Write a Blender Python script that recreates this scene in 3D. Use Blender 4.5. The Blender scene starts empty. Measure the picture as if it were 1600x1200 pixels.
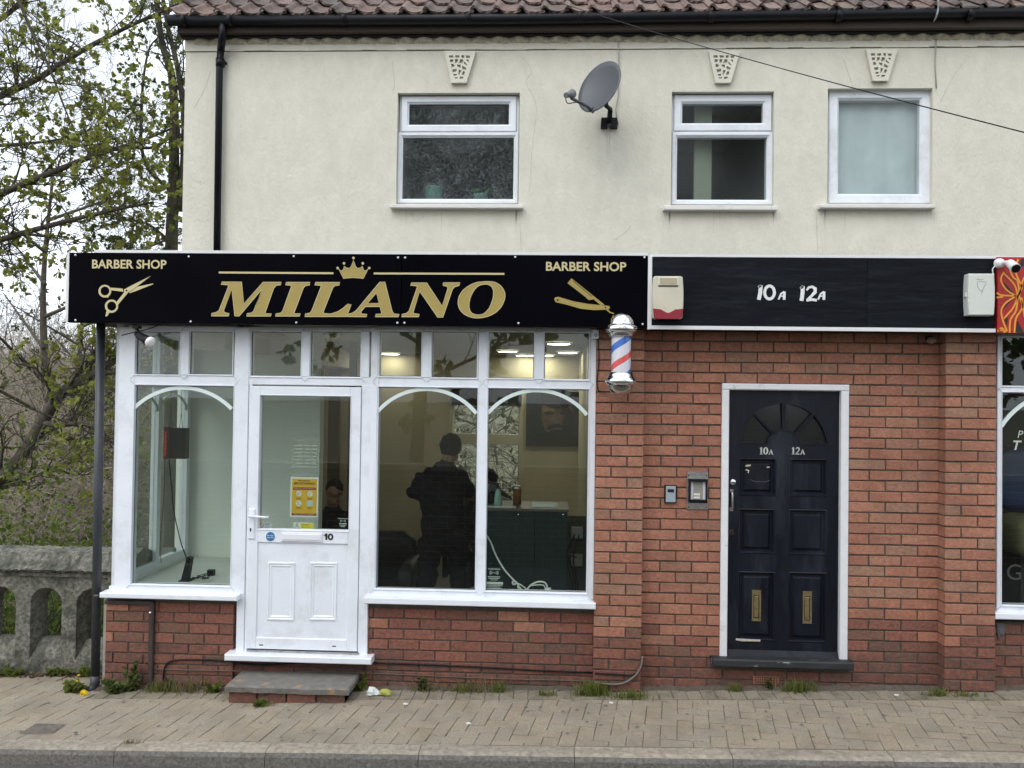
import bpy, bmesh, math, random
import numpy as np
from mathutils import Vector, Matrix
from mathutils.geometry import tessellate_polygon
R = math.radians
random.seed(11)
sc = bpy.context.scene
COL = sc.collection

# ------------------------------------------------------------------ camera
FPX = 1300.0                       # focal length in photo pixels (1600 wide)
YAW, PITCH, ROLL = R(-2.68), R(1.008), R(0.777)
CAMP = Vector((0.2809, -6.0, 2.0704))
_f = Vector((math.sin(YAW)*math.cos(PITCH), math.cos(YAW)*math.cos(PITCH), math.sin(PITCH)))
_r = Vector((math.cos(YAW), -math.sin(YAW), 0)); _u = _r.cross(_f)
CR = math.cos(ROLL)*_r + math.sin(ROLL)*_u
CU = -math.sin(ROLL)*_r + math.cos(ROLL)*_u
cam = bpy.data.cameras.new('camera'); camo = bpy.data.objects.new('camera', cam); COL.objects.link(camo)
m3 = Matrix((CR, CU, -_f)).transposed()
camo.matrix_world = Matrix.Translation(CAMP) @ m3.to_4x4()
cam.sensor_width = 36.0; cam.lens = 36.0*FPX/1600.0; cam.clip_end = 2000; cam.clip_start = .05
sc.camera = camo

# ------------------------------------------------------------------ sky, sun, exposure
SUN_EL, SUN_AZ = R(48), R(205)      # azimuth measured clockwise from +y
w = bpy.data.worlds.new('World'); sc.world = w; w.use_nodes = True
nt = w.node_tree; nt.nodes.clear()
sky = nt.nodes.new('ShaderNodeTexSky'); sky.sky_type = 'NISHITA'; sky.sun_disc = False
sky.sun_elevation = SUN_EL; sky.sun_rotation = SUN_AZ; sky.dust_density = 4.0; sky.air_density = 1.0; sky.ozone_density = 1.0
hs = nt.nodes.new('ShaderNodeHueSaturation'); hs.inputs['Saturation'].default_value = .42
tc = nt.nodes.new('ShaderNodeTexCoord'); cl = nt.nodes.new('ShaderNodeTexNoise')
cl.inputs['Scale'].default_value = 2.6; cl.inputs['Detail'].default_value = 4; cl.inputs['Roughness'].default_value = .55
cr = nt.nodes.new('ShaderNodeValToRGB'); cr.color_ramp.elements[0].position = .30; cr.color_ramp.elements[1].position = .58
mx = nt.nodes.new('ShaderNodeMix'); mx.data_type = 'RGBA'; mx.inputs['B'].default_value = (9.6, 10.3, 11.2, 1)
mlt = nt.nodes.new('ShaderNodeMath'); mlt.operation = 'MULTIPLY'; mlt.inputs[1].default_value = .88
bg = nt.nodes.new('ShaderNodeBackground'); bg.inputs['Strength'].default_value = .115
wo = nt.nodes.new('ShaderNodeOutputWorld')
nt.links.new(sky.outputs[0], hs.inputs['Color']); nt.links.new(hs.outputs[0], mx.inputs['A'])
nt.links.new(tc.outputs['Generated'], cl.inputs['Vector']); nt.links.new(cl.outputs['Fac'], cr.inputs['Fac'])
nt.links.new(cr.outputs[0], mlt.inputs[0]); nt.links.new(mlt.outputs[0], mx.inputs['Factor'])
nt.links.new(mx.outputs['Result'], bg.inputs['Color']); nt.links.new(bg.outputs[0], wo.inputs[0])
sl = bpy.data.lights.new('sun', 'SUN'); sl.energy = .7; sl.angle = R(50); sl.color = (1, .965, .92)
so = bpy.data.objects.new('sun', sl); COL.objects.link(so)
sd = Vector((math.sin(SUN_AZ)*math.cos(SUN_EL), math.cos(SUN_AZ)*math.cos(SUN_EL), math.sin(SUN_EL)))
so.rotation_euler = (-sd).to_track_quat('-Z', 'Y').to_euler()
so.location = sd*20
sc.view_settings.view_transform = 'Standard'; sc.view_settings.look = 'None'
sc.view_settings.exposure = 0.66; sc.view_settings.gamma = 1.0; sc.view_settings.use_curve_mapping = False
sc.cycles.use_denoising = True; sc.cycles.max_bounces = 6; sc.cycles.diffuse_bounces = 3; sc.cycles.glossy_bounces = 3; sc.cycles.use_adaptive_sampling = True; sc.cycles.adaptive_threshold = .02; sc.cycles.transparent_max_bounces = 24
sc.cycles.sample_clamp_indirect = 6.0; sc.cycles.caustics_reflective = False; sc.cycles.caustics_refractive = False

# ------------------------------------------------------------------ measuring: photo pixel -> point on the plane y = Y
def at(px, py, Y=0.0):
    d = _f + CR*((px-800)/FPX) - CU*((py-600)/FPX)
    t = (Y-CAMP.y)/d.y
    q = CAMP + d*t
    return q.x, q.z
def X(px, py=700, Y=0.0): return at(px, py, Y)[0]
def Z(px, py, Y=0.0): return at(px, py, Y)[1]
def rect(a, b, c, d, Y=0.0):      # pixel box -> x0, x1, z0, z1
    return X(a, (b+d)/2, Y), X(c, (b+d)/2, Y), Z((a+c)/2, d, Y), Z((a+c)/2, b, Y)

# ------------------------------------------------------------------ materials
MATS = {}
def srgb(r, g, b):
    f = lambda c: (c/255/12.92) if c/255 <= .04045 else ((c/255+.055)/1.055)**2.4
    return (f(r), f(g), f(b), 1)
def mat(name, col, rough=.6, var=.0, scale=20, bump=0, bscale=None, metal=0, spec=.5, col2=None, detail=3, coat=0, emit=None, estr=0, dirt=None, dscale=2.5, dlo=.52, dhi=.75, stretch=None, world=False):
    if name in MATS: return MATS[name]
    m = bpy.data.materials.new(name); m.use_nodes = True; n = m.node_tree; p = n.nodes['Principled BSDF']
    if len(col) == 3: col = (*col, 1)
    p.inputs['Base Color'].default_value = col; p.inputs['Roughness'].default_value = rough
    p.inputs['Metallic'].default_value = metal; p.inputs['Specular IOR Level'].default_value = spec
    if coat: p.inputs['Coat Weight'].default_value = coat
    if emit: p.inputs['Emission Color'].default_value = emit; p.inputs['Emission Strength'].default_value = estr
    tcn = n.nodes.new('ShaderNodeTexCoord'); vec = tcn.outputs['Object']
    oi = n.nodes.new('ShaderNodeObjectInfo'); om_ = n.nodes.new('ShaderNodeMath'); om_.operation = 'MULTIPLY'; om_.inputs[1].default_value = 37.0; n.links.new(oi.outputs['Random'], om_.inputs[0])
    va = n.nodes.new('ShaderNodeVectorMath'); va.operation = 'ADD'; n.links.new(vec, va.inputs[0]); n.links.new(om_.outputs[0], va.inputs[1]); vec = va.outputs[0]
    if stretch:
        mp = n.nodes.new('ShaderNodeMapping'); mp.inputs['Scale'].default_value = stretch
        n.links.new(vec, mp.inputs['Vector']); vec = mp.outputs[0]
    last = None
    if var or col2:
        t = n.nodes.new('ShaderNodeTexNoise'); t.inputs['Scale'].default_value = scale; t.inputs['Detail'].default_value = detail; t.inputs['Roughness'].default_value = .65
        n.links.new(vec, t.inputs['Vector'])
        rp = n.nodes.new('ShaderNodeValToRGB'); n.links.new(t.outputs['Fac'], rp.inputs['Fac'])
        c1 = tuple(max(0, c*(1-var)) for c in col[:3])+(1,); c2 = col2 if col2 else tuple(min(1, c*(1+var)) for c in col[:3])+(1,)
        if len(c2) == 3: c2 = (*c2, 1)
        rp.color_ramp.elements[0].color = c1; rp.color_ramp.elements[1].color = c2
        rp.color_ramp.elements[0].position = .3; rp.color_ramp.elements[1].position = .7
        last = rp.outputs[0]
    if dirt:
        t2 = n.nodes.new('ShaderNodeTexNoise'); t2.inputs['Scale'].default_value = dscale; t2.inputs['Detail'].default_value = 4; t2.inputs['Roughness'].default_value = .7
        n.links.new(n.nodes.new('ShaderNodeNewGeometry').outputs['Position'] if world else vec, t2.inputs['Vector'])
        r2 = n.nodes.new('ShaderNodeValToRGB'); n.links.new(t2.outputs['Fac'], r2.inputs['Fac'])
        r2.color_ramp.elements[0].position = dlo; r2.color_ramp.elements[1].position = dhi
        mm = n.nodes.new('ShaderNodeMix'); mm.data_type = 'RGBA'
        n.links.new(r2.outputs[0], mm.inputs['Factor'])
        if last: n.links.new(last, mm.inputs['A'])
        else: mm.inputs['A'].default_value = col
        mm.inputs['B'].default_value = dirt if len(dirt) == 4 else (*dirt, 1)
        last = mm.outputs['Result']
    if last: n.links.new(last, p.inputs['Base Color'])
    if bump:
        t3 = n.nodes.new('ShaderNodeTexNoise'); t3.inputs['Scale'].default_value = bscale or scale; t3.inputs['Detail'].default_value = 2
        n.links.new(vec, t3.inputs['Vector'])
        bn = n.nodes.new('ShaderNodeBump'); bn.inputs['Strength'].default_value = bump; bn.inputs['Distance'].default_value = .01
        n.links.new(t3.outputs['Fac'], bn.inputs['Height']); n.links.new(bn.outputs[0], p.inputs['Normal'])
    MATS[name] = m; return m
def glass(name, tint=(.9, .93, .9, 1), refl=1.0, rough=0.0, haze=0.0, hazecol=(.5, .5, .5, 1), bump=None, wob=.0):
    """thin window glass: Schlick reflection over a tinted clear body, some dust film (haze)"""
    m = bpy.data.materials.new(name); m.use_nodes = True; n = m.node_tree; n.nodes.clear(); L = n.links.new
    out = n.nodes.new('ShaderNodeOutputMaterial'); tr = n.nodes.new('ShaderNodeBsdfTransparent'); tr.inputs[0].default_value = tint
    gl = n.nodes.new('ShaderNodeBsdfGlossy'); gl.inputs['Roughness'].default_value = rough
    geo = n.nodes.new('ShaderNodeNewGeometry'); dp = n.nodes.new('ShaderNodeVectorMath'); dp.operation = 'DOT_PRODUCT'
    L(geo.outputs['Incoming'], dp.inputs[0]); L(geo.outputs['Normal'], dp.inputs[1])
    ab = n.nodes.new('ShaderNodeMath'); ab.operation = 'ABSOLUTE'; L(dp.outputs['Value'], ab.inputs[0])
    om = n.nodes.new('ShaderNodeMath'); om.operation = 'SUBTRACT'; om.inputs[0].default_value = 1; L(ab.outputs[0], om.inputs[1])
    pw = n.nodes.new('ShaderNodeMath'); pw.operation = 'POWER'; L(om.outputs[0], pw.inputs[0]); pw.inputs[1].default_value = 5
    ml = n.nodes.new('ShaderNodeMath'); ml.operation = 'MULTIPLY_ADD'; L(pw.outputs[0], ml.inputs[0]); ml.inputs[1].default_value = .95*refl; ml.inputs[2].default_value = .045*refl
    mix = n.nodes.new('ShaderNodeMixShader'); L(ml.outputs[0], mix.inputs[0])
    body = tr.outputs[0]
    if haze:
        df = n.nodes.new('ShaderNodeBsdfDiffuse'); df.inputs[0].default_value = hazecol
        mh = n.nodes.new('ShaderNodeMixShader'); mh.inputs[0].default_value = haze
        tcn = n.nodes.new('ShaderNodeTexCoord'); t = n.nodes.new('ShaderNodeTexNoise'); t.inputs['Scale'].default_value = 3; t.inputs['Detail'].default_value = 8
        L(tcn.outputs['Object'], t.inputs['Vector'])
        k = n.nodes.new('ShaderNodeMath'); k.operation = 'MULTIPLY'; k.inputs[1].default_value = 2*haze; L(t.outputs['Fac'], k.inputs[0]); L(k.outputs[0], mh.inputs[0])
        L(body, mh.inputs[1]); L(df.outputs[0], mh.inputs[2]); body = mh.outputs[0]
    L(body, mix.inputs[1]); L(gl.outputs[0], mix.inputs[2]); L(mix.outputs[0], out.inputs[0])
    if bump or wob:
        tcn = n.nodes.new('ShaderNodeTexCoord')
        bn = n.nodes.new('ShaderNodeBump')
        if bump:
            t = n.nodes.new('ShaderNodeTexNoise'); t.inputs['Scale'].default_value = bump; t.inputs['Detail'].default_value = 2; t.inputs['Distortion'].default_value = 2.2
            bn.inputs['Strength'].default_value = .9; bn.inputs['Distance'].default_value = .02
        else:
            t = n.nodes.new('ShaderNodeTexNoise'); t.inputs['Scale'].default_value = 2.2; t.inputs['Detail'].default_value = 1
            bn.inputs['Strength'].default_value = wob; bn.inputs['Distance'].default_value = .01
        L(tcn.outputs['Object'], t.inputs['Vector']); L(t.outputs['Fac'], bn.inputs['Height']); L(bn.outputs[0], gl.inputs['Normal'])
    MATS[name] = m; return m

# ------------------------------------------------------------------ mesh building
class MB:
    def __init__(s): s.v = []; s.f = []; s.mi = []; s.cur = 0; s.sm = []
    def add(s, vs, fs, smooth=False):
        o = len(s.v); s.v += [tuple(q) for q in vs]
        for f in fs: s.f.append(tuple(i+o for i in f)); s.mi.append(s.cur); s.sm.append(smooth)
        return s
    def box(s, x0, x1, y0, y1, z0, z1):
        if x0 > x1: x0, x1 = x1, x0
        if y0 > y1: y0, y1 = y1, y0
        if z0 > z1: z0, z1 = z1, z0
        return s.add([(x0,y0,z0),(x1,y0,z0),(x1,y1,z0),(x0,y1,z0),(x0,y0,z1),(x1,y0,z1),(x1,y1,z1),(x0,y1,z1)],
                     [(0,3,2,1),(4,5,6,7),(0,1,5,4),(1,2,6,5),(2,3,7,6),(3,0,4,7)])
    def cbox(s, x0, x1, y0, y1, z0, z1, c=.004):
        """box whose front (-y) edges are chamfered"""
        if x0 > x1: x0, x1 = x1, x0
        if z0 > z1: z0, z1 = z1, z0
        v = [(x0,y1,z0),(x1,y1,z0),(x1,y1,z1),(x0,y1,z1),(x0,y0+c,z0),(x1,y0+c,z0),(x1,y0+c,z1),(x0,y0+c,z1),
             (x0+c,y0,z0+c),(x1-c,y0,z0+c),(x1-c,y0,z1-c),(x0+c,y0,z1-c)]
        f = [(0,3,2,1)]
        for i in range(4):
            j = (i+1) % 4
            f += [(i, j, j+4, i+4), (i+4, j+4, j+8, i+8)]
        f.append((8, 9, 10, 11))
        return s.add(v, f)
    def tube(s, pts, r, n=8, cap=True, smooth=True):
        pts = [Vector(p) for p in pts]; rs = r if isinstance(r, (list, tuple)) else [r]*len(pts)
        t0 = (pts[1]-pts[0]).normalized(); ref = Vector((0, 0, 1)) if abs(t0.z) < .9 else Vector((1, 0, 0))
        a = t0.cross(ref).normalized(); vs = []; fs = []
        for i, p in enumerate(pts):
            t = (pts[min(i+1, len(pts)-1)]-pts[max(i-1, 0)])
            if t.length < 1e-9: t = t0
            t.normalize(); a = (a - t*a.dot(t))
            if a.length < 1e-6: a = t.cross(Vector((.3, .5, .8)))
            a.normalize(); b = t.cross(a)
            for k in range(n):
                an = 2*math.pi*k/n; vs.append(p+(a*math.cos(an)+b*math.sin(an))*rs[i])
        for i in range(len(pts)-1):
            for k in range(n):
                k2 = (k+1) % n; fs.append((i*n+k, i*n+k2, (i+1)*n+k2, (i+1)*n+k))
        s.add(vs, fs, smooth)
        if cap and n > 3:
            o = len(s.v)-len(vs)
            s.f.append(tuple(o+k for k in range(n))[::-1]); s.mi.append(s.cur); s.sm.append(False)
            s.f.append(tuple(o+(len(pts)-1)*n+k for k in range(n))); s.mi.append(s.cur); s.sm.append(False)
        return s
    def lathe(s, prof, c=(0, 0, 0), n=24, axis='z', smooth=True):
        vs = []; fs = []
        for r, h in prof:
            for k in range(n):
                a = 2*math.pi*k/n; q = (r*math.cos(a), r*math.sin(a), h)
                if axis == 'y': q = (q[0], q[2], q[1])
                vs.append((q[0]+c[0], q[1]+c[1], q[2]+c[2]))
        for i in range(len(prof)-1):
            for k in range(n):
                k2 = (k+1) % n; fs.append((i*n+k, i*n+k2, (i+1)*n+k2, (i+1)*n+k))
        return s.add(vs, fs, smooth)
    def poly(s, loops, y0, y1):
        """flat polygon (loops of (x,z), first outer then holes) extruded from y0 (front) to y1"""
        flat = [[Vector((x, z, 0)) for x, z in l] for l in loops]
        tris = tessellate_polygon(flat); al = [p for l in loops for p in l]; N = len(al)
        vs = [(x, y0, z) for x, z in al]+[(x, y1, z) for x, z in al]; fs = []
        for t in tris:
            a, b, c = (al[i] for i in t)
            cr_ = (b[0]-a[0])*(c[1]-a[1])-(b[1]-a[1])*(c[0]-a[0])
            t = t if cr_ > 0 else t[::-1]
            fs.append(tuple(t)); fs.append(tuple(i+N for i in t[::-1]))
        o = 0
        for l in loops:
            n = len(l)
            for i in range(n):
                j = (i+1) % n; fs.append((o+i, o+j, o+j+N, o+i+N))
            o += n
        return s.add(vs, fs)
    def ring(s, x0, x1, z0, z1, prof):
        """mitred rectangular frame; prof = [(inset from outer edge, y), ...]"""
        n = len(prof); vs = []; fs = []
        for (cx, cz, sx, sz) in ((x0, z0, 1, 1), (x1, z0, -1, 1), (x1, z1, -1, -1), (x0, z1, 1, -1)):
            for d, y in prof: vs.append((cx+sx*d, y, cz+sz*d))
        for i in range(4):
            j = (i+1) % 4
            for k in range(n-1): fs.append((i*n+k, j*n+k, j*n+k+1, i*n+k+1))
        return s.add(vs, fs)
    def stroke(s, pts, wd, y0, y1, closed=False):
        """ribbon of width wd along (x,z) points, from y0 to y1"""
        n = len(pts); L = []; Rr = []
        for i in range(n):
            a = pts[(i-1) % n] if (closed or i > 0) else pts[i]; b = pts[(i+1) % n] if (closed or i < n-1) else pts[i]
            dx, dz = b[0]-a[0], b[1]-a[1]; l = math.hypot(dx, dz) or 1; w_ = wd[i] if isinstance(wd, (list, tuple)) else wd
            nx, nz = -dz/l*w_/2, dx/l*w_/2; L.append((pts[i][0]+nx, pts[i][1]+nz)); Rr.append((pts[i][0]-nx, pts[i][1]-nz))
        for i in range(n if closed else n-1):
            j = (i+1) % n
            q = [Rr[i], Rr[j], L[j], L[i]]
            s.add([(x, y0, z) for x, z in q]+[(x, y1, z) for x, z in q], [(0,1,2,3),(7,6,5,4),(0,4,5,1),(1,5,6,2),(2,6,7,3),(3,7,4,0)])
        return s
    def mesh(s, name, m):
        me = bpy.data.meshes.new(name); me.from_pydata(s.v, [], s.f)
        for q in (m if isinstance(m, (list, tuple)) else [m]): me.materials.append(q)
        me.polygons.foreach_set('material_index', s.mi); me.polygons.foreach_set('use_smooth', s.sm); me.update()
        return me
    def build(s, name, m, parent=None, fix=False):
        me = s.mesh(name, m)
        if fix:
            bm = bmesh.new(); bm.from_mesh(me); bmesh.ops.recalc_face_normals(bm, faces=bm.faces); bm.to_mesh(me); bm.free()
        o = bpy.data.objects.new(name, me); COL.objects.link(o)
        if parent is not None: o.parent = parent; o.matrix_parent_inverse = Matrix.Translation(-parent.location) if parent.parent is None else Matrix.Identity(4)
        return o
def thing(name, label, cat, loc=(0, 0, 0), group=None):
    o = bpy.data.objects.new(name, None); COL.objects.link(o); o.location = loc; o.empty_display_size = .1
    o['label'] = label; o['category'] = cat
    if group: o['group'] = group
    return o
def tag(o, label, cat, group=None):
    o['label'] = label; o['category'] = cat
    if group: o['group'] = group
    return o
def struct(o): o['kind'] = 'structure'; return o
def stuff(o): o['kind'] = 'stuff'; return o
def arc(cx, cz, rx, rz, a0, a1, n): return [(cx+rx*math.cos(R(a0+(a1-a0)*i/n)), cz+rz*math.sin(R(a0+(a1-a0)*i/n))) for i in range(n+1)]
def spline(pts, n=6):
    P_ = [Vector(p) for p in pts]; P_ = [P_[0]*2-P_[1]]+P_+[P_[-1]*2-P_[-2]]; out = []
    for i in range(1, len(P_)-2):
        a, b, c, d = P_[i-1:i+3]
        for k in range(n):
            t = k/n; out.append(.5*((2*b)+(-a+c)*t+(2*a-5*b+4*c-d)*t*t+(-a+3*b-3*c+d)*t**3))
    out.append(P_[-2]); return out
def text_mb(txt, x, z, h, y0, y1, bold=0.0, center=False, width=None, shear=0):
    """lettering in the built-in face: x left, z baseline, h cap height"""
    c = bpy.data.curves.new('lettering', 'FONT'); c.body = txt; c.size = 1; c.offset = bold; c.resolution_u = 3; c.shear = shear
    o = bpy.data.objects.new('lettering', c); COL.objects.link(o)
    dg = bpy.context.evaluated_depsgraph_get(); me = bpy.data.meshes.new_from_object(o.evaluated_get(dg))
    vs = [v.co.copy() for v in me.vertices]; fs = [tuple(p.vertices) for p in me.polygons]
    bpy.data.objects.remove(o); bpy.data.meshes.remove(me); bpy.data.curves.remove(c)
    mb = MB()
    if not vs: return mb
    xs = [v.x for v in vs]; zs = [v.y for v in vs]; x0, x1 = min(xs), max(xs); z0, z1 = min(zs), max(zs)
    k = h/(z1-z0); kx = (width/(x1-x0)) if width else k
    ox = -(x1-x0)*kx/2 if center else 0
    return mb.add([(x+ox+(v.x-x0)*kx, y0, z+(v.y-z0)*k) for v in vs], fs)
def scaled(pts, s, ox, oy, Y): return [at(ox+a/s, oy+b/s, Y) for a, b in pts]

# ------------------------------------------------------------------ ground heights
def gz(x, y):
    yy = max(-1.1, min(.6, y)); xx = max(-9, min(9, x))
    return .031*xx*(1+.33*yy) + .012*yy

# ------------------------------------------------------------------ palette
M_cream = mat('cream_render', (.645, .63, .545), .88, var=.06, scale=9, bump=.4, bscale=48, dirt=(.615, .598, .515), dscale=2.0, dlo=.46, dhi=.85, stretch=(1.15, 1.15, .75))
M_white = mat('white_upvc', (.76, .80, .86), .32, var=.03, scale=6, dirt=(.56, .57, .58), dscale=4, dlo=.52, dhi=.85)
M_whiteold = mat('white_sill', (.70, .69, .67), .5, var=.05, scale=9, dirt=(.42, .40, .37), dscale=7, dlo=.55, dhi=.8)
M_black = mat('black_plastic', (.007, .008, .011), .42, var=.2, scale=9, spec=.22)
M_blackwood = mat('black_painted_wood', (.009, .010, .015), .5, var=.3, scale=12, spec=.2, dirt=(.06, .06, .065), dscale=6, dlo=.62, dhi=.8)
M_mortar = mat('mortar', (.088, .073, .056), .95, var=.25, scale=40, bump=.4, bscale=90)
M_grey = mat('grey_metal', (.10, .11, .125), .45, var=.15, scale=12)
M_steel = mat('steel', (.42, .40, .38), .32, var=.25, scale=22, metal=.9)
M_chrome = mat('chrome', (.78, .79, .80), .10, metal=1.0)
M_brass = mat('brass', (.34, .27, .14), .38, var=.25, scale=30, metal=.8)
M_stone = mat('weathered_stone', (.165, .162, .135), .95, var=.6, scale=34, bump=1.0, bscale=48, dirt=(.05, .055, .042), dscale=5.5, dlo=.45, dhi=.66)
M_glass = glass('shop_glass', (.90, .935, .91, 1), 1.0, haze=.005, hazecol=(.5, .52, .48, 1), wob=.05)
M_glass2 = glass('clear_glass', (.92, .94, .92, 1), .7, rough=.14, wob=.12)
def relief_glass(name, tint, scale, lines, refl):
    """obscured glass: glints of pressed lines painted in pale over a dull clear body"""
    m = glass(name, tint, refl, rough=.1); n = m.node_tree; L = n.links.new
    tcn = n.nodes.new('ShaderNodeTexCoord'); t = n.nodes.new('ShaderNodeTexNoise'); t.inputs['Scale'].default_value = scale*.55; t.inputs['Detail'].default_value = 2
    L(tcn.outputs['Object'], t.inputs['Vector']); mxv = n.nodes.new('ShaderNodeMix'); mxv.data_type = 'VECTOR'; mxv.inputs['Factor'].default_value = .07
    L(tcn.outputs['Object'], mxv.inputs['A']); L(t.outputs['Color'], mxv.inputs['B'])
    vo = n.nodes.new('ShaderNodeTexVoronoi'); vo.feature = 'DISTANCE_TO_EDGE'; vo.inputs['Scale'].default_value = scale; L(mxv.outputs['Result'], vo.inputs['Vector'])
    rp = n.nodes.new('ShaderNodeValToRGB'); rp.color_ramp.elements[0].position = .0; rp.color_ramp.elements[0].color = (lines, lines, lines, 1); rp.color_ramp.elements[1].position = .075; rp.color_ramp.elements[1].color = (lines*.07,)*3+(1,)
    L(vo.outputs['Distance'], rp.inputs['Fac'])
    t2 = n.nodes.new('ShaderNodeTexNoise'); t2.inputs['Scale'].default_value = scale*.3; L(tcn.outputs['Object'], t2.inputs['Vector'])
    mu = n.nodes.new('ShaderNodeMath'); mu.operation = 'MULTIPLY'; L(rp.outputs[0], mu.inputs[0]); L(t2.outputs['Fac'], mu.inputs[1])
    df = n.nodes.new('ShaderNodeBsdfDiffuse'); df.inputs[0].default_value = (.50, .56, .58, 1); mh = n.nodes.new('ShaderNodeMixShader'); L(mu.outputs[0], mh.inputs[0])  # pale diffuse colour stands in for light caught by the pressed lines
    mix = [q for q in n.nodes if q.type == 'MIX_SHADER' and q != mh][0]; tr = [q for q in n.nodes if q.type == 'BSDF_TRANSPARENT'][0]
    L(tr.outputs[0], mh.inputs[1]); L(df.outputs[0], mh.inputs[2]); L(mh.outputs[0], mix.inputs[1]); return m
M_obsc = relief_glass('patterned_glass', (.60, .66, .66, 1), 37, .34, .8)
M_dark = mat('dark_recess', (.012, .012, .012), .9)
BRICKC = [(.342, .150, .096), (.325, .140, .090), (.355, .163, .105), (.305, .134, .088), (.335, .160, .105), (.295, .163, .107), (.285, .142, .095)]
M_brick = [mat('brick_%d' % i, c, .9, var=.22, scale=42, bump=.55, bscale=70, dirt=tuple(q*.72 for q in c), dscale=3.2, dlo=.46, dhi=.72, world=True) for i, c in enumerate(BRICKC)]
M_brickd = [mat('brick_splashed_%d' % i, c, .92, var=.25, scale=38, bump=.55, bscale=70, dirt=(.085, .06, .048), dscale=18, dlo=.42, dhi=.72) for i, c in enumerate([(.19, .072, .052), (.165, .068, .050), (.21, .082, .056), (.15, .075, .054)])]

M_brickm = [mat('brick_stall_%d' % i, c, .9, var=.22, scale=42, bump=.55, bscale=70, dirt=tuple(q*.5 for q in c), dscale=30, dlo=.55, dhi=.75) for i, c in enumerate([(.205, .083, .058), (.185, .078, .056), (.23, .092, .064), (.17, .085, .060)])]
M_brick_all = M_brick+M_brickd+M_brickm

# ------------------------------------------------------------------ the building
ZE = Z(800, 60)                                   # underside of the eaves board
XL = X(287, 230)                                  # left corner of the upper storey
XR = 6.4
bld = thing('terraced_building', 'cream rendered two storey terrace building with brick ground floor shops', 'building', (0, 0, 0))
WIN = {1: rect(620, 145, 811, 319), 2: rect(1049, 143, 1209, 321), 3: rect(1293, 138, 1457, 319)}
def rl(a): return [(a[0], a[2]), (a[1], a[2]), (a[1], a[3]), (a[0], a[3])]
ZL = Z(800, 79)                                   # old crack line below the band
mb = MB(); mb.poly([[(XL, Z(800, 455)), (XR, Z(800, 455)), (XR, ZL), (XL, ZL)]]+[rl(WIN[k])[::-1] for k in WIN], 0, .24)
mb.box(XL, XL+.24, .241, 7.0, 2.42, ZE+.02)
bw = mb.build('rendered_wall', M_cream, bld)
mb = MB()
xs = [XL-.003+i*.11 for i in range(int((XR-XL)/.11)+2)]
for a, b in zip(xs, xs[1:]):                      # uneven band of render above the crack
    j = random.uniform(.003, .010); h = random.uniform(.004, .010)
    mb.box(a, b+.0005, -.006-random.random()*.002, .24, ZL+h, ZE+.03)
mb.build('render_band', M_cream, bw)
# scalloped mortar bedding under the eaves
mb = MB(); i = 0; x = XL+.06
while x < XR:
    w_ = .125+random.random()*.02
    mb.add([(x, -.008, ZE-.035), (x+w_, -.008, ZE-.035-random.random()*.01), (x+w_, -.012, ZE+.01), (x, -.012, ZE+.01), (x+w_*.5, -.045, ZE+.012), (x+w_*.5, -.03, ZE-.012)],
           [(0, 5, 4, 3), (0, 1, 5), (5, 1, 2, 4), (3, 4, 2)])
    x += w_+.006
stuff(mb.build('bedding_mortar', mat('bedding', (.46, .43, .34), .95, var=.35, scale=25, bump=.5, bscale=40), bw))
# hairline cracks in the render
mb = MB()
for pts in ([(815, 88), (830, 110), (822, 130), (838, 165), (832, 230), (828, 300)], [(1318, 92), (1330, 130), (1336, 150)], [(640, 330), (650, 345), (662, 338), (660, 332)], [(1510, 92), (1490, 120), (1470, 160)],
            [(330, 110), (320, 140), (302, 170)], [(300, 280), (320, 287)], [(960, 375), (980, 360), (985, 352)], [(1275, 330), (1277, 395)], [(812, 330), (815, 395)], [(612, 96), (616, 130), (614, 143)]):
    MB().stroke([(v.x, v.y) for v in spline([(*at(a+random.uniform(-1, 1), b, -.001), 0) for a, b in pts], 5)], [.0008+random.random()*.0018 for _ in range(5*(len(pts)-1)+1)], -.0012, .001).build('crack', mat('crack', (.40, .38, .32), .95), bw)
# faint drip marks under the sills and below the dish bracket
rd = random.Random(14); M_drip = mat('drip_mark', (.57, .55, .475), .9)
for a, b, y0_ in ((612, 816, 327), (1040, 1213, 330), (1284, 1460, 327), (942, 966, 200)):
    for i in range(7 if b-a > 50 else 3):
        x_ = rd.choice((rd.uniform(a, a+14), rd.uniform(b-14, b), rd.uniform(a, b))); L_d = rd.uniform(10, 42); p0, p1 = at(x_, y0_, 0), at(x_-.3, y0_+L_d, 0)
        MB().stroke([p0, ((p0[0]+p1[0])/2+rd.uniform(-.002, .002), (p0[1]+p1[1])/2), p1], [rd.uniform(.006, .012), .006, .001], -.0006, .001).build('drip_mark', M_drip, bw)
# keystones with sunk vermiculation
VERM = [[(430,130),(565,130),(570,205),(440,205)],[(620,130),(760,130),(755,205),(640,205)],[(820,125),(910,130),(905,215),(825,210)],[(955,135),(1090,140),(1080,215),(970,210)],
 [(460,260),(575,250),(555,340),(475,355)],[(630,245),(720,250),(690,370),(605,365)],[(785,250),(880,260),(860,385),(735,375)],[(960,262),(1050,270),(1040,350)],[(905,325),(1010,430),(985,445),(900,390)],
 [(500,400),(560,395),(620,460),(510,515)],[(685,415),(800,425),(790,530),(690,470)],[(850,455),(980,520),(950,595),(840,560)],[(530,570),(680,550),(660,640),(550,665)],[(740,575),(820,600),(765,740),(715,740)],
 [(875,620),(940,640),(905,750),(815,735)],[(565,720),(680,705),(670,765),(575,770)],[(590,825),(705,805),(700,855),(605,855)],[(765,800),(885,800),(870,855),(760,870)]]
M_key = mat('keystone_paint', (.66, .64, .56), .8, var=.06, scale=8, bump=.2, bscale=60)
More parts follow.
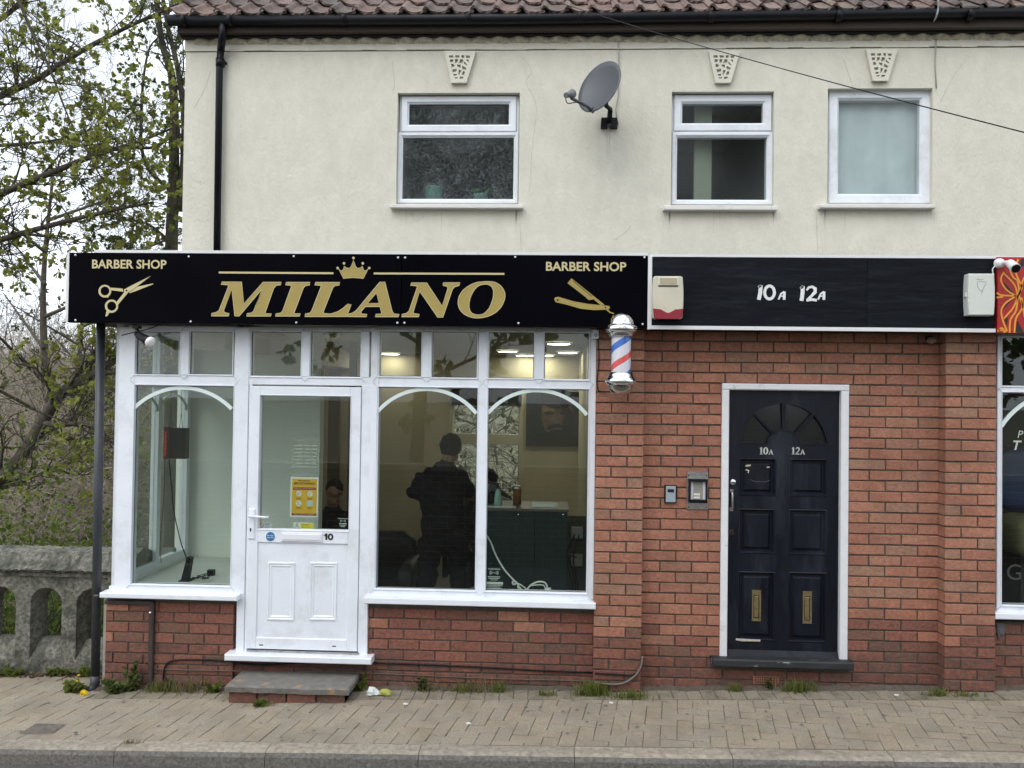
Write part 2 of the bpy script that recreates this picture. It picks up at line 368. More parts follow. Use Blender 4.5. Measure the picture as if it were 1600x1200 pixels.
for cx, dy in ((718, 0), (1131, 0), (1377, -3)):
    k = lambda a, b: at(cx-718+680+a/20, dy+80+b/20, -.03)
    outer = [k(285, -10), k(500, 985), k(975, 985), k(1275, -10)]
    mb = MB(); hol = [[k(*p) for p in q] for q in VERM]
    mb.poly([outer]+hol, -.032, -.012); mb.poly([outer], -.0118, 0.0)
    mb.build('keystone', M_key, bw, fix=True)

# upper windows
def upvc(mb, x0, x1, z0, z1, wd, y, deep=.05):
    mb.ring(x0, x1, z0, z1, [(0, y+deep), (0, y+.006), (.006, y), (wd-.014, y), (wd-.004, y+.012), (wd, y+.014), (wd, y+deep)])
def pane(parent, x0, x1, z0, z1, y, m):
    return MB().box(x0-.004, x1+.004, y, y+.006, z0-.004, z1+.004).build('pane', m, parent)
WY = .045
def upper_window(k, lights, sashes, gm):
    x0, x1, z0, z1 = WIN[k]
    f = MB(); upvc(f, x0+.004, x1-.004, z0+.004, z1-.004, .03, WY+.012, .07)
    fo = f.build('upper_window', M_white, bld)
    for i, s_ in enumerate(sashes):
        a = rect(*s_, WY); g = rect(*lights[i], WY); mm = MB()
        wdx = min(g[0]-a[0], a[1]-g[1]); 
        n = [(a[0], a[2]), (a[1], a[2]), (a[1], a[3]), (a[0], a[3])]
        wdv = (g[0]-a[0]+a[1]-g[1])/4+(g[2]-a[2]+a[3]-g[3])/4
        upvc(mm, a[0], a[1], a[2], a[3], wdv, WY-.004*(len(sashes) == 2 and i == 0)-.002*i, .06)
        mm.build('sash', M_white, fo)
        pane(fo, a[0]+wdv, a[1]-wdv, a[2]+wdv, a[3]-wdv, WY+.026, gm)
    return fo
w1 = upper_window(1, [(637, 161, 795, 192), (628, 213, 803, 308)], [(627, 150, 807, 206), (621, 206.5, 810, 318)], M_obsc)
w2 = upper_window(2, [(1066, 160, 1191, 192), (1056, 213, 1197, 311)], [(1053, 148, 1206, 205), (1049.5, 205.5, 1208, 320)], M_glass2)
w3 = upper_window(3, [(1309, 157, 1438, 302)], [(1295, 140, 1454, 318)], M_glass2)
for k, wo_, (a, b, c, d) in ((1, w1, (609, 319, 817, 325)), (2, w2, (1037, 321, 1215, 328)), (3, w3, (1281, 319, 1462, 325))):
    q = rect(a, b, c, d, -.06)
    MB().cbox(q[0], q[1], -.06, WY+.05, q[2], q[3]-.001, .004).build('sill', M_whiteold, wo_)
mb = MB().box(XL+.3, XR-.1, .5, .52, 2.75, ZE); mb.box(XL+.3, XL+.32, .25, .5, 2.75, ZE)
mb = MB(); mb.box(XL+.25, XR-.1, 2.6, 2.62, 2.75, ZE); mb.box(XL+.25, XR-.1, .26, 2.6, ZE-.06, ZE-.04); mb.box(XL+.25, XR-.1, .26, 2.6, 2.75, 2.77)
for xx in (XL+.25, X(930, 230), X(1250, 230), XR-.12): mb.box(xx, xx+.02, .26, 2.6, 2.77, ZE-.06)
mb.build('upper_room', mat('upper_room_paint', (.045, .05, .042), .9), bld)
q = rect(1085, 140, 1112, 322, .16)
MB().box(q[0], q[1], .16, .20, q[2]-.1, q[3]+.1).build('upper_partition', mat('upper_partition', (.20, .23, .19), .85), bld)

# roof: pantiles over the eaves, gutter and eaves board
GY = -.13
ZG = Z(800, 29, GY)
zt = Z(800, 19, -.17)
pit = R(38)
roof = MB()
roof.add([(XL-.02, -.1, zt-.03), (XR, -.1, zt-.03), (XR, 3.6, zt-.03+3.7*math.tan(pit)), (XL-.02, 3.6, zt-.03+3.7*math.tan(pit)), (XL-.02, 3.6, zt-.1), (XR, 3.6, zt-.1), (XL-.02, -.1, zt-.1), (XR, -.1, zt-.1)],
         [(0, 1, 2, 3), (3, 2, 5, 4), (0, 6, 7, 1), (6, 4, 5, 7), (0, 3, 4, 6), (1, 7, 5, 2)])
roof = roof.build('roof', mat('roof_deck', (.05, .04, .035), .9), bld)
TW = .168
prof = []
for i in range(11):
    u = i/10; prof.append((u*(TW+.03), .032*math.exp(-((u-.14)/.11)**2)-.012*math.sin(min(1, max(0, (u-.25)/.7))*math.pi)))
def tile_mesh(i, m):
    t = MB(); rnd = random.Random(i); nP = len(prof); vs = []
    for yy, th in ((0, -.016), (0, 0), (.36, 0)):
        for (u, h) in prof: vs.append((u+rnd.uniform(-.002, .002), yy+(rnd.uniform(-.006, .006) if yy == 0 else 0), h+th+rnd.uniform(-.0015, .0015)))
    fs = []
    for r_ in range(2):
        for j in range(nP-1): fs.append((r_*nP+j, r_*nP+j+1, (r_+1)*nP+j+1, (r_+1)*nP+j))
    t.add(vs, fs); return t.mesh('roof_tile', m)
TM = [mat('pantile_%d' % i, c, .85, var=.35, scale=16, bump=.5, bscale=30, dirt=d, dscale=9, dlo=.5, dhi=.68) for i, (c, d) in enumerate([((.135, .098, .084), (.055, .05, .045)), ((.165, .108, .09), (.08, .07, .06)), ((.115, .092, .082), (.05, .045, .04)), ((.19, .135, .115), (.10, .095, .06))])]
tms = [tile_mesh(i, TM[i % 4]) for i in range(8)]
for row in range(3):
    x = XL-.06-(row % 2)*.0
    while x < X(1610, 10)+.1:
        o = bpy.data.objects.new('roof_tile', random.choice(tms)); COL.objects.link(o); o.parent = roof
        o.location = (x+random.uniform(-.004, .004), -.175+row*.27*math.cos(pit), zt+.018*1+row*.27*math.sin(pit)+random.uniform(-.003, .003)+row*.0)
        o.rotation_euler = (pit-R(4.5)+random.uniform(-.02, .02), random.uniform(-.02, .02), random.uniform(-.015, .015)); x += TW
mb = MB(); mb.tube([(XL-.07, GY, ZG+.006), (X(800, 20), GY, ZG-.002), (XR, GY, ZG+.04)], .040, 14)
for px_ in (300, 370, 545, 735, 905, 1105, 1300, 1500):
    xx = X(px_, 25); mb.tube([(xx-.02, GY, ZG+.004), (xx+.02, GY, ZG+.004)], .0445, 14)
mb.build('gutter', M_black, bld)
q = (XL-.012, XR, Z(800, 60), ZG+.02)
mb = MB().box(q[0], q[1], -.055, -.012, q[2], q[3]); mb.build('eaves_board', M_blackwood, bld)
px = [(348, 34, GY), (348, 55, GY), (345, 78, -.045), (343, 100, -.045), (339, 392, -.045)]
mb = MB(); pts = [(X(a, b, c), c, Z(a, b, c)) for a, b, c in px]; mb.tube([pts[0], pts[1], pts[2]], .027, 12); mb.tube(pts[2:], .025, 12)
for py_ in (98, ):
    xx, zz = at(344, py_, -.045); mb.tube([(xx, -.045, zz-.03), (xx, -.045, zz+.03)], .031, 12)
mb.box(X(345, 100), X(355, 100), -.05, -.0, Z(350, 101), Z(350, 98))
mb.build('downpipe', M_black, bld)

# ---------------------------------------------------------------- brickwork
BL, BH, BP, CP = .215, .065, .225, .075
_bm = {}
def brick_mesh(var, mi, dark):
    key = (var, mi, dark)
    if key in _bm: return _bm[key]
    r_ = random.Random(var*7+1); j = lambda s=.0016: r_.uniform(-s, s); c = .003
    t = MB(); x0, x1, z0, z1 = -.5*BL, .5*BL, -.5*BH, .5*BH
    t.add([(x0, .105, z0), (x1, .105, z0), (x1, .105, z1), (x0, .105, z1),
           (x0+j(), c, z0+j()), (x1+j(), c, z0+j()), (x1+j(), c, z1+j()), (x0+j(), c, z1+j()),
           (x0+c+j(), j(.0006), z0+c+j()), (x1-c+j(), j(.0006), z0+c+j()), (x1-c+j(), j(.0006), z1-c+j()), (x0+c+j(), j(.0006), z1-c+j())],
          [f for i in range(4) for f in ((i, (i+1) % 4, (i+1) % 4+4, i+4), (i+4, (i+1) % 4+4, (i+1) % 4+8, i+8))]+[(8, 9, 10, 11)])
    _bm[key] = t.mesh('brick', (M_brick, M_brickd, M_brickm)[dark][mi]); return _bm[key]
NB = [0]; BRICK_MAX = 300
def brickwork(part, segs, y, z0, z1, xo, backing=True, ret=None, maxn=None, flip=0, dark_top=None):
    """segs(z) -> list of (xa, xb) solid runs in the course at z"""
    rest = MB(); k0 = math.floor((z0-CZ0)/CP); zc = CZ0+k0*CP
    while zc < z1-.02:
        k = round((zc-CZ0)/CP)
        for xa, xb in segs(zc+.035):
            x = xo+((k+flip) % 2)*BP/2
            x -= math.ceil((x-xa)/BP)*BP
            if x+BL-xa < .035: xs_ = x+BL; x += BP
            first = True
            while x < xb:
                a, b = max(x, xa), min(x+BL, xb)
                if first: a = xa; first = False
                if xb-b < .045: b = xb
                if b-a > .02:
                    lo = gz((a+b)/2, 0); h_ = zc-lo; dk = 0
                    if h_ < .17: dk = 1
                    elif h_ < .27: dk = random.choice((1, 2))
                    elif h_ < .42 and random.random() < .6: dk = 2
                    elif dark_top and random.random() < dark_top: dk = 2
                    mi = random.randrange(4) if dk else random.choices(range(7), (22, 18, 16, 12, 14, 10, 8))[0]
                    me = brick_mesh(random.randrange(6), mi, dk)
                    pos = ((a+b)/2, y+random.uniform(-.0025, .0025), zc+BH/2+random.uniform(-.001, .001)); sx = (b-a)/BL
                    if NB[0] < BRICK_MAX:
                        o = bpy.data.objects.new('brick', me); COL.objects.link(o); o.parent = part; o.location = pos; o.scale = (sx, 1, 1); NB[0] += 1
                        o.rotation_euler = (0, random.uniform(-.004, .004), 0)
                    else:
                        rest.cur = mi+(0, 7, 11)[dk]
                        rest.add([(v.co.x*sx+pos[0], v.co.y+pos[1], v.co.z+pos[2]) for v in me.vertices], [tuple(p.vertices) for p in me.polygons])
                if b >= xb-1e-6: break
                x += BP
        zc += CP
    if rest.v: stuff(rest.build('brick_courses', M_brick_all, part))
BASE = -.30
# door wall between the two piers
PX1a, PX1b, PX2a, PX2b = X(930, 800, -.1), X(1004, 800, -.1), X(1477, 800, -.1), X(1556, 800, -.1)
ZS = Z(1250, 519)+.16                             # top of brickwork, behind the fascia
dr = rect(1126, 600, 1325, 1036)                  # frame of the black door
D0, D1, DT = dr[0], dr[1], dr[3]
CZ0 = DT+.004-math.floor(DT/CP)*CP
ZDS = Z(1225, 1040)
wl = MB(); m_ = .008
wl.poly([[(PX1b-.02, BASE), (D0, BASE), (D0, DT), (D1, DT), (D1, BASE), (PX2a+.02, BASE), (PX2a+.02, ZS+.1), (PX1b-.02, ZS+.1)]], m_, .2)
wl.box(D0, D1, m_+.0005, .2, BASE, ZDS-.02)
wall = wl.build('brick_wall', M_mortar, bld)
def seg_wall(z):
    if z < ZDS-.02 or z > DT: return [(PX1b, PX2a)]
    return [(PX1b, D0-.002), (D1+.002, PX2a)]
brickwork(wall, seg_wall, 0, BASE+.15, ZS+.06, PX1b+.03)
# stall risers under the shop windows
sA = (X(165, 1000, -.02), X(364, 1000, -.02)); zA = Z(265, 938, -.02)
sB = (X(573, 1000, -.02), PX1a+.0); zB = Z(750, 949, -.02)
rA = MB().box(sA[0], sA[1], -.012, .2, BASE, zA).build('stall_riser', M_mortar, bld)
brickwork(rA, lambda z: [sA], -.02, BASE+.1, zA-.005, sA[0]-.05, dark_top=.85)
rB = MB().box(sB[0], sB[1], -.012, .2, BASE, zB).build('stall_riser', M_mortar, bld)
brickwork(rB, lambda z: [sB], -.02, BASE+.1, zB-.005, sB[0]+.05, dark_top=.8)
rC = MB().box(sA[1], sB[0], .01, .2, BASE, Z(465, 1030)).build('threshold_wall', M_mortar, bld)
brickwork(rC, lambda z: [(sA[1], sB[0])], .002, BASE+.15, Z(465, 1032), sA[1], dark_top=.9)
p1 = MB().box(PX1a+.006, PX1b-.006, -.092, .2, BASE, ZS+.1).build('brick_pier', M_mortar, bld)
brickwork(p1, lambda z: [(PX1a, PX1b)], -.1, BASE+.15, ZS+.06, PX1a, flip=1)
p2 = MB().box(PX2a+.006, PX2b-.006, -.092, .2, BASE, ZS+.1).build('brick_pier', M_mortar, bld)
brickwork(p2, lambda z: [(PX2a, PX2b)], -.1, BASE+.15, ZS+.06, PX2a)
zN = Z(1580, 972, -.02)
rN = MB().box(PX2b, PX2b+2.2, -.012, .2, BASE, zN).build('stall_riser', M_mortar, bld)
brickwork(rN, lambda z: [(PX2b, PX2b+2.2)], -.02, BASE+.15, zN-.005, PX2b, dark_top=.7)
# render-coloured closer down the side of the shop, brick return
MB().box(sA[0]-.02, sA[0]-.001, -.018, 1.2, BASE, zA).build('side_wall', mat('grey_render', (.30, .28, .24), .9, var=.2, scale=14, bump=.4), bld)

# ---------------------------------------------------------------- shop front
M_seam = mat('weld_grey', (.36, .38, .41), .6)
GYF = -.045                                       # face of the white frames
def bars(mb, lst, y=GYF, back=.03):
    for i, (a, b, c, d) in enumerate(lst):
        hz_ = c-a > d-b; q = rect(a-6*hz_, b, c+6*hz_, d, y); mb.cbox(q[0], q[1], y-.0012*(i % 3)+.0045*hz_, back, q[2], q[3], .004)
def light(parent, a, b, c, d, gm=None, y=GYF):
    q = rect(a, b, c, d, y); mb = MB()
    e = .009
    mb.ring(q[0]-e, q[1]+e, q[2]-e, q[3]+e, [(0, y+.012), (0, y-.004), (.002, y-.006), (.006, y-.004), (.011, y+.018), (.012, y+.03)])
    mb.build('bead', M_white, parent)
    g_ = MB(); g_.ring(q[0], q[1], q[2], q[3], [(0, y+.017), (.0045, y+.018), (.0045, y+.024)]); g_.build('gasket', M_dark, parent)
    w_ = MB()
    for cx_, cz_, sx_, sz_ in ((q[0], q[2], -1, -1), (q[1], q[2], 1, -1), (q[0], q[3], -1, 1), (q[1], q[3], 1, 1)): w_.stroke([(cx_+sx_*.010, cz_+sz_*.010), (cx_+sx_*.036, cz_+sz_*.036)], .0022, y-.0032, y-.001)
    stuff(w_.build('weld_seam', M_seam, parent))
    return MB().box(q[0]-.003, q[1]+.003, y+.022, y+.028, q[2]-.003, q[3]+.003).build('pane', gm or M_glass, parent)
def arch(parent, a, c, yend, ytop, y=GYF):
    x0, x1 = X(a, yend, y), X(c, yend, y); z0 = Z((a+c)/2, yend, y); z1 = Z((a+c)/2, ytop, y)
    h = z1-z0; hw = (x1-x0)/2; rr = (hw*hw+h*h)/(2*h); cz = z1-rr; th = math.degrees(math.asin(min(1, hw/rr)))
    pts = arc((x0+x1)/2, cz, rr, rr, 90+th, 90-th, 22)
    MB().stroke(pts, .026, y+.010, y+.0215).build('arch_bar', mat('arch_white', (.68, .78, .77), .35), parent)
def sill(parent, a, b, c, d, yf=-.12):
    q = rect(a, b, c, d, yf)
    MB().cbox(q[0], q[1], yf, 0, q[2], q[3], .005).build('sill', M_white, parent)
mA = MB(); bars(mA, [(182, 511, 208, 929), (363, 511, 386, 929), (208, 509, 363, 517), (281, 517, 296, 586), (208, 585.5, 363, 603), (208, 914, 363, 928)])
sA_ = mA.build('shop_window', M_white, bld)
light(sA_, 212, 518, 281, 585); light(sA_, 296, 518, 363, 585); light(sA_, 208, 603, 362, 914)
arch(sA_, 209, 361, 638, 606); sill(sA_, 155, 929, 370, 937)
mBw = MB(); bars(mBw, [(577, 511, 590, 937), (920, 513, 930, 937), (590, 511, 920, 518), (658.5, 518, 675, 590), (745, 518, 761, 937), (834.5, 518, 851, 593), (590, 590, 745, 606), (761, 591.5, 920, 608), (590, 922, 745, 936), (761, 925, 920, 938)])
sB_ = mBw.build('shop_window', M_white, bld)
for q in ((591, 518, 658, 588), (675, 518, 745, 590), (762, 519, 834, 591), (851, 520, 920, 593), (588, 606, 744, 921), (761, 608, 918, 925)): light(sB_, *q)
arch(sB_, 589, 744, 645, 608); arch(sB_, 762, 917, 647, 610); sill(sB_, 568, 938, 931, 948)
# door set
mD = MB(); bars(mD, [(373, 511, 385.5, 1024), (385.5, 600, 390, 1024), (562, 602, 577, 1026), (386, 511, 577, 517), (470, 517, 485, 589), (386, 588, 577, 602), (386, 517, 392, 589), (563, 517, 577, 590)], y=GYF+.003)
door = mD.build('shop_door', M_white, bld)
light(door, 392, 518, 470, 588, y=GYF+.003); light(door, 485, 518, 563, 589, y=GYF+.003)
q = rect(350, 1026, 580, 1036, -.13); MB().cbox(q[0], q[1], -.13, .02, q[2], q[3], .006).build('door_sill', M_white, door)
q = rect(385, 1018, 560, 1025, -.06); MB().box(q[0], q[1], -.052, .0, q[2], q[3]).build('threshold', M_steel, door)
DY = GYF-.008
lf = MB(); L_ = rect(388, 604, 561, 1016, DY)
gl_ = rect(405, 619, 546, 828, DY); pn = rect(402, 849, 543, 998, DY)
lf.cbox(L_[0], gl_[0], DY, .02, L_[2], L_[3], .004); lf.cbox(gl_[1], L_[1], DY, .02, L_[2], L_[3], .004)
lf.cbox(gl_[0], gl_[1], DY, .02, gl_[3], L_[3], .004); lf.cbox(gl_[0], gl_[1], DY, .02, pn[3], gl_[2], .004); lf.cbox(gl_[0], gl_[1], DY, .02, L_[2], pn[2], .004)
lf.cbox(gl_[0]-.01, gl_[1]+.01, DY+.012, .02, pn[2]-.01, pn[3]+.01, .001)
leaf = lf.build('door_leaf', M_white, door)
e = .008; mb = MB(); mb.ring(gl_[0]-e, gl_[1]+e, gl_[2]-e, gl_[3]+e, [(0, DY+.01), (0, DY-.004), (.002, DY-.006), (.006, DY-.004), (.011, DY+.02), (.012, DY+.03)]); mb.build('bead', M_white, leaf)
MB().box(gl_[0]-.003, gl_[1]+.003, DY+.024, DY+.030, gl_[2]-.003, gl_[3]+.003).build('pane', M_glass, leaf)
for a, c in ((417, 460), (483, 526)):
    q = rect(a, 879, c, 970, DY); mb = MB(); y_ = DY+.012
    mb.ring(q[0], q[1], q[2], q[3], [(0, y_), (.004, y_-.009), (.012, y_-.009), (.018, y_-.003), (.024, y_-.006), (.030, y_-.004), (.036, y_+.001)])
    mb.build('panel_moulding', M_white, leaf)
q = rect(440, 832, 504, 846, DY); mb = MB(); mb.cbox(q[0], q[1], DY-.012, DY, q[2], q[3], .003); mb.cbox(q[0]+.012, q[1]-.012, DY-.017, DY-.012, q[2]+.012, q[3]-.010, .003)
mb.build('letter_plate', mat('letter_plate', (.74, .76, .80), .3), leaf)
q = rect(388, 795, 398, 842, DY); mb = MB(); mb.cbox(q[0]+.003, q[1]+.003, DY-.012, DY, q[2], q[3], .006)
hx, hz = at(393, 805, DY); mb.tube([(hx, DY-.01, hz), (hx, DY-.045, hz)], .010, 10); mb.tube([(hx-.008, DY-.045, hz), (hx+.11, DY-.047, hz-.006), (hx+.14, DY-.04, hz-.006)], .0085, 10)
hd = mb.build('handle', M_white, leaf)
kx, kz = at(392.5, 826, DY); mb = MB(); mb.lathe([(.0, DY-.0165), (.006, DY-.0165), (.006, DY-.011)], (kx, 0, kz), 12, 'y'); mb.box(kx-.003, kx+.003, DY-.0165, DY-.011, kz-.018, kz); mb.build('keyhole', M_dark, leaf)
nx, nz = at(507, 843.5, DY); mb = MB(); mb.stroke([(nx+.014, nz), (nx+.014, nz+.046)], .013, DY-.003, DY); mb.stroke([(nx, nz+.030), (nx+.014, nz+.042)], .010, DY-.0035, DY); mb.stroke(arc(nx+.044, nz+.023, .0145, .018, 0, 360, 16)[:-1], .012, DY-.003, DY, True); mb.build('number', M_dark, leaf)
for a, b in ((408, 1007), (522, 1009)):
    q = rect(a-3, b, a+3, b+1.6, DY); MB().box(q[0], q[1], DY-.001, DY+.001, q[2], q[3]).build('drain_slot', M_dark, leaf)
# flat roof and soffit of the shop running back over the side glazing
SY = -.24
zs0, zs1 = Z(560, 508, SY), Z(560, 397, SY)
XS0, XS1 = X(107, 450, SY), X(1012, 450, SY)
mb = MB()
for i in range(9): mb.box(XS0+.03, sA[0]+.9, SY+.06+i*.19, SY+.06+i*.19+.185, zs0+.012+.004*(i % 2), zs0+.03)
mb.build('soffit_board', mat('soffit_timber', (.075, .052, .04), .8, var=.4, scale=9, stretch=(1, 8, 1)), bld)
MB().box(XS0+.012, XL+.1, SY+.05, 1.75, zs0+.031, zs1-.03).build('flat_roof', M_dark, bld)
MB().box(XL+.1, XR, SY+.05, -.002, zs0+.03, zs1-.012).build('fascia_carcass', M_dark, bld)
# left drainpipe
pa, pb = at(157.5, 512, -.02), at(147.5, 1068, -.02)
mb = MB(); mb.tube([(pa[0], -.02, pa[1]+.03), (pb[0]+.006, -.02, pb[1])], .031, 16); mb.tube([(pb[0]+.006, -.02, pb[1]+.06), (pb[0]+.004, -.02, pb[1]-.0), (pb[0]-.004, -.03, pb[1]-.03), (pb[0]-.022, -.05, pb[1]-.05)], .034, 16)
zc_ = Z(152, 930, -.02); mb.tube([(pb[0]+.014, -.02, zc_-.012), (pb[0]+.014, -.02, zc_+.012)], .036, 16)
mb.build('downpipe', mat('old_downpipe', (.035, .04, .048), .42, var=.25, scale=9, dirt=(.09, .09, .085), dscale=7, dlo=.6, dhi=.8), bld)

# ---------------------------------------------------------------- black door to the flats
fd = MB(); Yd = -.012
fr = [dr[0], dr[1], Z(1225, 1036), dr[3]]; wv = X(1138, 800)-X(1127, 800)
fd.cbox(fr[0], fr[0]+wv+.002, Yd, .12, fr[2], fr[3]-.045, .005); fd.cbox(fr[1]-wv-.006, fr[1], Yd, .12, fr[2], fr[3]-.045, .005); fd.cbox(fr[0], fr[1], Yd-.003, .12, fr[3]-.045, fr[3], .006)
fdo = fd.build('flat_door', mat('old_white_paint', (.70, .71, .73), .5, var=.05, scale=12, dirt=(.36, .33, .29), dscale=11, dlo=.63, dhi=.78), bld)
LY = .03
lx0, lx1, lz0, lz1 = fr[0]+wv+.003, fr[1]-wv-.007, Z(1225, 1033), fr[3]-.047
fan = lambda a, b: at(1100+a/4.8, 580+b/4.8, LY)
C0 = fan(597, 556); RO = fan(925, 556)[0]-C0[0]; RI = fan(720, 556)[0]-C0[0]; HR = C0[1]; RZO = fan(597, 240)[1]-HR; RZI = fan(597, 440)[1]-HR
def P4(a, b, c, d): q = rect(a, b, c, d, LY); return q
panels = [(1155, 716, 1213, 775), (1233, 717, 1293, 776), (1154, 795, 1211, 865), (1232, 796, 1292, 867), (1153, 893, 1211, 1001), (1231, 894, 1292, 1004)]
PR = [P4(*p) for p in panels]
holes = [rl(p)[::-1] for p in PR]
segsA = [(3, 47), (49.5, 88), (92, 130.5), (133, 177)]
lights_ = []
for a0, a1 in segsA:
    o_ = arc(C0[0], HR, RO, RZO, a0, a1, 8); i_ = arc(C0[0], HR, RI, RZI, a1, a0, 6); lights_.append(o_+i_)
dl = MB(); dl.poly([[(lx0, lz0), (lx1, lz0), (lx1, lz1), (lx0, lz1)]]+holes+[l[::-1] for l in lights_], LY, LY+.045)
M_door = mat('door_paint', (.0062, .0078, .0135), .36, spec=.25, var=.35, scale=9, bump=.12, bscale=40, stretch=(1, 1, .25), dirt=(.03, .034, .045), dscale=5, dlo=.5, dhi=.8)
fleaf = dl.build('door_leaf', M_door, fdo, fix=True)
for p in PR:
    mb = MB(); mb.ring(p[0], p[1], p[2], p[3], [(0, LY-.001), (.006, LY-.006), (.014, LY+.004), (.020, LY+.022), (.030, LY+.022), (.046, LY+.010), (.047, LY+.010)])
    mb.box(p[0]+.0465, p[1]-.0465, LY+.010, LY+.03, p[2]+.0465, p[3]-.0465); mb.build('door_panel', M_door, fleaf)
mdk = MB()
for p in PR: mdk.box(p[0], p[1], LY+.032, LY+.04, p[2], p[3])
mdk.build('panel_back', M_door, fleaf)
for l in lights_:
    MB().poly([l], LY+.022, LY+.028).build('pane', MATS['stippled_glass'] if 'stippled_glass' in MATS else relief_glass('stippled_glass', (.3, .34, .34, 1), 130, .16, .8), fleaf)
    MB().stroke(l, .010, LY-.005, LY+.012, closed=True).build('glazing_bead', M_door, fleaf)
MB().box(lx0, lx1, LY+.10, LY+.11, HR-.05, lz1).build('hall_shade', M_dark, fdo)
mb = MB(); q = rect(1137, 1018, 1311, 1034, LY-.02); mb.add([(q[0]+.005, LY, q[3]), (q[1]-.003, LY, q[3]), (q[1]-.003, LY-.04, q[2]+.006), (q[0]+.005, LY-.04, q[2]+.006), (q[0]+.005, LY, q[2]), (q[1]-.003, LY, q[2])], [(3, 2, 1, 0), (3, 4, 5, 2), (0, 4, 3), (1, 2, 5)])
mb.build('weather_bar', M_door, fleaf)
for cx in (1182.5, 1262):
    q = rect(cx-7.5, 922 if cx < 1200 else 924, cx+7, 971 if cx < 1200 else 975, LY); y_ = LY+.008
    mb = MB(); mb.ring(q[0], q[1], q[2], q[3], [(0, y_), (.001, y_-.004), (.012, y_-.004), (.014, y_)]); mb.box(q[0]+.012, q[1]-.012, y_-.0035, y_, q[3]-.036, q[3]-.002); mb.box(q[0]+.012, q[1]-.012, y_-.0035, y_, q[2]+.002, q[2]+.022)
    mb.cbox(q[0]+.017, q[1]-.017, y_-.004, y_, q[2]+.026, q[3]-.042, .003); mb.build('letter_plate', M_brass, fleaf)
cx, cz = at(1145.5, 753, LY); mb = MB(); mb.lathe([(0, LY-.012), (.014, LY-.012), (.017, LY-.009), (.023, LY-.004), (.024, LY)], (cx, 0, cz), 20, 'y'); mb.build('latch_lock', M_chrome, fleaf)
mb = MB(); a, b = at(1143, 767, LY), at(1143, 796, LY); mb.tube(spline([(a[0], LY, a[1]), (a[0], LY-.03, a[1]-.015), (a[0], LY-.035, (a[1]+b[1])/2), (b[0], LY-.03, b[1]+.015), (b[0], LY, b[1])], 5), .007, 8); mb.box(a[0]-.012, a[0]+.012, LY-.003, LY, a[1]-.012, a[1]+.012); mb.box(a[0]-.012, a[0]+.012, LY-.003, LY, b[1]-.012, b[1]+.012)
mb.build('pull_handle', M_steel, fleaf)
q = rect(1138.5, 827, 1147, 836, LY); mb = MB(); mb.box(q[0], q[1], LY-.004, LY, q[2], q[3]); ko = mb.build('escutcheon', M_chrome, fleaf)
MB().box((q[0]+q[1])/2-.005, (q[0]+q[1])/2+.005, LY-.0052, LY-.004, q[2]+.01, q[3]-.01).build('keyhole', M_dark, fleaf)
q = rect(1114, 1036, 1336, 1046, -.10); mb = MB(); mb.cbox(q[0], q[1], -.09, .04, q[2], q[3]+.01, .008); mb.build('door_sill', mat('worn_sill', (.02, .022, .025), .6, var=.3, scale=8, dirt=(.40, .38, .33), dscale=6, dlo=.61, dhi=.66, stretch=(.6, 3, 3)), fdo)
# serif house numbers on the door
M_silver = mat('silver_numeral', (.62, .63, .60), .35, metal=.5)
def serif(mb, ch, x, z, h, y0, y1):
    w_ = h*.2
    if ch == '1': mb.stroke([(x+h*.2, z), (x+h*.2, z+h)], w_, y0, y1); mb.stroke([(x, z+h*.04), (x+h*.42, z+h*.04)], h*.08, y0, y1); mb.stroke([(x+h*.02, z+h*.8), (x+h*.2, z+h*.97)], h*.09, y0, y1); return h*.5
    if ch == '0':
        p = arc(x+h*.3, z+h*.5, h*.24, h*.44, 0, 360, 20)[:-1]; mb.stroke(p, [h*(.10+.11*abs(math.cos(2*math.pi*i/20))) for i in range(20)], y0, y1, True); return h*.68
    if ch == '2':
        p = arc(x+h*.28, z+h*.70, h*.21, h*.24, 170, -40, 10)+[(x+h*.22, z+h*.28), (x+h*.04, z+h*.06)]; mb.stroke(p, [h*.1]*3+[h*.16]*6+[h*.12]*4, y0, y1); mb.stroke([(x+h*.02, z+h*.065), (x+h*.52, z+h*.065)], h*.13, y0, y1); return h*.62
    if ch == 'A':
        s_ = h*.68; mb.stroke([(x+s_*.12, z), (x+s_*.48, z+s_)], s_*.11, y0, y1); mb.stroke([(x+s_*.48, z+s_), (x+s_*.84, z)], s_*.2, y0, y1); mb.stroke([(x+s_*.25, z+s_*.33), (x+s_*.7, z+s_*.33)], s_*.1, y0, y1)
        mb.stroke([(x-s_*.02, z+s_*.03), (x+s_*.28, z+s_*.03)], s_*.08, y0, y1); mb.stroke([(x+s_*.66, z+s_*.03), (x+s_*1.02, z+s_*.03)], s_*.08, y0, y1); return s_
for px_, t in ((1187, '10A'), (1237, '12A')):
    x, z = at(px_, 710, LY); mb = MB()
    for c in t: x += serif(mb, c, x, z, .052, LY-.004, LY)
    mb.build('number', M_silver, fleaf)
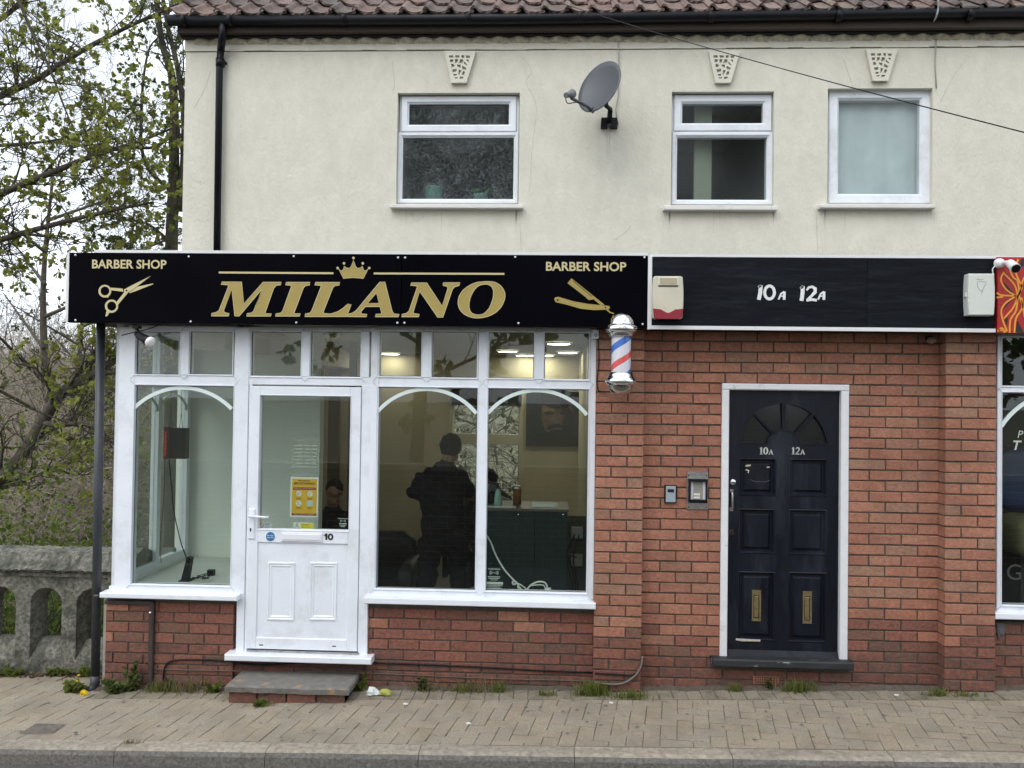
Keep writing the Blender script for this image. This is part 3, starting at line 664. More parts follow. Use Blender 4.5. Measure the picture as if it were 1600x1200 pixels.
# old marks left on the upper panel and bare wood at the bottom
mb = MB(); y_ = LY+.008
for pts, w_ in (([(1165, 728), (1173, 727)], .012), ([(1165, 734), (1170, 735), (1169, 739)], .008), ([(1198, 730), (1203, 730)], .008)):
    mb.stroke([at(a, b, y_) for a, b in pts], w_, y_, y_+.003)
mb.stroke([at(a, b, LY-.008) for a, b in ((1150, 999), (1160, 1000), (1172, 1000.5), (1188, 1001))], [.012, .018, .013, .014], LY-.008, LY-.004)
MB().stroke([at(a, b, y_) for a, b in ((1172, 749), (1178, 752), (1196, 753), (1203, 750))], .004, y_, y_+.003).build('scratch', mat('scratched_paint', (.06, .065, .075), .6), fleaf)
mb.build('scuff', mat('bare_wood', (.48, .44, .36), .8, var=.3, scale=30), fleaf)

# ---------------------------------------------------------------- neighbouring shop window at the right edge
mN = MB(); bars(mN, [(1558, 524, 1566, 960), (1566, 522, 1800, 528), (1566, 604, 1800, 615), (1566, 948, 1800, 960)])
sN = mN.build('shop_window', M_white, bld)
light(sN, 1566, 528, 1780, 604); light(sN, 1566, 615, 1780, 948); arch(sN, 1566, 1780, 668, 610)
q = rect(1556, 961, 1800, 971, -.10); MB().cbox(q[0], q[1], -.10, 0, q[2], q[3], .005).build('sill', M_white, sN)
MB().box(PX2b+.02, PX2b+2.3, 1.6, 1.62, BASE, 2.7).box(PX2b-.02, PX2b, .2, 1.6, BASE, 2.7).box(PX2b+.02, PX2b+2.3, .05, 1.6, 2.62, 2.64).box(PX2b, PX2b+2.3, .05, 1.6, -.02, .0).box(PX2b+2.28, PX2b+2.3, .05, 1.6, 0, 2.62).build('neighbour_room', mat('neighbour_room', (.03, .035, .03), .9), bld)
x, z = at(1583, 703, -.018); text_mb('T', x, z, .066, -.0185, 0, bold=.02, shear=.25).build('lettering', mat('window_lettering', (.62, .66, .62), .6), sN)
x, z = at(1590, 684, -.018); text_mb('P', x, z, .05, -.0185, 0, shear=.2).build('lettering', MATS['window_lettering'], sN)
x, z = at(1573, 906, -.018); text_mb('G', x, z, .11, -.0185, 0).build('lettering', mat('faint_lettering', (.05, .055, .055), .6), sN)
# what stands inside the neighbouring window
so_ = thing('salon_seat', 'blue padded seat inside the neighbouring shop window', 'seat', (X(1620, 800, .5), .5, .0))
def rbox(mb, c, s, rx=.06, n=4):
    """rounded upholstered block"""
    hx, hy, hz = (q/2 for q in s); rows = []
    for iz in range(7):
        t = -1+2*iz/6; z_ = c[2]+hz*math.copysign(abs(t)**.7, t); k = (1-abs(t)**5)**.35 if abs(t) < 1 else .62
        k = max(.62, k); ring_ = []
        for ia in range(24):
            a = 2*math.pi*ia/24; ca, sa = math.cos(a), math.sin(a); e_ = .28
            ring_.append((c[0]+hx*k*math.copysign(abs(ca)**e_, ca), c[1]+hy*k*math.copysign(abs(sa)**e_, sa), z_))
        rows.append(ring_)
    vs = [p for r_ in rows for p in r_]; fs = [tuple(range(24))[::-1], tuple(6*24+k for k in range(24))]
    for i in range(6):
        for k in range(24): fs.append((i*24+k, i*24+(k+1) % 24, (i+1)*24+(k+1) % 24, (i+1)*24+k))
    return mb.add(vs, fs, True)
x, z = at(1625, 750, .55); b = MB(); rbox(b, (x, .62, z), (.62, .16, .50)); b.build('backrest', mat('blue_vinyl', (.012, .026, .085), .5), so_)
x, z = at(1625, 835, .5); b = MB(); rbox(b, (x, .45, z), (.62, .5, .3)); b.build('seat', mat('yellow_cloth', (.12, .115, .055), .8), so_)
b = MB(); b.box(x-.25, x+.25, .3, .6, 0.0, z-.12); b.build('base', M_dark, so_)

# ---------------------------------------------------------------- signs
M_sgn = mat('sign_black', (.0012, .0012, .003), .3, spec=.03, var=.3, scale=3)
M_gold = mat('gold_vinyl', (.36, .275, .075), .42, var=.06, scale=8)
M_goldl = mat('gold_edge', (.56, .49, .27), .45)
M_trim = mat('white_trim', (.72, .73, .74), .4, var=.05, scale=5, dirt=(.45, .44, .42), dscale=5, dlo=.6, dhi=.8)
sg = thing('shop_sign', 'long black fascia sign with gold barber shop lettering and crown', 'sign', (XS0, SY, zs0))
xm = X(627, 450, SY)
for a, b in ((XS0, xm-.0012), (xm+.0012, XS1)): MB().cbox(a, b, SY, SY+.04, zs0, zs1, .002).build('sign_panel', M_sgn, sg)
mb = MB(); mb.box(XS0-.022, XS0-.001, SY+.004, SY+.05, zs0+.01, zs1+.002); mb.box(X(146, 396, SY), XS1, SY+.01, SY+.08, zs1+.002, zs1+.022); mb.box(XS1+.001, XS1+.02, SY-.003, SY+.05, zs0-.01, zs1)
mb.build('edge_trim', M_trim, sg)
s64 = 6.4
LET = {
 'M': [[(165,285),(172,260),(370,260),(393,478),(585,263),(767,263),(760,290),(715,295),(690,325),(605,565),(615,578),(668,578),(662,602),(418,602),(424,576),(470,570),(490,550),(575,330),(345,602),(302,602),(272,335),(190,545),(200,568),(245,575),(240,600),(65,600),(72,574),(115,565),(145,545),(240,300),(225,288)]],
 'I': [[(808,290),(815,264),(1055,264),(1048,292),(1005,298),(985,325),(893,570),(905,578),(957,578),(950,602),(705,602),(712,578),(760,572),(780,550),(868,305),(860,294)]],
 'L': [[(1100,290),(1108,264),(1352,265),(1345,292),(1300,297),(1280,320),(1185,560),(1195,576),(1260,580),(1330,558),(1385,522),(1430,482),(1465,484),(1420,606),(1000,606),(1006,580),(1050,572),(1070,550),(1165,305),(1155,294)]],
 'A': [[(1425,606),(1432,582),(1476,572),(1516,545),(1751,262),(1801,260),(1876,560),(1896,580),(1946,584),(1938,608),(1704,608),(1711,584),(1771,578),(1751,506),(1606,506),(1561,560),(1571,580),(1624,584),(1618,608)],[(1716,370),(1628,473),(1744,473)]],
 'N': [[(2058,294),(2066,269),(2219,269),(2372,500),(2431,330),(2426,305),(2381,294),(2386,268),(2554,268),(2546,294),(2496,310),(2476,335),(2381,614),(2331,614),(2151,355),(2084,560),(2091,576),(2146,584),(2141,608),(1966,608),(1973,584),(2021,572),(2046,545),(2126,310),(2111,298)]],
 'O': [[(2811,256),(2855,256),(2896,262),(2932,278),(2961,300),(2985,332),(3001,370),(3003,405),(2996,440),(2980,482),(2956,520),(2920,556),(2876,585),(2832,604),(2786,615),(2745,620),(2706,620),(2665,614),(2626,600),(2590,578),(2561,550),(2542,516),(2533,480),(2534,445),(2541,410),(2560,374),(2586,340),(2624,310),(2666,285),(2702,271),(2736,262)],
       [(2801,282),(2761,288),(2736,300),(2716,315),(2688,350),(2666,390),(2652,430),(2644,470),(2643,510),(2651,545),(2666,568),(2686,580),(2711,588),(2736,590),(2768,587),(2796,575),(2822,550),(2846,520),(2866,476),(2881,430),(2888,384),(2886,340),(2874,312),(2856,295),(2830,284)]]}
YV = SY-.0025
def outline(parent, loops, w_=.0045):
    mb = MB()
    for l in loops: mb.stroke(l, w_, YV-.0012, YV, closed=True)
    mb.build('gold_edge', M_goldl, parent)
for ch, loops in LET.items():
    lp = [scaled(l, s64, 320, 400, SY) for l in loops]
    o = MB().poly(lp, YV, SY+.001).build('letter', M_gold, sg, fix=True); outline(o, lp)
half = [(1340,130),(1365,148),(1385,140),(1397,100),(1415,118),(1445,124),(1465,105),(1488,40)]
cp = half+[(2974-a, b) for a, b in half[::-1][1:]]+[(1585,228),(1560,222),(1487,217),(1415,222),(1390,228)]
lp = [scaled(cp, s64, 320, 400, SY)]
cro = MB().poly(lp, YV, SY+.001).build('crown_emblem', M_gold, sg, fix=True); outline(cro, lp, .003)
mb = MB()
for a, b in ((1329,121),(1393,74),(1487,20),(1581,74),(1645,121)):
    c = at(320+a/s64, 400+b/s64, SY); MB().poly([arc(c[0], c[1], .009, .009, 0, 340, 12)], YV-.001, SY).build('crown_pearl', M_goldl, cro)
for a, c in (((342, 425.8), (521, 427)), ((584, 427.3), (788, 428))):
    MB().stroke([at(*a, SY), at(*c, SY)], .013, YV, SY+.001).build('gold_rule', M_goldl, sg)
for a, b, wd in ((144, 419.5, 122), (853, 423.3, 125)):
    x, z = at(a, b, SY); text_mb('BARBER SHOP', x, z, .064, YV, 0, bold=.022, width=wd/1300*5.76).build('lettering', M_goldl, sg)
sz = lambda pts: scaled(pts, 10, 130, 395, SY)
def circ(cx, cy, r_, n=20): return [(cx+r_*math.cos(2*math.pi*i/n), cy+r_*math.sin(2*math.pi*i/n)) for i in range(n)]
mb = MB()
mb.poly([sz(circ(340, 600, 100)), sz(circ(342, 597, 70))[::-1]], YV, SY+.001); mb.poly([sz(circ(445, 835, 104)), sz(circ(448, 833, 72))[::-1]], YV-.0004, SY+.001)
for p in ([(432,545),(620,560),(628,608),(436,585)], [(1060,362),(740,520),(640,575),(640,625),(520,775),(540,820),(705,622),(800,560)], [(1100,490),(1095,480),(850,530),(720,625),(735,630),(850,590)], [(372,895),(350,985),(362,998),(378,988),(420,925)], [(330, 690), (345, 690), (390, 703), (405, 680)]):
    mb.poly([sz(p)], YV-.0008, SY+.001)
sci = mb.build('scissors_emblem', M_goldl, sg, fix=True)
MB().poly([sz(circ(681, 590, 13, 10))], YV-.0022, YV-.0012).build('pivot', M_sgn, sci)
rz_ = lambda pts: scaled(pts, 8.89, 840, 395, SY)
mb = MB()
for p in ([(470,355),(930,722),(875,727),(775,645),(745,652),(708,658),(660,610),(415,422)], [(230,640),(245,620),(290,612),(500,675),(700,710),(900,730),(990,738),(1003,755),(1000,775),(980,788),(800,797),(600,778),(400,720),(250,685)], [(945,788),(1000,835),(1060,852),(1065,840),(1010,820),(975,786)]):
    mb.poly([rz_(p)], YV, SY+.001); MBl = None
raz = mb.build('razor_emblem', M_gold, sg, fix=True)
mb = MB(); mb.stroke(rz_([(485, 385), (745, 600), (738, 612)]), .0035, YV-.0015, YV); mb.poly([rz_(circ(280, 656, 13, 10))], YV-.0015, YV); mb.poly([rz_(circ(942, 762, 11, 10))], YV-.0015, YV)
mb.build('pivot', M_sgn, raz)
for a, b in ((118, 398.5), (118, 500.5), (295, 401), (298, 502.5), (459, 400.5), (463, 504), (622, 402.5), (633, 402.5), (621, 504.5), (632, 504.5), (805, 401.5), (810, 505), (1007, 402), (1004, 506.5)):
    c = at(a, b, SY); MB().lathe([(0, SY-.006), (.006, SY-.005), (.008, SY-.001), (.008, SY)], (c[0], 0, c[1]), 10, 'y').build('screw_cap', M_trim, sg)

XB0, XB1 = X(1016, 460, SY), X(1556, 460, SY)
zb0, zb1 = Z(1290, 513.5, SY), Z(1290, 402.5, SY)
fb = thing('fascia_board', 'plain black painted fascia board with white flat numbers 10A 12A', 'sign', (XB0, SY, zb0))
M_fb = mat('fascia_paint', (.006, .0075, .011), .6, spec=.1, var=.4, scale=6, stretch=(.6, 1, 5), bump=.1, bscale=14, dirt=(.016, .019, .025), dscale=4, dlo=.5, dhi=.75)
xj = X(1356, 460, SY)
for a, b in ((XB0+.012, xj-.001), (xj+.001, XB1)): MB().cbox(a, b, SY+.012, SY+.045, zb0+.012, zb1, .0015).build('board', M_fb, fb)
mb = MB(); mb.box(XB0-.0, XB1, SY+.001, SY+.045, zb0-.014, zb0+.011); mb.box(XB0, XB1+1.5, SY+.012, SY+.08, zb1+.002, zb1+.020); mb.box(XB0-.0, XB0+.011, SY, SY+.045, zb0+.012, zb1)
mb.build('edge_trim', M_trim, fb)
nb = lambda a, b: at(1010+a/5, 410+b/5, SY+.01); yb0, yb1 = SY+.0095, SY+.013
M_num = mat('white_brush_paint', (.72, .74, .74), .6, var=.12, scale=60)
mb = MB(); mb.stroke([nb(*p) for p in ((893, 178), (890, 235), (878, 292))], .026, yb0, yb1); mb.stroke([nb(875, 195), nb(897, 180)], .014, yb0, yb1)
cc = nb(962, 235); mb.stroke(arc(cc[0], cc[1], .033, .045, 0, 360, 18)[:-1], [.020]*18, yb0-.0005, yb1, True); mb.build('number', M_num, fb)
def little_a(ox):
    mb = MB(); f = lambda a, b: nb(ox+a, b); mb.stroke([f(2, 290), f(22, 245), f(48, 228)], .012, yb0, yb1); mb.stroke([f(48, 228), f(46, 292)], .018, yb0-.0004, yb1); mb.stroke([f(16, 265), f(48, 262)], .009, yb0-.0008, yb1); return mb
little_a(1030).build('number', M_num, fb)
mb = MB(); mb.stroke([nb(*p) for p in ((1222, 185), (1220, 240), (1212, 300))], .026, yb0, yb1); mb.stroke([nb(1203, 205), nb(1226, 186)], .014, yb0, yb1)
mb.stroke([nb(*p) for p in ((1252, 218), (1268, 196), (1295, 190), (1318, 205), (1318, 232), (1290, 262), (1258, 292))], [.012, .016, .018, .024, .024, .018, .016], yb0-.0004, yb1); mb.stroke([nb(*p) for p in ((1250, 296), (1290, 290), (1332, 296))], .018, yb0-.0008, yb1); mb.build('number', M_num, fb)
little_a(1340).build('number', M_num, fb)
# red patterned neighbour sign
rs = thing('patterned_sign', 'red shop sign with orange and black leaf pattern at the edge', 'sign', (XB1, SY, zb0))
xr0 = X(1557.5, 460, SY); zr0, zr1 = Z(1580, 520.5, SY), Z(1580, 402, SY); xr1 = xr0+.6
MB().cbox(xr0, xr1, SY-.01, SY+.04, zr0, zr1, .002).build('sign_panel', mat('sign_red', (.36, .012, .014), .4, var=.12, scale=5), rs)
M_or = mat('sign_orange', (.75, .31, .03), .45); ro = lambda a, b: at(1500+a/4, 390+b/4, SY-.012)
y0_, y1_ = SY-.0125, SY-.0095
for dx in (0, 300):
    sgn = lambda pts: [ro(a+dx if dx == 0 else dx+370+(a-300), b) for a, b in pts]
    for p in ([(272,200),(345,282),(300,270)], [(270,375),(300,312),(338,300)], [(280,440),(300,420),(295,470)], [(385,55),(400,55),(400,100),(362,120)], [(360,440),(395,510),(400,520),(345,515)]): MB().poly([sgn(p)], y0_+.0008, y1_).build('black_leaf', mat('sign_ink', (.01, .01, .01), .5), rs)
    for p in ([(230,270),(260,285),(350,290)], [(230,300),(270,295)], [(275,140),(255,190),(290,250),(350,290)], [(350,290),(290,330),(258,380),(270,450),(295,510)], [(275,150),(340,220),(362,290)], [(275,430),(335,360),(362,290)],
              [(305,110),(330,170),(360,200),(372,290)], [(345,90),(350,150),(372,200),(385,240),(362,290)], [(362,290),(350,380),(315,440),(310,520)], [(370,290),(390,360),(350,430),(340,520)], [(385,300),(400,400),(410,440)], [(372,280),(390,200),(420,150)], [(235,510),(260,490),(290,515)], [(365,60),(345,100)], [(240,500),(270,505),(280,520)]):
        MB().stroke([(v.x, v.y) for v in spline([(a, b, 0) for a, b in sgn(p)], 4)], .011, y0_, y1_).build('orange_line', M_or, rs)

# ---------------------------------------------------------------- alarm boxes, camera, barber pole, dish
def shell(mb, q, y, d, bulge=.006, cut=.02, n=6):
    """rounded wall box, q = x0,x1,z0,z1"""
    x0, x1, z0, z1 = q; out = []; k = 10
    for i in range(k+1): t = i/k; out.append((x1+bulge*math.sin(math.pi*t), z0+cut*.6+(z1-z0-1.2*cut)*t))
    for i in range(n): t = (i+1)/n*90; out.append((x1-cut+cut*math.cos(R(t)), z1-cut*.6+cut*.6*math.sin(R(t))))
    for i in range(n): t = 90+(i+1)/n*90; out.append((x0+cut+cut*math.cos(R(t)), z1-cut*.6+cut*.6*math.sin(R(t))))
    for i in range(1, k+1): t = i/k; out.append((x0-bulge*math.sin(math.pi*t), z1-cut*.6-(z1-z0-1.2*cut)*t))
    for i in range(n): t = 180+(i+1)/n*90; out.append((x0+cut+cut*math.cos(R(t)), z0+cut*.6+cut*.6*math.sin(R(t))))
    for i in range(n-1): t = 270+(i+1)/n*90; out.append((x1-cut+cut*math.cos(R(t)), z0+cut*.6+cut*.6*math.sin(R(t))))
    cx, cz = (x0+x1)/2, (z0+z1)/2; N = len(out)
    rings = [(1, y+d), (1, y+.014), (.975, y+.004), (.93, y)]
    vs = [(cx+(a-cx)*s_, yy, cz+(b-cz)*(1-(1-s_)*.7)) for s_, yy in rings for a, b in out]; fs = []
    for r_ in range(3):
        for i in range(N): fs.append((r_*N+i, r_*N+(i+1) % N, (r_+1)*N+(i+1) % N, (r_+1)*N+i))
    fs.append(tuple(3*N+i for i in range(N))); return mb.add(vs, fs, False)
AY = SY-.055
al = thing('alarm_box', 'cream alarm box with red base on the black fascia beside the gold sign', 'alarm box', (X(1044, 465, SY), SY, Z(1044, 498, SY)))
q = rect(1021, 431, 1067, 498, AY); M_al = mat('yellowed_plastic', (.58, .55, .44), .45, var=.06, scale=9, dirt=(.30, .27, .2), dscale=30, dlo=.68, dhi=.76)
b = MB(); shell(b, q, AY, .068, .007, .02); ab_ = b.build('casing', M_al, al)
W_, H_ = q[1]-q[0], q[3]-q[2]
b = MB(); cx = (q[0]+q[1])/2; zr = q[2]+H_*.235
b.poly([[(q[0]+.004, q[2]+.012), (q[0]+.025, q[2]-.001), (q[1]-.025, q[2]-.001), (q[1]-.004, q[2]+.012), (q[1]+.003, zr), (cx+.05, zr-.005), (cx+.02, zr-.022), (cx, zr-.03), (cx-.02, zr-.022), (cx-.05, zr-.005), (q[0]-.003, zr)]], AY-.004, AY+.05); b.build('strobe_cover', mat('red_lens', (.25, .008, .022), .2), al)
b = MB(); b.cbox(q[0]+.03, q[1]-.03, AY-.006, AY, q[3]-.065, q[3]-.008, .003); b.build('label_frame', mat('cream_plastic', (.66, .64, .56), .4), al)
b = MB(); b.box(q[0]+.042, q[1]-.042, AY-.008, AY-.006, q[3]-.056, q[3]-.016); b.build('label', mat('faded_label', (.42, .37, .24), .6), al)
b = MB(); b.box(q[0]+.032, q[1]-.032, AY-.0015, AY, q[3]-.076, q[3]-.067); b.build('speaker_slot', mat('slot_shadow', (.10, .09, .07), .8), al)
al2 = thing('alarm_box', 'plain white alarm box on the black fascia next to the red patterned sign', 'alarm box', (X(1532, 460, SY), SY, Z(1532, 495, SY)))
q = rect(1514, 427, 1554, 493, AY); M_al2 = mat('white_alarm_plastic', (.62, .65, .60), .4, var=.04, scale=6)
b = MB(); shell(b, q, AY, .068, .006, .008, 3); b.build('casing', M_al2, al2)
b = MB(); b.box(q[0]-.014, q[0]-.002, AY+.02, AY+.05, (q[2]+q[3])/2-.015, (q[2]+q[3])/2+.015); b.build('tamper_knob', M_al2, al2)
b = MB(); cx, cz = (q[0]+q[1])/2, (q[2]+q[3])/2+.05
b.stroke([(cx-.035, cz+.055), (cx-.02, cz+.05), (cx, cz+.048), (cx+.01, cz+.053)], .003, AY-.0012, AY); b.stroke([(cx-.03, cz+.03), (cx-.02, cz+.04), (cx, cz+.036), (cx+.03, cz+.034), (cx+.02, cz+.01), (cx+.005, cz-.02), (cx-.002, cz-.045)], .0025, AY-.0012, AY); b.stroke([(cx-.03, cz+.03), (cx-.028, cz+.0), (cx-.012, cz-.02), (cx+.006, cz-.03)], .0025, AY-.0012, AY); b.build('emblem', mat('worn_print', (.25, .28, .26), .7), al2)
cc_ = thing('security_camera', 'small white bullet security camera above the red patterned sign', 'security camera', (X(1566, 410, SY), SY, Z(1566, 410, SY)))
a_, b_ = at(1563, 411, SY-.03), at(1586, 419, SY-.16)
M_cam = mat('camera_white', (.74, .75, .76), .35)
b = MB(); b.lathe([(0, SY-.05), (.022, SY-.046), (.032, SY-.03), (.034, SY-.01)], (a_[0], 0, a_[1]), 18, 'y'); b.tube([(a_[0]+.01, SY-.05, a_[1]), (a_[0]+.035, SY-.085, a_[1]-.005)], .013, 10); b.build('mount', M_cam, cc_)
p0, p1 = Vector((a_[0]+.03, SY-.08, a_[1]-.005)), Vector((b_[0]+.0, SY-.17, b_[1]-.004))
b = MB(); b.tube([p0, p0+(p1-p0)*.12, p1], [.012, .028, .032], 18); b.build('body', M_cam, cc_)
b = MB(); b.tube([p1-(p1-p0)*.02, p1+(p1-p0)*.06], .0275, 18); b.build('lens_ring', M_black, cc_)
b = MB(); b.tube(spline([(a_[0]-.02, SY-.02, a_[1]-.01), (a_[0]-.045, SY-.02, a_[1]-.04), (a_[0]-.035, SY-.015, a_[1]-.085)], 5), .004, 6); b.build('cable', M_cam, cc_)

PY = -.36
bp = thing('barber_pole', 'chrome domed barber pole with red white and blue stripes on brick pier', 'barber pole', (X(971, 550, PY), PY, Z(971, 617, PY)))
bx = X(970.5, 550, PY); f = lambda py: Z(971, py, PY)
k = 5.64/1300
def pf(lst): return [(r_*k, f(py)) for r_, py in lst]
b = MB(); b.lathe(pf([(0, 488), (8, 489.5), (14.5, 494), (18.5, 501), (20, 507.5)]), (bx, PY, 0), 32); b.build('top_dome', M_chrome, bp)
b = MB(); b.lathe(pf([(20, 507), (22.5, 509), (24.5, 511), (24.5, 517), (23, 519), (19.5, 520), (19.5, 524), (18.5, 526), (15, 526)]), (bx, PY, 0), 32); b.build('top_collar', M_chrome, bp)
b = MB(); b.lathe(pf([(15, 582), (18.5, 582), (19.5, 586), (21, 590), (24, 593), (24.5, 597), (23, 600), (20.5, 601), (20, 602)]), (bx, PY, 0), 32); b.build('bottom_collar', M_chrome, bp)
b = MB(); b.lathe(pf([(20, 601.5), (19, 608), (15.5, 613), (9, 616.5), (0, 617.5)]), (bx, PY, 0), 32); b.build('bottom_dome', mat('dull_chrome', (.60, .57, .50), .16, metal=1), bp)
rr = 15.2*k; zt_, zb_ = f(526), f(582); NA = 48; NZ = 36; cb = {0: MB(), 1: MB(), 2: MB()}
for i in range(NA):
    for j in range(NZ):
        a0, a1 = 2*math.pi*i/NA, 2*math.pi*(i+1)/NA; h0, h1 = zb_+(zt_-zb_)*j/NZ, zb_+(zt_-zb_)*(j+1)/NZ
        pass
# helical bands: white / blue / white / red, each strip sheared along the cylinder
turns_h = (zt_-zb_)*1.02
def band(mb, u0, u1, r_):
    n = 64; m = 60
    per = turns_h
    for i in range(m):
        a0, a1 = 2*math.pi*i/m, 2*math.pi*(i+1)/m
        for w_ in range(-2, 3):
            zz = []
            for a, u in ((a0, u0), (a1, u0), (a1, u1), (a0, u1)):
                zz.append((a, zb_+per*(u+w_)+per*((a-math.pi*1.5)/(2*math.pi))*1.0))
            zs_ = [min(zt_, max(zb_, z_)) for _, z_ in zz]
            if max(zs_)-min(zs_) < 1e-6: continue
            mb.add([(bx+r_*math.cos(a), PY+r_*math.sin(a), z_) for (a, _), z_ in zip(zz, zs_)], [(0, 1, 2, 3)])
M_pw = mat('pole_white', (.72, .73, .80), .4); M_pb = mat('pole_blue', (.02, .14, .58), .4); M_pr = mat('pole_red', (.72, .07, .06), .4)
# white is the inner drum, stripes lie on it
b = MB(); b.lathe([(rr*.985, zb_), (rr*.985, zt_)], (bx, PY, 0), 48); b.build('drum', M_pw, bp)
o_ = .08
b = MB(); band(b, o_+.64, o_+.84, rr*.99); b.build('blue_stripe', M_pb, bp)
b = MB(); band(b, o_+.15, o_+.33, rr*.99); b.build('red_stripe', M_pr, bp)
b = MB(); b.lathe([(rr*1.13, zb_-.005), (rr*1.13, zt_+.005)], (bx, PY, 0), 32); b.build('glass_cylinder', glass('pole_glass', (.97, .97, .97, 1), .9), bp)
b = MB()
for zz in (f(515), f(594)): b.box(bx-.02, bx+.02, PY+.06, -.1, zz-.02, zz+.02)
b.build('bracket', M_steel, bp)

DYp = -.34
sdh = thing('satellite_dish', 'grey oval satellite dish on black wall bracket between upper windows', 'satellite dish', (X(952, 190), 0, Z(952, 190)))
c_ = at(936, 135, DYp); c_ = Vector((c_[0], DYp, c_[1]))
aim = Vector((-.62, -.72, .30)).normalized(); side = aim.cross(Vector((0, 0, 1))).normalized(); upv = side.cross(aim).normalized()
b = MB(); vs = []; fs = []; NR, NA = 6, 36; a_x, a_y = .175, .195
rows_ = []
for layer in (0, 1):
    for r_ in range(NR+1):
        t = r_/NR
        for k_ in range(NA):
            an = 2*math.pi*k_/NA; rad = t; p = c_+side*(a_x*rad*math.cos(an))+upv*(a_y*rad*math.sin(an))+aim*(.045*(rad*rad-1))-aim*(.006*layer); vs.append(p)
for layer in (0, 1):
    o_ = layer*(NR+1)*NA
    for r_ in range(NR):
        for k_ in range(NA):
            q_ = (o_+r_*NA+k_, o_+(r_+1)*NA+k_, o_+(r_+1)*NA+(k_+1) % NA, o_+r_*NA+(k_+1) % NA); fs.append(q_ if layer == 0 else q_[::-1])
for k_ in range(NA): fs.append((NR*NA+k_, (2*NR+1)*NA+k_, (2*NR+1)*NA+(k_+1) % NA, NR*NA+(k_+1) % NA))
b.add(vs, fs, True); b.build('reflector', mat('dish_grey', (.088, .094, .106), .5, var=.06, scale=6), sdh, fix=True)
lo = c_-upv*.175+side*.03+aim*.02; bk = c_-aim*.06
lnb = at(888, 148, -.62); lnb = Vector((lnb[0], -.62, lnb[1]))
b = MB(); b.tube([lo+aim*-.05, lo+aim*.02, lnb+Vector((.02, .02, -.015))], .011, 8); b.build('feed_arm', M_grey, sdh)
dr_ = (c_-lnb).normalized(); b = MB(); b.tube([lnb-dr_*.03, lnb+dr_*.015, lnb+dr_*.05, lnb+dr_*.055], [.018, .020, .030, .028], 14); b.build('receiver', mat('lnb_grey', (.16, .165, .175), .5), sdh)
b = MB(); b.tube(spline([lnb+Vector((-.02, 0, -.01)), lnb+Vector((-.005, 0, -.055)), lnb+Vector((.05, 0, -.05)), lnb+Vector((.10, .03, -.045))], 6), .0035, 5); b.build('coax', M_black, sdh)
m0 = at(952, 190, -.03); b = MB(); wx, wz = m0[0], m0[1]
b.tube([bk, Vector((bk.x+.02, bk.y+.06, bk.z-.08)), Vector((wx, -.12, wz+.06)), Vector((wx, -.10, wz))], .016, 10); b.tube([Vector((wx, -.12, wz+.05)), Vector((wx, -.02, wz-.0))], .018, 8); b.tube([lo-aim*.04, bk+Vector((0, 0, -.05))], .014, 8)
b.build('mast', M_black, sdh)
b = MB()
for dx in (-.035, .035):
    b.add([(wx+dx-.022, -.03, wz+.03), (wx+dx+.02, -.03, wz+.03), (wx+dx+.024, -.03, wz-.045), (wx+dx-.024, -.03, wz-.045), (wx+dx-.022, 0, wz+.03), (wx+dx+.02, 0, wz+.03), (wx+dx+.024, 0, wz-.045), (wx+dx-.024, 0, wz-.045)], [(3, 2, 1, 0), (0, 1, 5, 4), (1, 2, 6, 5), (2, 3, 7, 6), (3, 0, 4, 7)])
b.build('wall_plate', M_black, sdh)
w0 = [(966, 195), (962, 172), (966, 150), (967, 95), (966, 66)]
tag(MB().tube([(at(a, c, -.012)[0], -.012, at(a, c, -.012)[1]) for a, c in w0], .0045, 6).build('aerial_cable', mat('aged_cable', (.36, .35, .30), .7), None), 'thin pale aerial cable running from the dish up to the eaves', 'cable')
w0 = [(1463, 138), (1461, 100), (1462, 75), (1463, 58)]
tag(MB().tube([(at(a, c, -.012)[0], -.012, at(a, c, -.012)[1]) for a, c in w0], .004, 6).build('wall_cable', MATS['aged_cable'], None), 'pale cable running up the wall from the rightmost upper window', 'cable')
b = MB(); g_ = [(1466, 0, -.22), (1466, 12, -.2), (1463, 26, -.18), (1457, 36, -.07)]
b.tube(spline([(at(a, c, y_)[0], y_, at(a, c, y_)[1]) for a, c, y_ in g_], 5), .006, 7); q = rect(1454, 30, 1468, 41, -.06); b.box(q[0], q[1], -.075, -.055, q[2], q[3])
tag(b.build('cable_bracket', mat('galvanised', (.36, .38, .38), .5), None), 'grey cable bracket hooked over the gutter above the rightmost window', 'bracket')
# telephone wire crossing the upper storey, from eaves towards the street
a_ = at(868, 2, -.05); b_ = at(1700, 232, -3.0); pts = []
for i in range(25):
    t = i/24; p = Vector((a_[0], -.05, a_[1])).lerp(Vector((b_[0], -3.0, b_[1])), t); p.z -= .10*4*t*(1-t)*.25; pts.append(p)
tag(MB().tube(pts, .0027, 6).build('telephone_wire', M_black, None), 'thin black telephone wire slanting across the upper storey', 'wire')

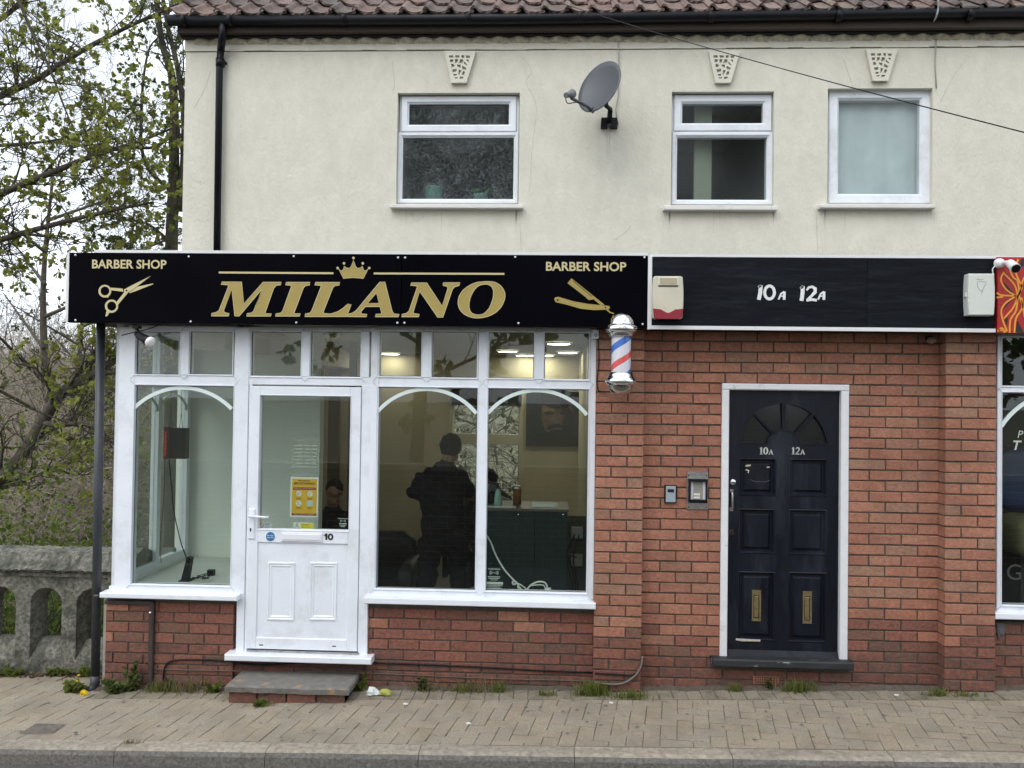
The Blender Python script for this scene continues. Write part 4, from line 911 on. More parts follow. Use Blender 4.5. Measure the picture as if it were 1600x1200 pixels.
# ---------------------------------------------------------------- small wall fittings
ic = thing('intercom', 'steel intercom panel with black hood beside the black door', 'intercom', (X(1089, 765), 0, Z(1089, 797)))
q = rect(1073, 737, 1106, 796); MB().cbox(q[0], q[1], -.008, .003, q[2], q[3], .002).build('back_plate', M_steel, ic)
q2 = rect(1076, 749, 1104.5, 784, -.02); b = MB(); b.ring(q2[0], q2[1], q2[2], q2[3], [(0, -.006), (0, -.045), (.006, -.050), (.010, -.050), (.013, -.030)]); b.box(q2[0], q2[1], -.055, -.008, q2[3]-.014, q2[3]+.004); b.box(q2[0], q2[1], -.05, -.008, q2[2]-.006, q2[2]+.016); b.build('hood', M_black, ic)
b = MB(); b.box(q2[0]+.012, q2[1]-.012, -.030, -.008, q2[2]+.012, q2[3]-.012); b.build('speaker_panel', mat('intercom_grey', (.26, .25, .22), .5, var=.15, scale=60), ic)
for a in (q2[0]+.013, q2[1]-.030): MB().box(a, a+.017, -.034, -.030, q2[2]+.018, q2[3]-.018).build('side_strip', mat('strip_silver', (.55, .57, .60), .35), ic)
for z_ in (q2[2]+.022, q2[2]+.044): MB().cbox(q2[0]+.034, q2[0]+.078, -.036, -.030, z_, z_+.016, .002).build('call_button', mat('button_white', (.66, .64, .56), .5), ic)
for a in (q[0]+.012, q[1]-.012):
    for z_ in (q[2]+.016, q[3]-.025): MB().lathe([(0, -.011), (.004, -.010), (.005, -.008)], (a, 0, z_), 8, 'y').build('screw', M_dark, ic)
ks = thing('entry_reader', 'small grey entry fob reader on the brickwork left of the intercom', 'entry reader', (X(1047, 772), 0, Z(1047, 785)))
q = rect(1038, 758, 1056, 785); b = MB(); b.cbox(q[0]-.001, q[1]+.001, -.03, .003, q[2]-.002, q[3]+.002, .006); b.build('casing', M_black, ks)
b = MB(); b.cbox(q[0]+.006, q[1]-.006, -.036, -.03, q[2]+.005, q[3]-.004, .003); b.build('face_plate', mat('reader_grey', (.30, .36, .40), .4), ks)
b = MB(); b.box(q[0]+.018, q[1]-.018, -.0375, -.036, q[3]-.048, q[3]-.025); b.build('window', M_dark, ks)
jb = thing('junction_box', 'white junction box at the top corner of the wide shop window', 'junction box', (X(930, 522, -.1), -.1, Z(930, 528, -.1)))
q = rect(925, 515, 935.5, 529, -.11); b = MB(); b.cbox(q[0], q[1], -.115, -.045, q[2], q[3], .003); b.build('casing', M_white, jb)
c = ((q[0]+q[1])/2+.002, (q[2]+q[3])/2-.008); b = MB(); b.lathe([(.006, -.118), (.010, -.1165), (.011, -.115)], (c[0], 0, c[1]), 12, 'y'); b.build('screw', M_grey, jb)
b = MB(); b.tube(spline([(X(934, 528, -.106), -.106, Z(934, 528, -.106)), (X(936, 560, -.106), -.106, Z(936, 560, -.106)), (X(933, 605, -.106), -.106, Z(933, 605, -.106)), (X(945, 612, -.12), -.12, Z(945, 612, -.12)), (X(960, 611, -.2), -.2, Z(960, 611, -.2))], 5), .004, 6)
tag(b.build('pole_cable', M_black, None), 'thin black cable from the junction box to the barber pole', 'cable')
pl = thing('passive_sensor', 'small brown sensor lamp tucked under the black fascia board', 'sensor', (X(1457, 529), 0, Z(1457, 535)))
b = MB(); c = at(1455, 531, -.06); b.lathe([(.0, c[1]-.03), (.022, c[1]-.022), (.032, c[1]-.008), (.030, c[1]+.004), (.012, c[1]+.02)], (c[0], -.06, 0), 16); b.build('shade', mat('old_brown', (.20, .15, .10), .6), pl)
b = MB(); b.box(c[0]-.015, c[0]+.015, -.06, 0, c[1]+.0, c[1]+.03); b.build('mount', M_dark, pl)
# spotlight under the sign
sp_ = thing('spotlight', 'black spotlight with white bulb hanging under the sign', 'spotlight', (X(222, 512, -.2), -.2, Z(222, 512, -.2)))
yS = -.19; a_ = at(213, 512, yS); b_ = at(217, 524, yS); c2 = at(236, 536, yS-.05)
b = MB(); b.box(a_[0]-.02, a_[0]+.025, yS-.02, yS+.03, a_[1]-.006, a_[1]+.014); b.tube([(a_[0], yS, a_[1]), (b_[0], yS, b_[1])], .012, 10); b.build('mount', M_black, sp_)
v0, v1 = Vector((b_[0]-.02, yS, b_[1]+.012)), Vector((c2[0]-.012, yS-.05, c2[1]+.010))
b = MB(); b.tube([v0, v0+(v1-v0)*.2, v0+(v1-v0)*.75, v1], [.018, .026, .032, .040], 16); b.build('holder', M_black, sp_)
dv = (v1-v0).normalized(); b = MB(); b.tube([v1-dv*.005, v1+dv*.012, v1+dv*.024, v1+dv*.030], [.037, .040, .032, .012], 16); b.build('bulb', mat('bulb_white', (.85, .85, .84), .3), sp_)
b = MB(); b.tube(spline([(X(190, 524, yS), yS, Z(190, 524, yS)), (X(210, 519, yS), yS, Z(210, 519, yS)), (X(232, 514, yS), yS, Z(232, 514, yS)), (X(250, 505, yS), yS+.03, Z(250, 505, yS))], 5), .004, 6)
tag(b.build('lamp_flex', M_black, None), 'black flex hanging slack behind the spotlight under the sign', 'cable')
# conduit and cables along the foot of the wall
cy_ = -.03
def cab(pts, y_=cy_, r_=.006, n=6, sp=4): return MB().tube(spline([(at(a, c, y_)[0], y_, at(a, c, y_)[1]) for a, c in pts], sp), r_, n)
b = MB(); q = rect(231.5, 941, 239, 1082, -.045); b.cbox(q[0], q[1], -.05, -.018, q[2]-.02, q[3], .006); q = rect(163, 938.5, 239, 945, -.045); b.cbox(q[0], q[1], -.048, -.018, q[2], q[3], .004)
tag(b.build('conduit', mat('brown_black_plastic', (.045, .036, .034), .5, var=.3, scale=12), None), 'dark plastic conduit dropping down the low brick panel by the corner', 'conduit')
c = at(235, 957, -.05); tag(MB().lathe([(0, -.062), (.008, -.06), (.011, -.05)], (c[0], 0, c[1]), 10, 'y').build('conduit_screw', M_chrome, None), 'bright screw head near the top of the dark conduit', 'screw')
tag(cab([(255, 1078), (256, 1050), (262, 1036), (280, 1031), (320, 1031), (356, 1033), (400, 1038), (470, 1036), (575, 1036), (650, 1038), (760, 1043), (850, 1048), (930, 1051)]).build('black_cable', M_black, None), 'black cable looping up and running under the white door sill', 'cable')
tag(cab([(239, 1045), (290, 1047), (350, 1048), (420, 1050), (500, 1050), (580, 1052), (650, 1055), (760, 1060), (880, 1063), (928, 1065)], r_=.004).build('brown_cable', mat('brown_cable', (.10, .08, .07), .6), None), 'thin brown cable along the lowest brick courses', 'cable')
tag(cab([(930, 1052), (965, 1054), (985, 1055), (998, 1050), (1002, 1040), (1003, 1028)], -.112, .006).build('corner_cable', M_black, None), 'black cable curling up the corner of the brick pier', 'cable')
tag(cab([(928, 1066), (950, 1069), (972, 1068), (990, 1058), (1001, 1043), (1004, 1025)], -.116, .007).build('grey_cable', mat('grey_cable', (.16, .14, .12), .6), None), 'thicker grey cable bending up beside the pier corner', 'cable')
b = MB(); q = rect(1108+0, 1060, 1139, 1069, -.004); q = rect(1177, 1057, 1217, 1069, -.004); b.cbox(q[0], q[1], -.006, .01, q[2], q[3], .002); vb = b.build('air_brick', M_brick[1], None)
tag(vb, 'perforated terracotta air brick below the black door', 'air brick')
for i in range(10):
    for j in range(3):
        x_ = q[0]+.012+i*(q[1]-q[0]-.02)/10; z_ = q[2]+.009+j*.016; MB().box(x_, x_+.009, -.0065, -.0055, z_, z_+.009).build('hole', M_dark, vb)
# stone step
stp = thing('door_step', 'worn grey stone step on bricks below the white shop door', 'step', (X(455, 1080, -.2), -.15, gz(-1.6, 0)))
sx0, sx1 = X(351, 1074, -.34), X(546, 1074, -.34); zt_ = Z(450, 1063+12, -.34); zt_ = Z(450, 1074, -.34)+.0
b = MB(); n = 16; top = []; 
outl = [(sx0+(sx1-sx0)*i/n, -.34+random.uniform(-.008, .006)) for i in range(n+1)]+[(sx1+random.uniform(-.004, .006), -.34+.32*i/5) for i in range(1, 6)]+[(sx0+random.uniform(-.006, .004), -.02-.32*i/5) for i in range(0, 5)]
N = len(outl); vs = []
for dz, sh in ((-.045, .004), (-.010, 0), (0, .010)):
    for x_, y_ in outl:
        cx_, cy2 = (sx0+sx1)/2, -.18; vs.append((x_-(x_-cx_)/abs(x_-cx_+1e-6)*sh if abs(x_-cx_) > .3 else x_, y_+(sh if y_ < cy2 else 0), zt_+dz+random.uniform(-.0015, .0015)))
fs = [(r_*N+i, r_*N+(i+1) % N, (r_+1)*N+(i+1) % N, (r_+1)*N+i) for r_ in range(2) for i in range(N)]+[tuple(2*N+i for i in range(N))]
b.add(vs, fs); b.build('step_slab', mat('step_stone', (.17, .16, .145), .9, var=.2, scale=14, bump=.5, bscale=40, dirt=(.34, .22, .10), dscale=7, dlo=.60, dhi=.66), stp)
for i in range(4):
    a = sx0+.02+i*(sx1-sx0-.05)/4; o = MB().cbox(a, a+(sx1-sx0-.05)/4-.01, -.31+random.uniform(-.006, .006), -.05, zt_-.13, zt_-.047, .004).build('brick', M_brickd[i % 4], stp)
MB().box(sx0+.025, sx1-.04, -.298, -.05, zt_-.14, zt_-.048).build('mortar_bed', M_mortar, stp)

# ---------------------------------------------------------------- inside the shop
M_wallw = mat('shop_wall_warm', (.45, .40, .28), .85, var=.06, scale=2)
M_wallp = mat('shop_wall_pale', (.80, .83, .76), .85, var=.03, scale=2)
M_ceil = mat('shop_ceiling', (.30, .30, .25), .9)
ZC, ZF = 2.62, .06
YB = 4.5
RX0, RX1 = sA[0]+.02, PX1a+.03
YP = 1.25
XPE = X(499, 720, YP)
bwn = rect(700, 610, 818, 797, YB)
mb = MB(); mb.poly([[(RX0, ZF), (RX1, ZF), (RX1, ZC), (RX0, ZC)], rl(bwn)[::-1]], YB, YB+.15); mb.build('interior_back_wall', M_wallw, bld)
MB().box(RX0-.0, XPE, YP, YP+.12, ZF, ZC-.001).build('interior_partition', M_wallp, bld)
mb = MB(); mb.box(RX1, RX1+.08, .03, YB-.001, ZF, ZC-.002); mb.build('interior_side_wall', M_wallw, bld); MB().box(RX0-.08, RX0+.02, 1.205, YB, BASE, ZC-.002).build('interior_side_wall', M_wallp, bld)
MB().box(RX0-.1, RX1+.1, .03, YB+.15, ZC, ZC+.06).build('ceiling', M_ceil, bld)
MB().box(RX0-.02, RX1+.06, .03, YB, ZF-.06, ZF).build('floor', mat('shop_floor', (.055, .05, .045), .45, var=.3, scale=4), bld)
x_, _ = at(549, 720, 2.4); MB().box(x_-.04, x_+.03, 2.4, 2.46, ZF, ZC-.003).build('interior_post', mat('interior_dark_wood', (.10, .09, .065), .7), bld)
MB().box(X(512, 700, 4.3), X(530, 700, 4.3), 4.3, 4.36, ZF, ZC-.003).build('interior_post', MATS['interior_dark_wood'], bld)
# back window
mb = MB(); upvc(mb, bwn[0], bwn[1], bwn[2], bwn[3], .07, YB-.01, .08); q = rect(706, 678, 812, 694, YB); mb.cbox(q[0], q[1], YB-.008, YB+.06, q[2], q[3], .004)
bwi = mb.build('back_window', mat('back_window_frame', (.42, .39, .28), .5), bld)
MB().box(bwn[0]+.06, bwn[1]-.06, YB+.03, YB+.036, bwn[2]+.06, bwn[3]-.06).build('pane', M_glass2, bwi)
mb = MB(); q = rect(706, 600, 815, 634, YB-.03); mb.box(q[0], q[1], YB-.03, YB-.012, q[2], q[3]); mb.build('roller_blind', M_dark, bwi)
# side glazing at the corner
SX = sA[0]+.035; zg0, zg1 = Z(280, 914, .0), Z(280, 514, 0)
mb = MB()
for y_ in (.032, .60, 1.14): mb.box(SX-.03, SX+.03, y_, y_+.06, zg0-.02, zg1+.05)
for z0_, z1_ in ((zg0-.02, zg0+.05), (Z(280, 600)-.02, Z(280, 585)), (zg1-.02, zg1+.05)): mb.box(SX-.028, SX+.028, .09, 1.14, z0_, z1_)
sgz = mb.build('side_window', M_white, bld)
for ya, yb_ in ((.09, .60), (.66, 1.14)):
    MB().box(SX-.003, SX+.003, ya, yb_, zg0+.05, Z(280, 600)-.02).build('pane', M_glass, sgz); MB().box(SX-.003, SX+.003, ya, yb_, Z(280, 585), zg1-.02).build('pane', M_glass, sgz)
    a_ = arc((ya+yb_)/2, Z(280, 645), (yb_-ya)/2, .13, 180, 0, 14); MB().tube([(SX+.012, p[0], p[1]) for p in a_], .012, 6).build('arch_bar', MATS['arch_white'], sgz)
MB().box(SX-.029, SX+.03, -.0, 1.24, BASE, zg0-.021).build('side_riser', M_wallp, bld)
zsh = Z(285, 917, .05)
mb = MB(); mb.box(SX+.032, X(362, 900, .1), .035, 1.245, zsh-.05, zsh-.015); mb.build('window_shelf', mat('shelf_white', (.60, .62, .58), .5), bld)
# ceiling lights
M_led = mat('led_disc', (.9, .9, .85), .4, emit=(1, .93, .74, 1), estr=17)
n_l = 0
names_l = ['nearest the corner window', 'seen through the left half of the door toplight', 'low in the right half of the door toplight', 'in the first toplight of the wide window', 'higher of the two in the third toplight', 'lower of the two in the third toplight', 'topmost in the last toplight', 'second from top in the last toplight', 'lowest and smallest in the last toplight']
for (px_, py_), nm in zip(((350, 525), (480, 526), (531, 556), (610, 559), (793, 549), (820, 560), (873, 537), (887, 551), (851, 564)), names_l):
    d = _f+CR*((px_-800)/FPX)-CU*((py_-600)/FPX); t = (ZC-.012-CAMP.z)/d.z; p = CAMP+d*t
    if p.y > YB-.15: p = CAMP+d*((YB-.2-CAMP.y)/d.y); p.z = ZC-.012
    o = thing('ceiling_light', 'lit round ceiling light '+nm, 'ceiling light', (p.x, p.y, ZC-.02), 'round lights in the shop ceiling')
    MB().lathe([(.0, ZC-.016), (.105, ZC-.016), (.112, ZC-.010)], (p.x, p.y, 0), 24).build('diffuser', M_led, o)
    MB().lathe([(.112, ZC-.018), (.128, ZC-.012), (.128, ZC-.001)], (p.x, p.y, 0), 24).build('rim', M_white, o)
# painting (a plain dark portrait-like panel, no known work)
q = rect(822, 612, 906, 697, YB-.05)
pt = thing('wall_painting', 'dark blue portrait canvas hanging on the back wall', 'painting', (q[0], YB-.05, q[2]))
MB().cbox(q[0], q[1], YB-.06, YB-.012, q[2], q[3], .003).build('canvas', mat('canvas_blue', (.006, .012, .024), .6, var=.7, scale=4), pt)
cx, cz = (q[0]+q[1])/2+.02, (q[2]+q[3])/2; sw = (q[1]-q[0])/84; y_ = YB-.0615
def blob(pts, m, nm, dy=0): MB().poly([[(cx+a*sw, cz+b*sw) for a, b in pts]], y_-dy, YB-.06).build(nm, m, pt)
def el(a, b, ra, rb, n=18): return [(a+ra*math.cos(2*math.pi*i/n), b+rb*math.sin(2*math.pi*i/n)) for i in range(n)]
M_pf = mat('portrait_brown', (.085, .058, .042), .7, var=.75, scale=9); M_pd = mat('portrait_dark', (.008, .008, .008), .7); M_pl = mat('portrait_light', (.075, .055, .04), .7, var=.5, scale=14)
blob([(-42, -42), (40, -42), (38, -30), (24, -20), (-20, -22), (-36, -32)], M_pd, 'painted_shoulders'); blob(el(4, 6, 25, 34), M_pf, 'painted_head', .001); blob(el(4, 32, 27, 16), M_pd, 'painted_hair', .002)
blob(el(-8, 9, 8, 3), M_pd, 'painted_eye', .003); blob(el(15, 9, 8, 3), M_pd, 'painted_eye', .003); blob([(3, 8), (5, 8), (8, -3), (2, -3)], M_pl, 'painted_nose', .003); blob([(8, 30), (20, 24), (29, 8), (26, -14), (14, -27), (12, -10), (16, 4), (10, 14)], M_pd, 'painted_shadow', .002); blob([(-12, -18), (-8, -10), (4, -7), (16, -10), (21, -18), (12, -14), (-2, -14)], M_pd, 'painted_moustache', .003); blob(el(5, -25, 17, 9), M_pd, 'painted_beard', .0025)
# counter and things on it
CY = .62
q = rect(746, 797, 886, 930, CY); zct = Z(820, 797, CY)
ct = thing('reception_counter', 'dark green panelled reception counter behind the wide window', 'counter', ((q[0]+q[1])/2, CY, ZF))
xm_ = X(835, 860, CY); M_ctr = mat('counter_green', (.010, .021, .021), .4, spec=.2, var=.15, scale=5)
for a, b in ((q[0], xm_-.002), (xm_+.002, q[1])): MB().cbox(a, b, CY, CY+.03, ZF, zct-.012, .002).build('front_panel', M_ctr, ct)
MB().cbox(q[0]-.01, q[1]+.01, CY-.012, CY+.50, zct-.011, zct+.012, .003).build('counter_top', mat('counter_edge', (.07, .055, .045), .4), ct)
MB().box(q[0], q[1], CY+.031, CY+.48, ZF, zct-.013).build('carcass', M_ctr, ct)
for a, b in ((810, 804), (880, 804)):
    c = at(a, b, CY); MB().lathe([(0, CY-.004), (.006, CY-.003), (.007, CY)], (c[0], 0, c[1]), 10, 'y').build('fixing', M_chrome, ct)
def on_ct(px_, Y): return X(px_, 780, Y), Y, zct+.012
x_, y_, z_ = on_ct(778, .75)
bt = thing('pump_bottle', 'pale green sanitiser bottle with black pump on the counter', 'bottle', (x_, y_, z_)); s_ = (Z(778, 755, .75)-z_)
b = MB(); b.lathe([(0, z_), (.030, z_), (.033, z_+.01), (.030, z_+s_*.4), (.020, z_+s_*.66), (.011, z_+s_*.74), (.011, z_+s_*.78)], (x_, y_, 0), 18); b.build('body', mat('sanitiser_green', (.20, .36, .30), .2), bt)
b = MB(); b.lathe([(.014, z_+s_*.76), (.014, z_+s_*.86), (.006, z_+s_*.87), (.006, z_+s_)], (x_, y_, 0), 12); b.box(x_-.045, x_+.012, y_-.008, y_+.008, z_+s_*.95, z_+s_*1.01); b.build('pump', M_black, bt)
x_, y_, z_ = on_ct(808, .9); jr = thing('glass_jar', 'amber filled jar standing on the counter beside the pump bottle', 'jar', (x_, y_, z_)); h_ = Z(808, 759, .9)-z_
b = MB(); b.lathe([(0, z_), (.034, z_), (.034, z_+h_*.86)], (x_, y_, 0), 20); b.build('body', mat('amber', (.20, .085, .02), .2), jr); b = MB(); b.lathe([(.037, z_+h_*.86), (.037, z_+h_), (0, z_+h_)], (x_, y_, 0), 20); b.build('lid', M_steel, jr)
x_, y_, z_ = on_ct(851, .8); b = MB()
for i in range(4): b.box(x_-.10+random.uniform(-.008, .008), x_+.10+random.uniform(-.01, .01), y_-.07, y_+.07, z_+i*.006, z_+i*.006+.0055)
tag(b.build('paper_stack', mat('paper_white', (.62, .66, .60), .8), None), 'stack of pale papers on the counter near the side wall', 'papers')
x_, y_, z_ = on_ct(775, .70); b = MB(); b.box(x_-.10, x_+.16, y_-.05, y_+.02, z_, z_+.006); tag(b.build('appointment_book', mat('book_grey', (.42, .43, .40), .7), None), 'flat grey appointment book under the pump bottle', 'book')
x_, y_, z_ = on_ct(766, .95); td = thing('desk_mirror', 'dark round desk mirror behind the pump bottle', 'mirror', (x_, y_, z_)); b = MB(); b.lathe([(0, -.012), (.085, -.010), (.092, 0), (.085, .012), (0, .012)], (0, 0, 0), 24, 'y'); b.v = [(x_+p[0], y_+p[1], z_+.09+p[2]*.95) for p in b.v]; b.build('glass_disc', mat('black_mirror', (.01, .01, .012), .15), td); MB().lathe([(.06, z_), (.06, z_+.006), (.01, z_+.012)], (x_, y_+.02, 0), 16).build('base', M_black, td)
# white extension lead in the window
YL = .09
wl_ = lambda a, b: (at(a, b, YL)[0], YL, at(a, b, YL)[1])
ld = thing('extension_lead', 'white flex with plug block lying coiled at the window bottom', 'extension lead', wl_(820, 924))
b = MB(); b.tube(spline([wl_(757, 832), wl_(766, 846), wl_(775, 868), wl_(788, 890), wl_(803, 907), wl_(806, 912), wl_(802, 913), wl_(801, 909), wl_(806, 909), wl_(812, 918), wl_(820, 924), wl_(830, 914), wl_(842, 909), wl_(852, 911), wl_(856, 920)], 5), .0065, 7)
b.tube(spline([wl_(805, 910), wl_(814, 914), wl_(822, 921), wl_(815, 925), wl_(808, 916)], 5), .005, 6); b.tube(spline([wl_(830, 915), wl_(840, 914), wl_(850, 915), wl_(852, 924)], 5), .0045, 6); b.build('flex', mat('flex_white', (.62, .66, .62), .5), ld)
q = rect(852, 919, 861, 927, YL); b = MB(); b.cbox(q[0], q[1], YL-.02, YL+.02, q[2]-.01, q[3], .004); b.build('plug', MATS['flex_white'], ld)
# sockets and leads on the side wall beyond the counter
sk = thing('wall_socket', 'white double socket with black leads beside the reception counter', 'socket', (RX1-.01, 1.3, .55))
for z_ in (.62, .86): MB().cbox(RX1-.16, RX1-.06, 1.28, 1.32, z_, z_+.10, .006).build('socket_plate', MATS['flex_white'], sk)
MB().box(RX1-.20, RX1-.002, 1.321, 1.36, ZF, 1.05).build('backing_board', mat('board_grey', (.12, .11, .085), .8), sk)
b = MB()
for i in range(3): b.tube(spline([(RX1-.09-.02*i, 1.27, .90-.2*(i % 2)), (RX1-.14-.03*i, 1.22, .70), (RX1-.10-.02*i, 1.2, .45), (RX1-.15, 1.22, .25), (RX1-.12, 1.26, .1)], 5), .006, 6)
b.build('lead', M_black, sk)
# sofa
def J(px_, py_, Y): x, z = at(px_, py_, Y); return Vector((x, Y, z))
sf = thing('waiting_sofa', 'low dark sofa seen at the left of the wide window', 'sofa', (X(600, 900, 1.2), 1.2, ZF)); M_sofa = mat('sofa_black', (.004, .004, .0045), .5, spec=.2)
c = J(598, 875, 1.2); b = MB(); rbox(b, (c.x-.05, 1.5, .55), (.62, .18, .62)); b.build('backrest', M_sofa, sf); b = MB(); rbox(b, (c.x-.05, 1.2, .32), (.62, .6, .26)); b.build('seat', M_sofa, sf)
for dx in (-.33, .25): b = MB(); rbox(b, (c.x+dx, 1.2, .42), (.14, .66, .50)); b.build('armrest', M_sofa, sf)
b = MB(); b.box(c.x-.30, c.x+.22, .95, 1.5, ZF, .20); b.build('base', M_dark, sf)

# people ---------------------------------------------------------------
def figure(name, label, cat, J_, E_, mats, hair=None):
    skin_i = mats.index(M_skin)
    keys = list(J_); bm_ = MB(); two = lambda r_: r_ if isinstance(r_, tuple) else (r_, r_)
    def ell(c, rx, ry, rz_):
        n, m = 12, 7; vs = []; fs = []
        for i in range(m+1):
            th = math.pi*i/m
            for k_ in range(n): a = 2*math.pi*k_/n; vs.append((c.x+rx*math.sin(th)*math.cos(a), c.y+ry*math.sin(th)*math.sin(a), c.z+rz_*math.cos(th)))
        for i in range(m):
            for k_ in range(n): fs.append((i*n+k_, (i+1)*n+k_, (i+1)*n+(k_+1) % n, i*n+(k_+1) % n))
        bm_.add(vs, fs)
    for a, b in E_:                               # tapered limbs between the joints, all fused into one surface below
        pa, pb = J_[a][0], J_[b][0]; ra, rb = two(J_[a][1]), two(J_[b][1]); n = max(2, int((pb-pa).length/(.6*min(ra[1], rb[1])+.002)))
        for i in range(n+1):
            t = i/n; r_ = (ra[0]+(rb[0]-ra[0])*t, ra[1]+(rb[1]-ra[1])*t); ell(pa.lerp(pb, t), r_[0], r_[1], (min(r_)+r_[0])/2)
    me = bm_.mesh(name+'_rig', mats[0]); o = bpy.data.objects.new(name+'_rig', me); COL.objects.link(o)
    rm = o.modifiers.new('Remesh', 'REMESH'); rm.mode = 'VOXEL'; rm.voxel_size = .0105
    s2 = o.modifiers.new('Smooth', 'SMOOTH'); s2.iterations = 5; s2.factor = .5
    dg = bpy.context.evaluated_depsgraph_get(); out = bpy.data.meshes.new_from_object(o.evaluated_get(dg)); bpy.data.objects.remove(o)
    out.materials.clear()
    for m in mats: out.materials.append(m)
    N = len(out.polygons); ce = np.empty(N*3); out.polygons.foreach_get('center', ce); ce = ce.reshape(-1, 3)
    jp = np.array([tuple(J_[k_][0]) for k_ in keys]); jr = np.array([max(two(J_[k_][1])) for k_ in keys]); jm = np.array([J_[k_][2] for k_ in keys])
    best = np.argmin(np.stack([np.linalg.norm(ce-jp[i], axis=1)/jr[i] for i in range(len(keys))]), axis=0)
    out.polygons.foreach_set('material_index', jm[best].astype(np.int32)); out.polygons.foreach_set('use_smooth', np.ones(N, dtype=bool))
    cl_ = {v for p in out.polygons if p.material_index != skin_i for v in p.vertices}
    nv = len(out.vertices); co = np.empty(nv*3); no = np.empty(nv*3); out.vertices.foreach_get('co', co); out.vertices.foreach_get('normal', no); co = co.reshape(-1, 3); no = no.reshape(-1, 3)
    am = .007*np.sin(co[:, 2]*34+7*np.sin(co[:, 0]*9)+co[:, 1]*11)+.005*np.sin(co[:, 2]*71+co[:, 0]*45)   # creases in the clothes
    msk = np.zeros(nv); msk[list(cl_)] = 1; co += no*(am*msk)[:, None]; out.vertices.foreach_set('co', co.ravel()); out.update()
    bo = bpy.data.objects.new(name, out); COL.objects.link(bo); tag(bo, label, cat)
    if hair:
        c_, rad, m, tilt = hair; hb = MB(); n, mm = 20, 14; vs = []; fs = []
        for i in range(mm+1):
            th = math.pi*.66*i/mm
            for k_ in range(n):
                a = 2*math.pi*k_/n; q_ = 1+.035*math.sin(5*a+i)+random.uniform(-.012, .012)
                vs.append(Vector((rad[0]*math.sin(th)*math.cos(a)*q_, rad[1]*math.sin(th)*math.sin(a)*q_, rad[2]*math.cos(th)*q_)))
        for i in range(mm):
            for k_ in range(n): fs.append((i*n+k_, i*n+(k_+1) % n, (i+1)*n+(k_+1) % n, (i+1)*n+k_))
        mt = tilt.to_matrix() if hasattr(tilt, 'to_matrix') else tilt
        hb.add([c_+mt @ v for v in vs], fs, True); hb.build('hair', m, bo, fix=True)
    return bo
def hand(J_, E_, wrist, pre, d, side_, mi):
    """palm, four fingers of unequal length and a thumb, slightly curled"""
    w_ = J_[wrist][0]; d = d.normalized(); up_ = d.cross(side_).normalized()
    J_[pre+'palm'] = (w_+d*.075, (.034, .020), mi); E_.append((wrist, pre+'palm'))
    for i, (off, ln) in enumerate(((-.028, .060), (-.010, .072), (.010, .068), (.028, .052))):
        a, b, c = pre+'f%da' % i, pre+'f%db' % i, pre+'f%dc' % i
        J_[a] = (w_+d*.105+side_*off, .0095, mi); J_[b] = (w_+d*(.105+ln*.55)+side_*off*1.15-up_*.012, .009, mi); J_[c] = (w_+d*(.105+ln*.9)+side_*off*1.15-up_*.035, .0075, mi)
        E_ += [(pre+'palm', a), (a, b), (b, c)]
    J_[pre+'t1'] = (w_+d*.05-side_*.045-up_*.01, .011, mi); J_[pre+'t2'] = (w_+d*.085-side_*.058-up_*.02, .0095, mi); E_ += [(pre+'palm', pre+'t1'), (pre+'t1', pre+'t2')]
M_cloth = mat('black_shirt', (.0035, .004, .0055), .9, spec=.15, var=.3, scale=12); M_trou = mat('dark_trousers', (.0035, .0035, .0045), .9, spec=.15); M_skin = mat('skin', (.24, .125, .085), .55); M_hair = mat('dark_hair', (.004, .0035, .0035), .7, spec=.12, var=.4, scale=60); M_cape = mat('barber_cape', (.012, .012, .013), .5, var=.3, scale=10)
YB_ = .92
bJ = {'pelvis': (J(692, 838, YB_), (.185, .125), 0), 'spine': (J(691, 798, YB_), (.19, .125), 0), 'chest': (J(690, 763, YB_), (.20, .13), 0), 'upper': (J(694, 743, YB_), (.135, .095), 0), 'neck': (J(699, 722, YB_+.01), .056, 2), 'skull0': (J(702, 711, YB_+.03), (.068, .075), 2), 'skull': (J(705, 698, YB_+.05), (.080, .095), 2), 'crown': (J(704, 688, YB_+.045), (.055, .062), 2),
      'nose': (J(716, 705, YB_+.13), .014, 2), 'chin': (J(711, 714, YB_+.10), .032, 2), 'earL': (J(692, 701, YB_+.055), .016, 2), 'earR': (J(713, 699, YB_+.0), .014, 2),
      'shL': (J(661, 749, YB_), .072, 0), 'elL': (J(646, 768, YB_-.02), .062, 0), 'faL': (J(672, 778, YB_+.16), .048, 0), 'wrL': (J(722, 776, YB_+.32), .029, 2),
      'shR': (J(721, 749, YB_+.02), .072, 0), 'elR': (J(734, 768, YB_+.14), .052, 0), 'wrR': (J(738, 766, YB_+.36), .029, 2)}
px_, _, _ = bJ['pelvis'][0]
for s_, nm in ((-1, 'L'), (1, 'R')):
    ox = -.115 if s_ < 0 else .135
    bJ['hip'+nm] = (Vector((px_+ox*.9, YB_, .86)), .105, 1); bJ['kn'+nm] = (Vector((px_+ox*1.15, YB_-.02, .50)), .085, 1); bJ['an'+nm] = (Vector((px_+ox*1.2, YB_+.01, .13)), .07, 1); bJ['he'+nm] = (Vector((px_+ox*1.2, YB_-.03, .105)), .042, 1); bJ['to'+nm] = (Vector((px_+ox*1.4, YB_+.19, .095)), (.042, .032), 1)
bE = [('pelvis', 'spine'), ('spine', 'chest'), ('chest', 'upper'), ('upper', 'neck'), ('neck', 'skull0'), ('skull0', 'skull'), ('skull', 'crown'), ('skull', 'nose'), ('skull0', 'chin'), ('skull', 'earL'), ('skull', 'earR'), ('upper', 'shL'), ('shL', 'elL'), ('elL', 'faL'), ('faL', 'wrL'), ('upper', 'shR'), ('shR', 'elR'), ('elR', 'wrR')]
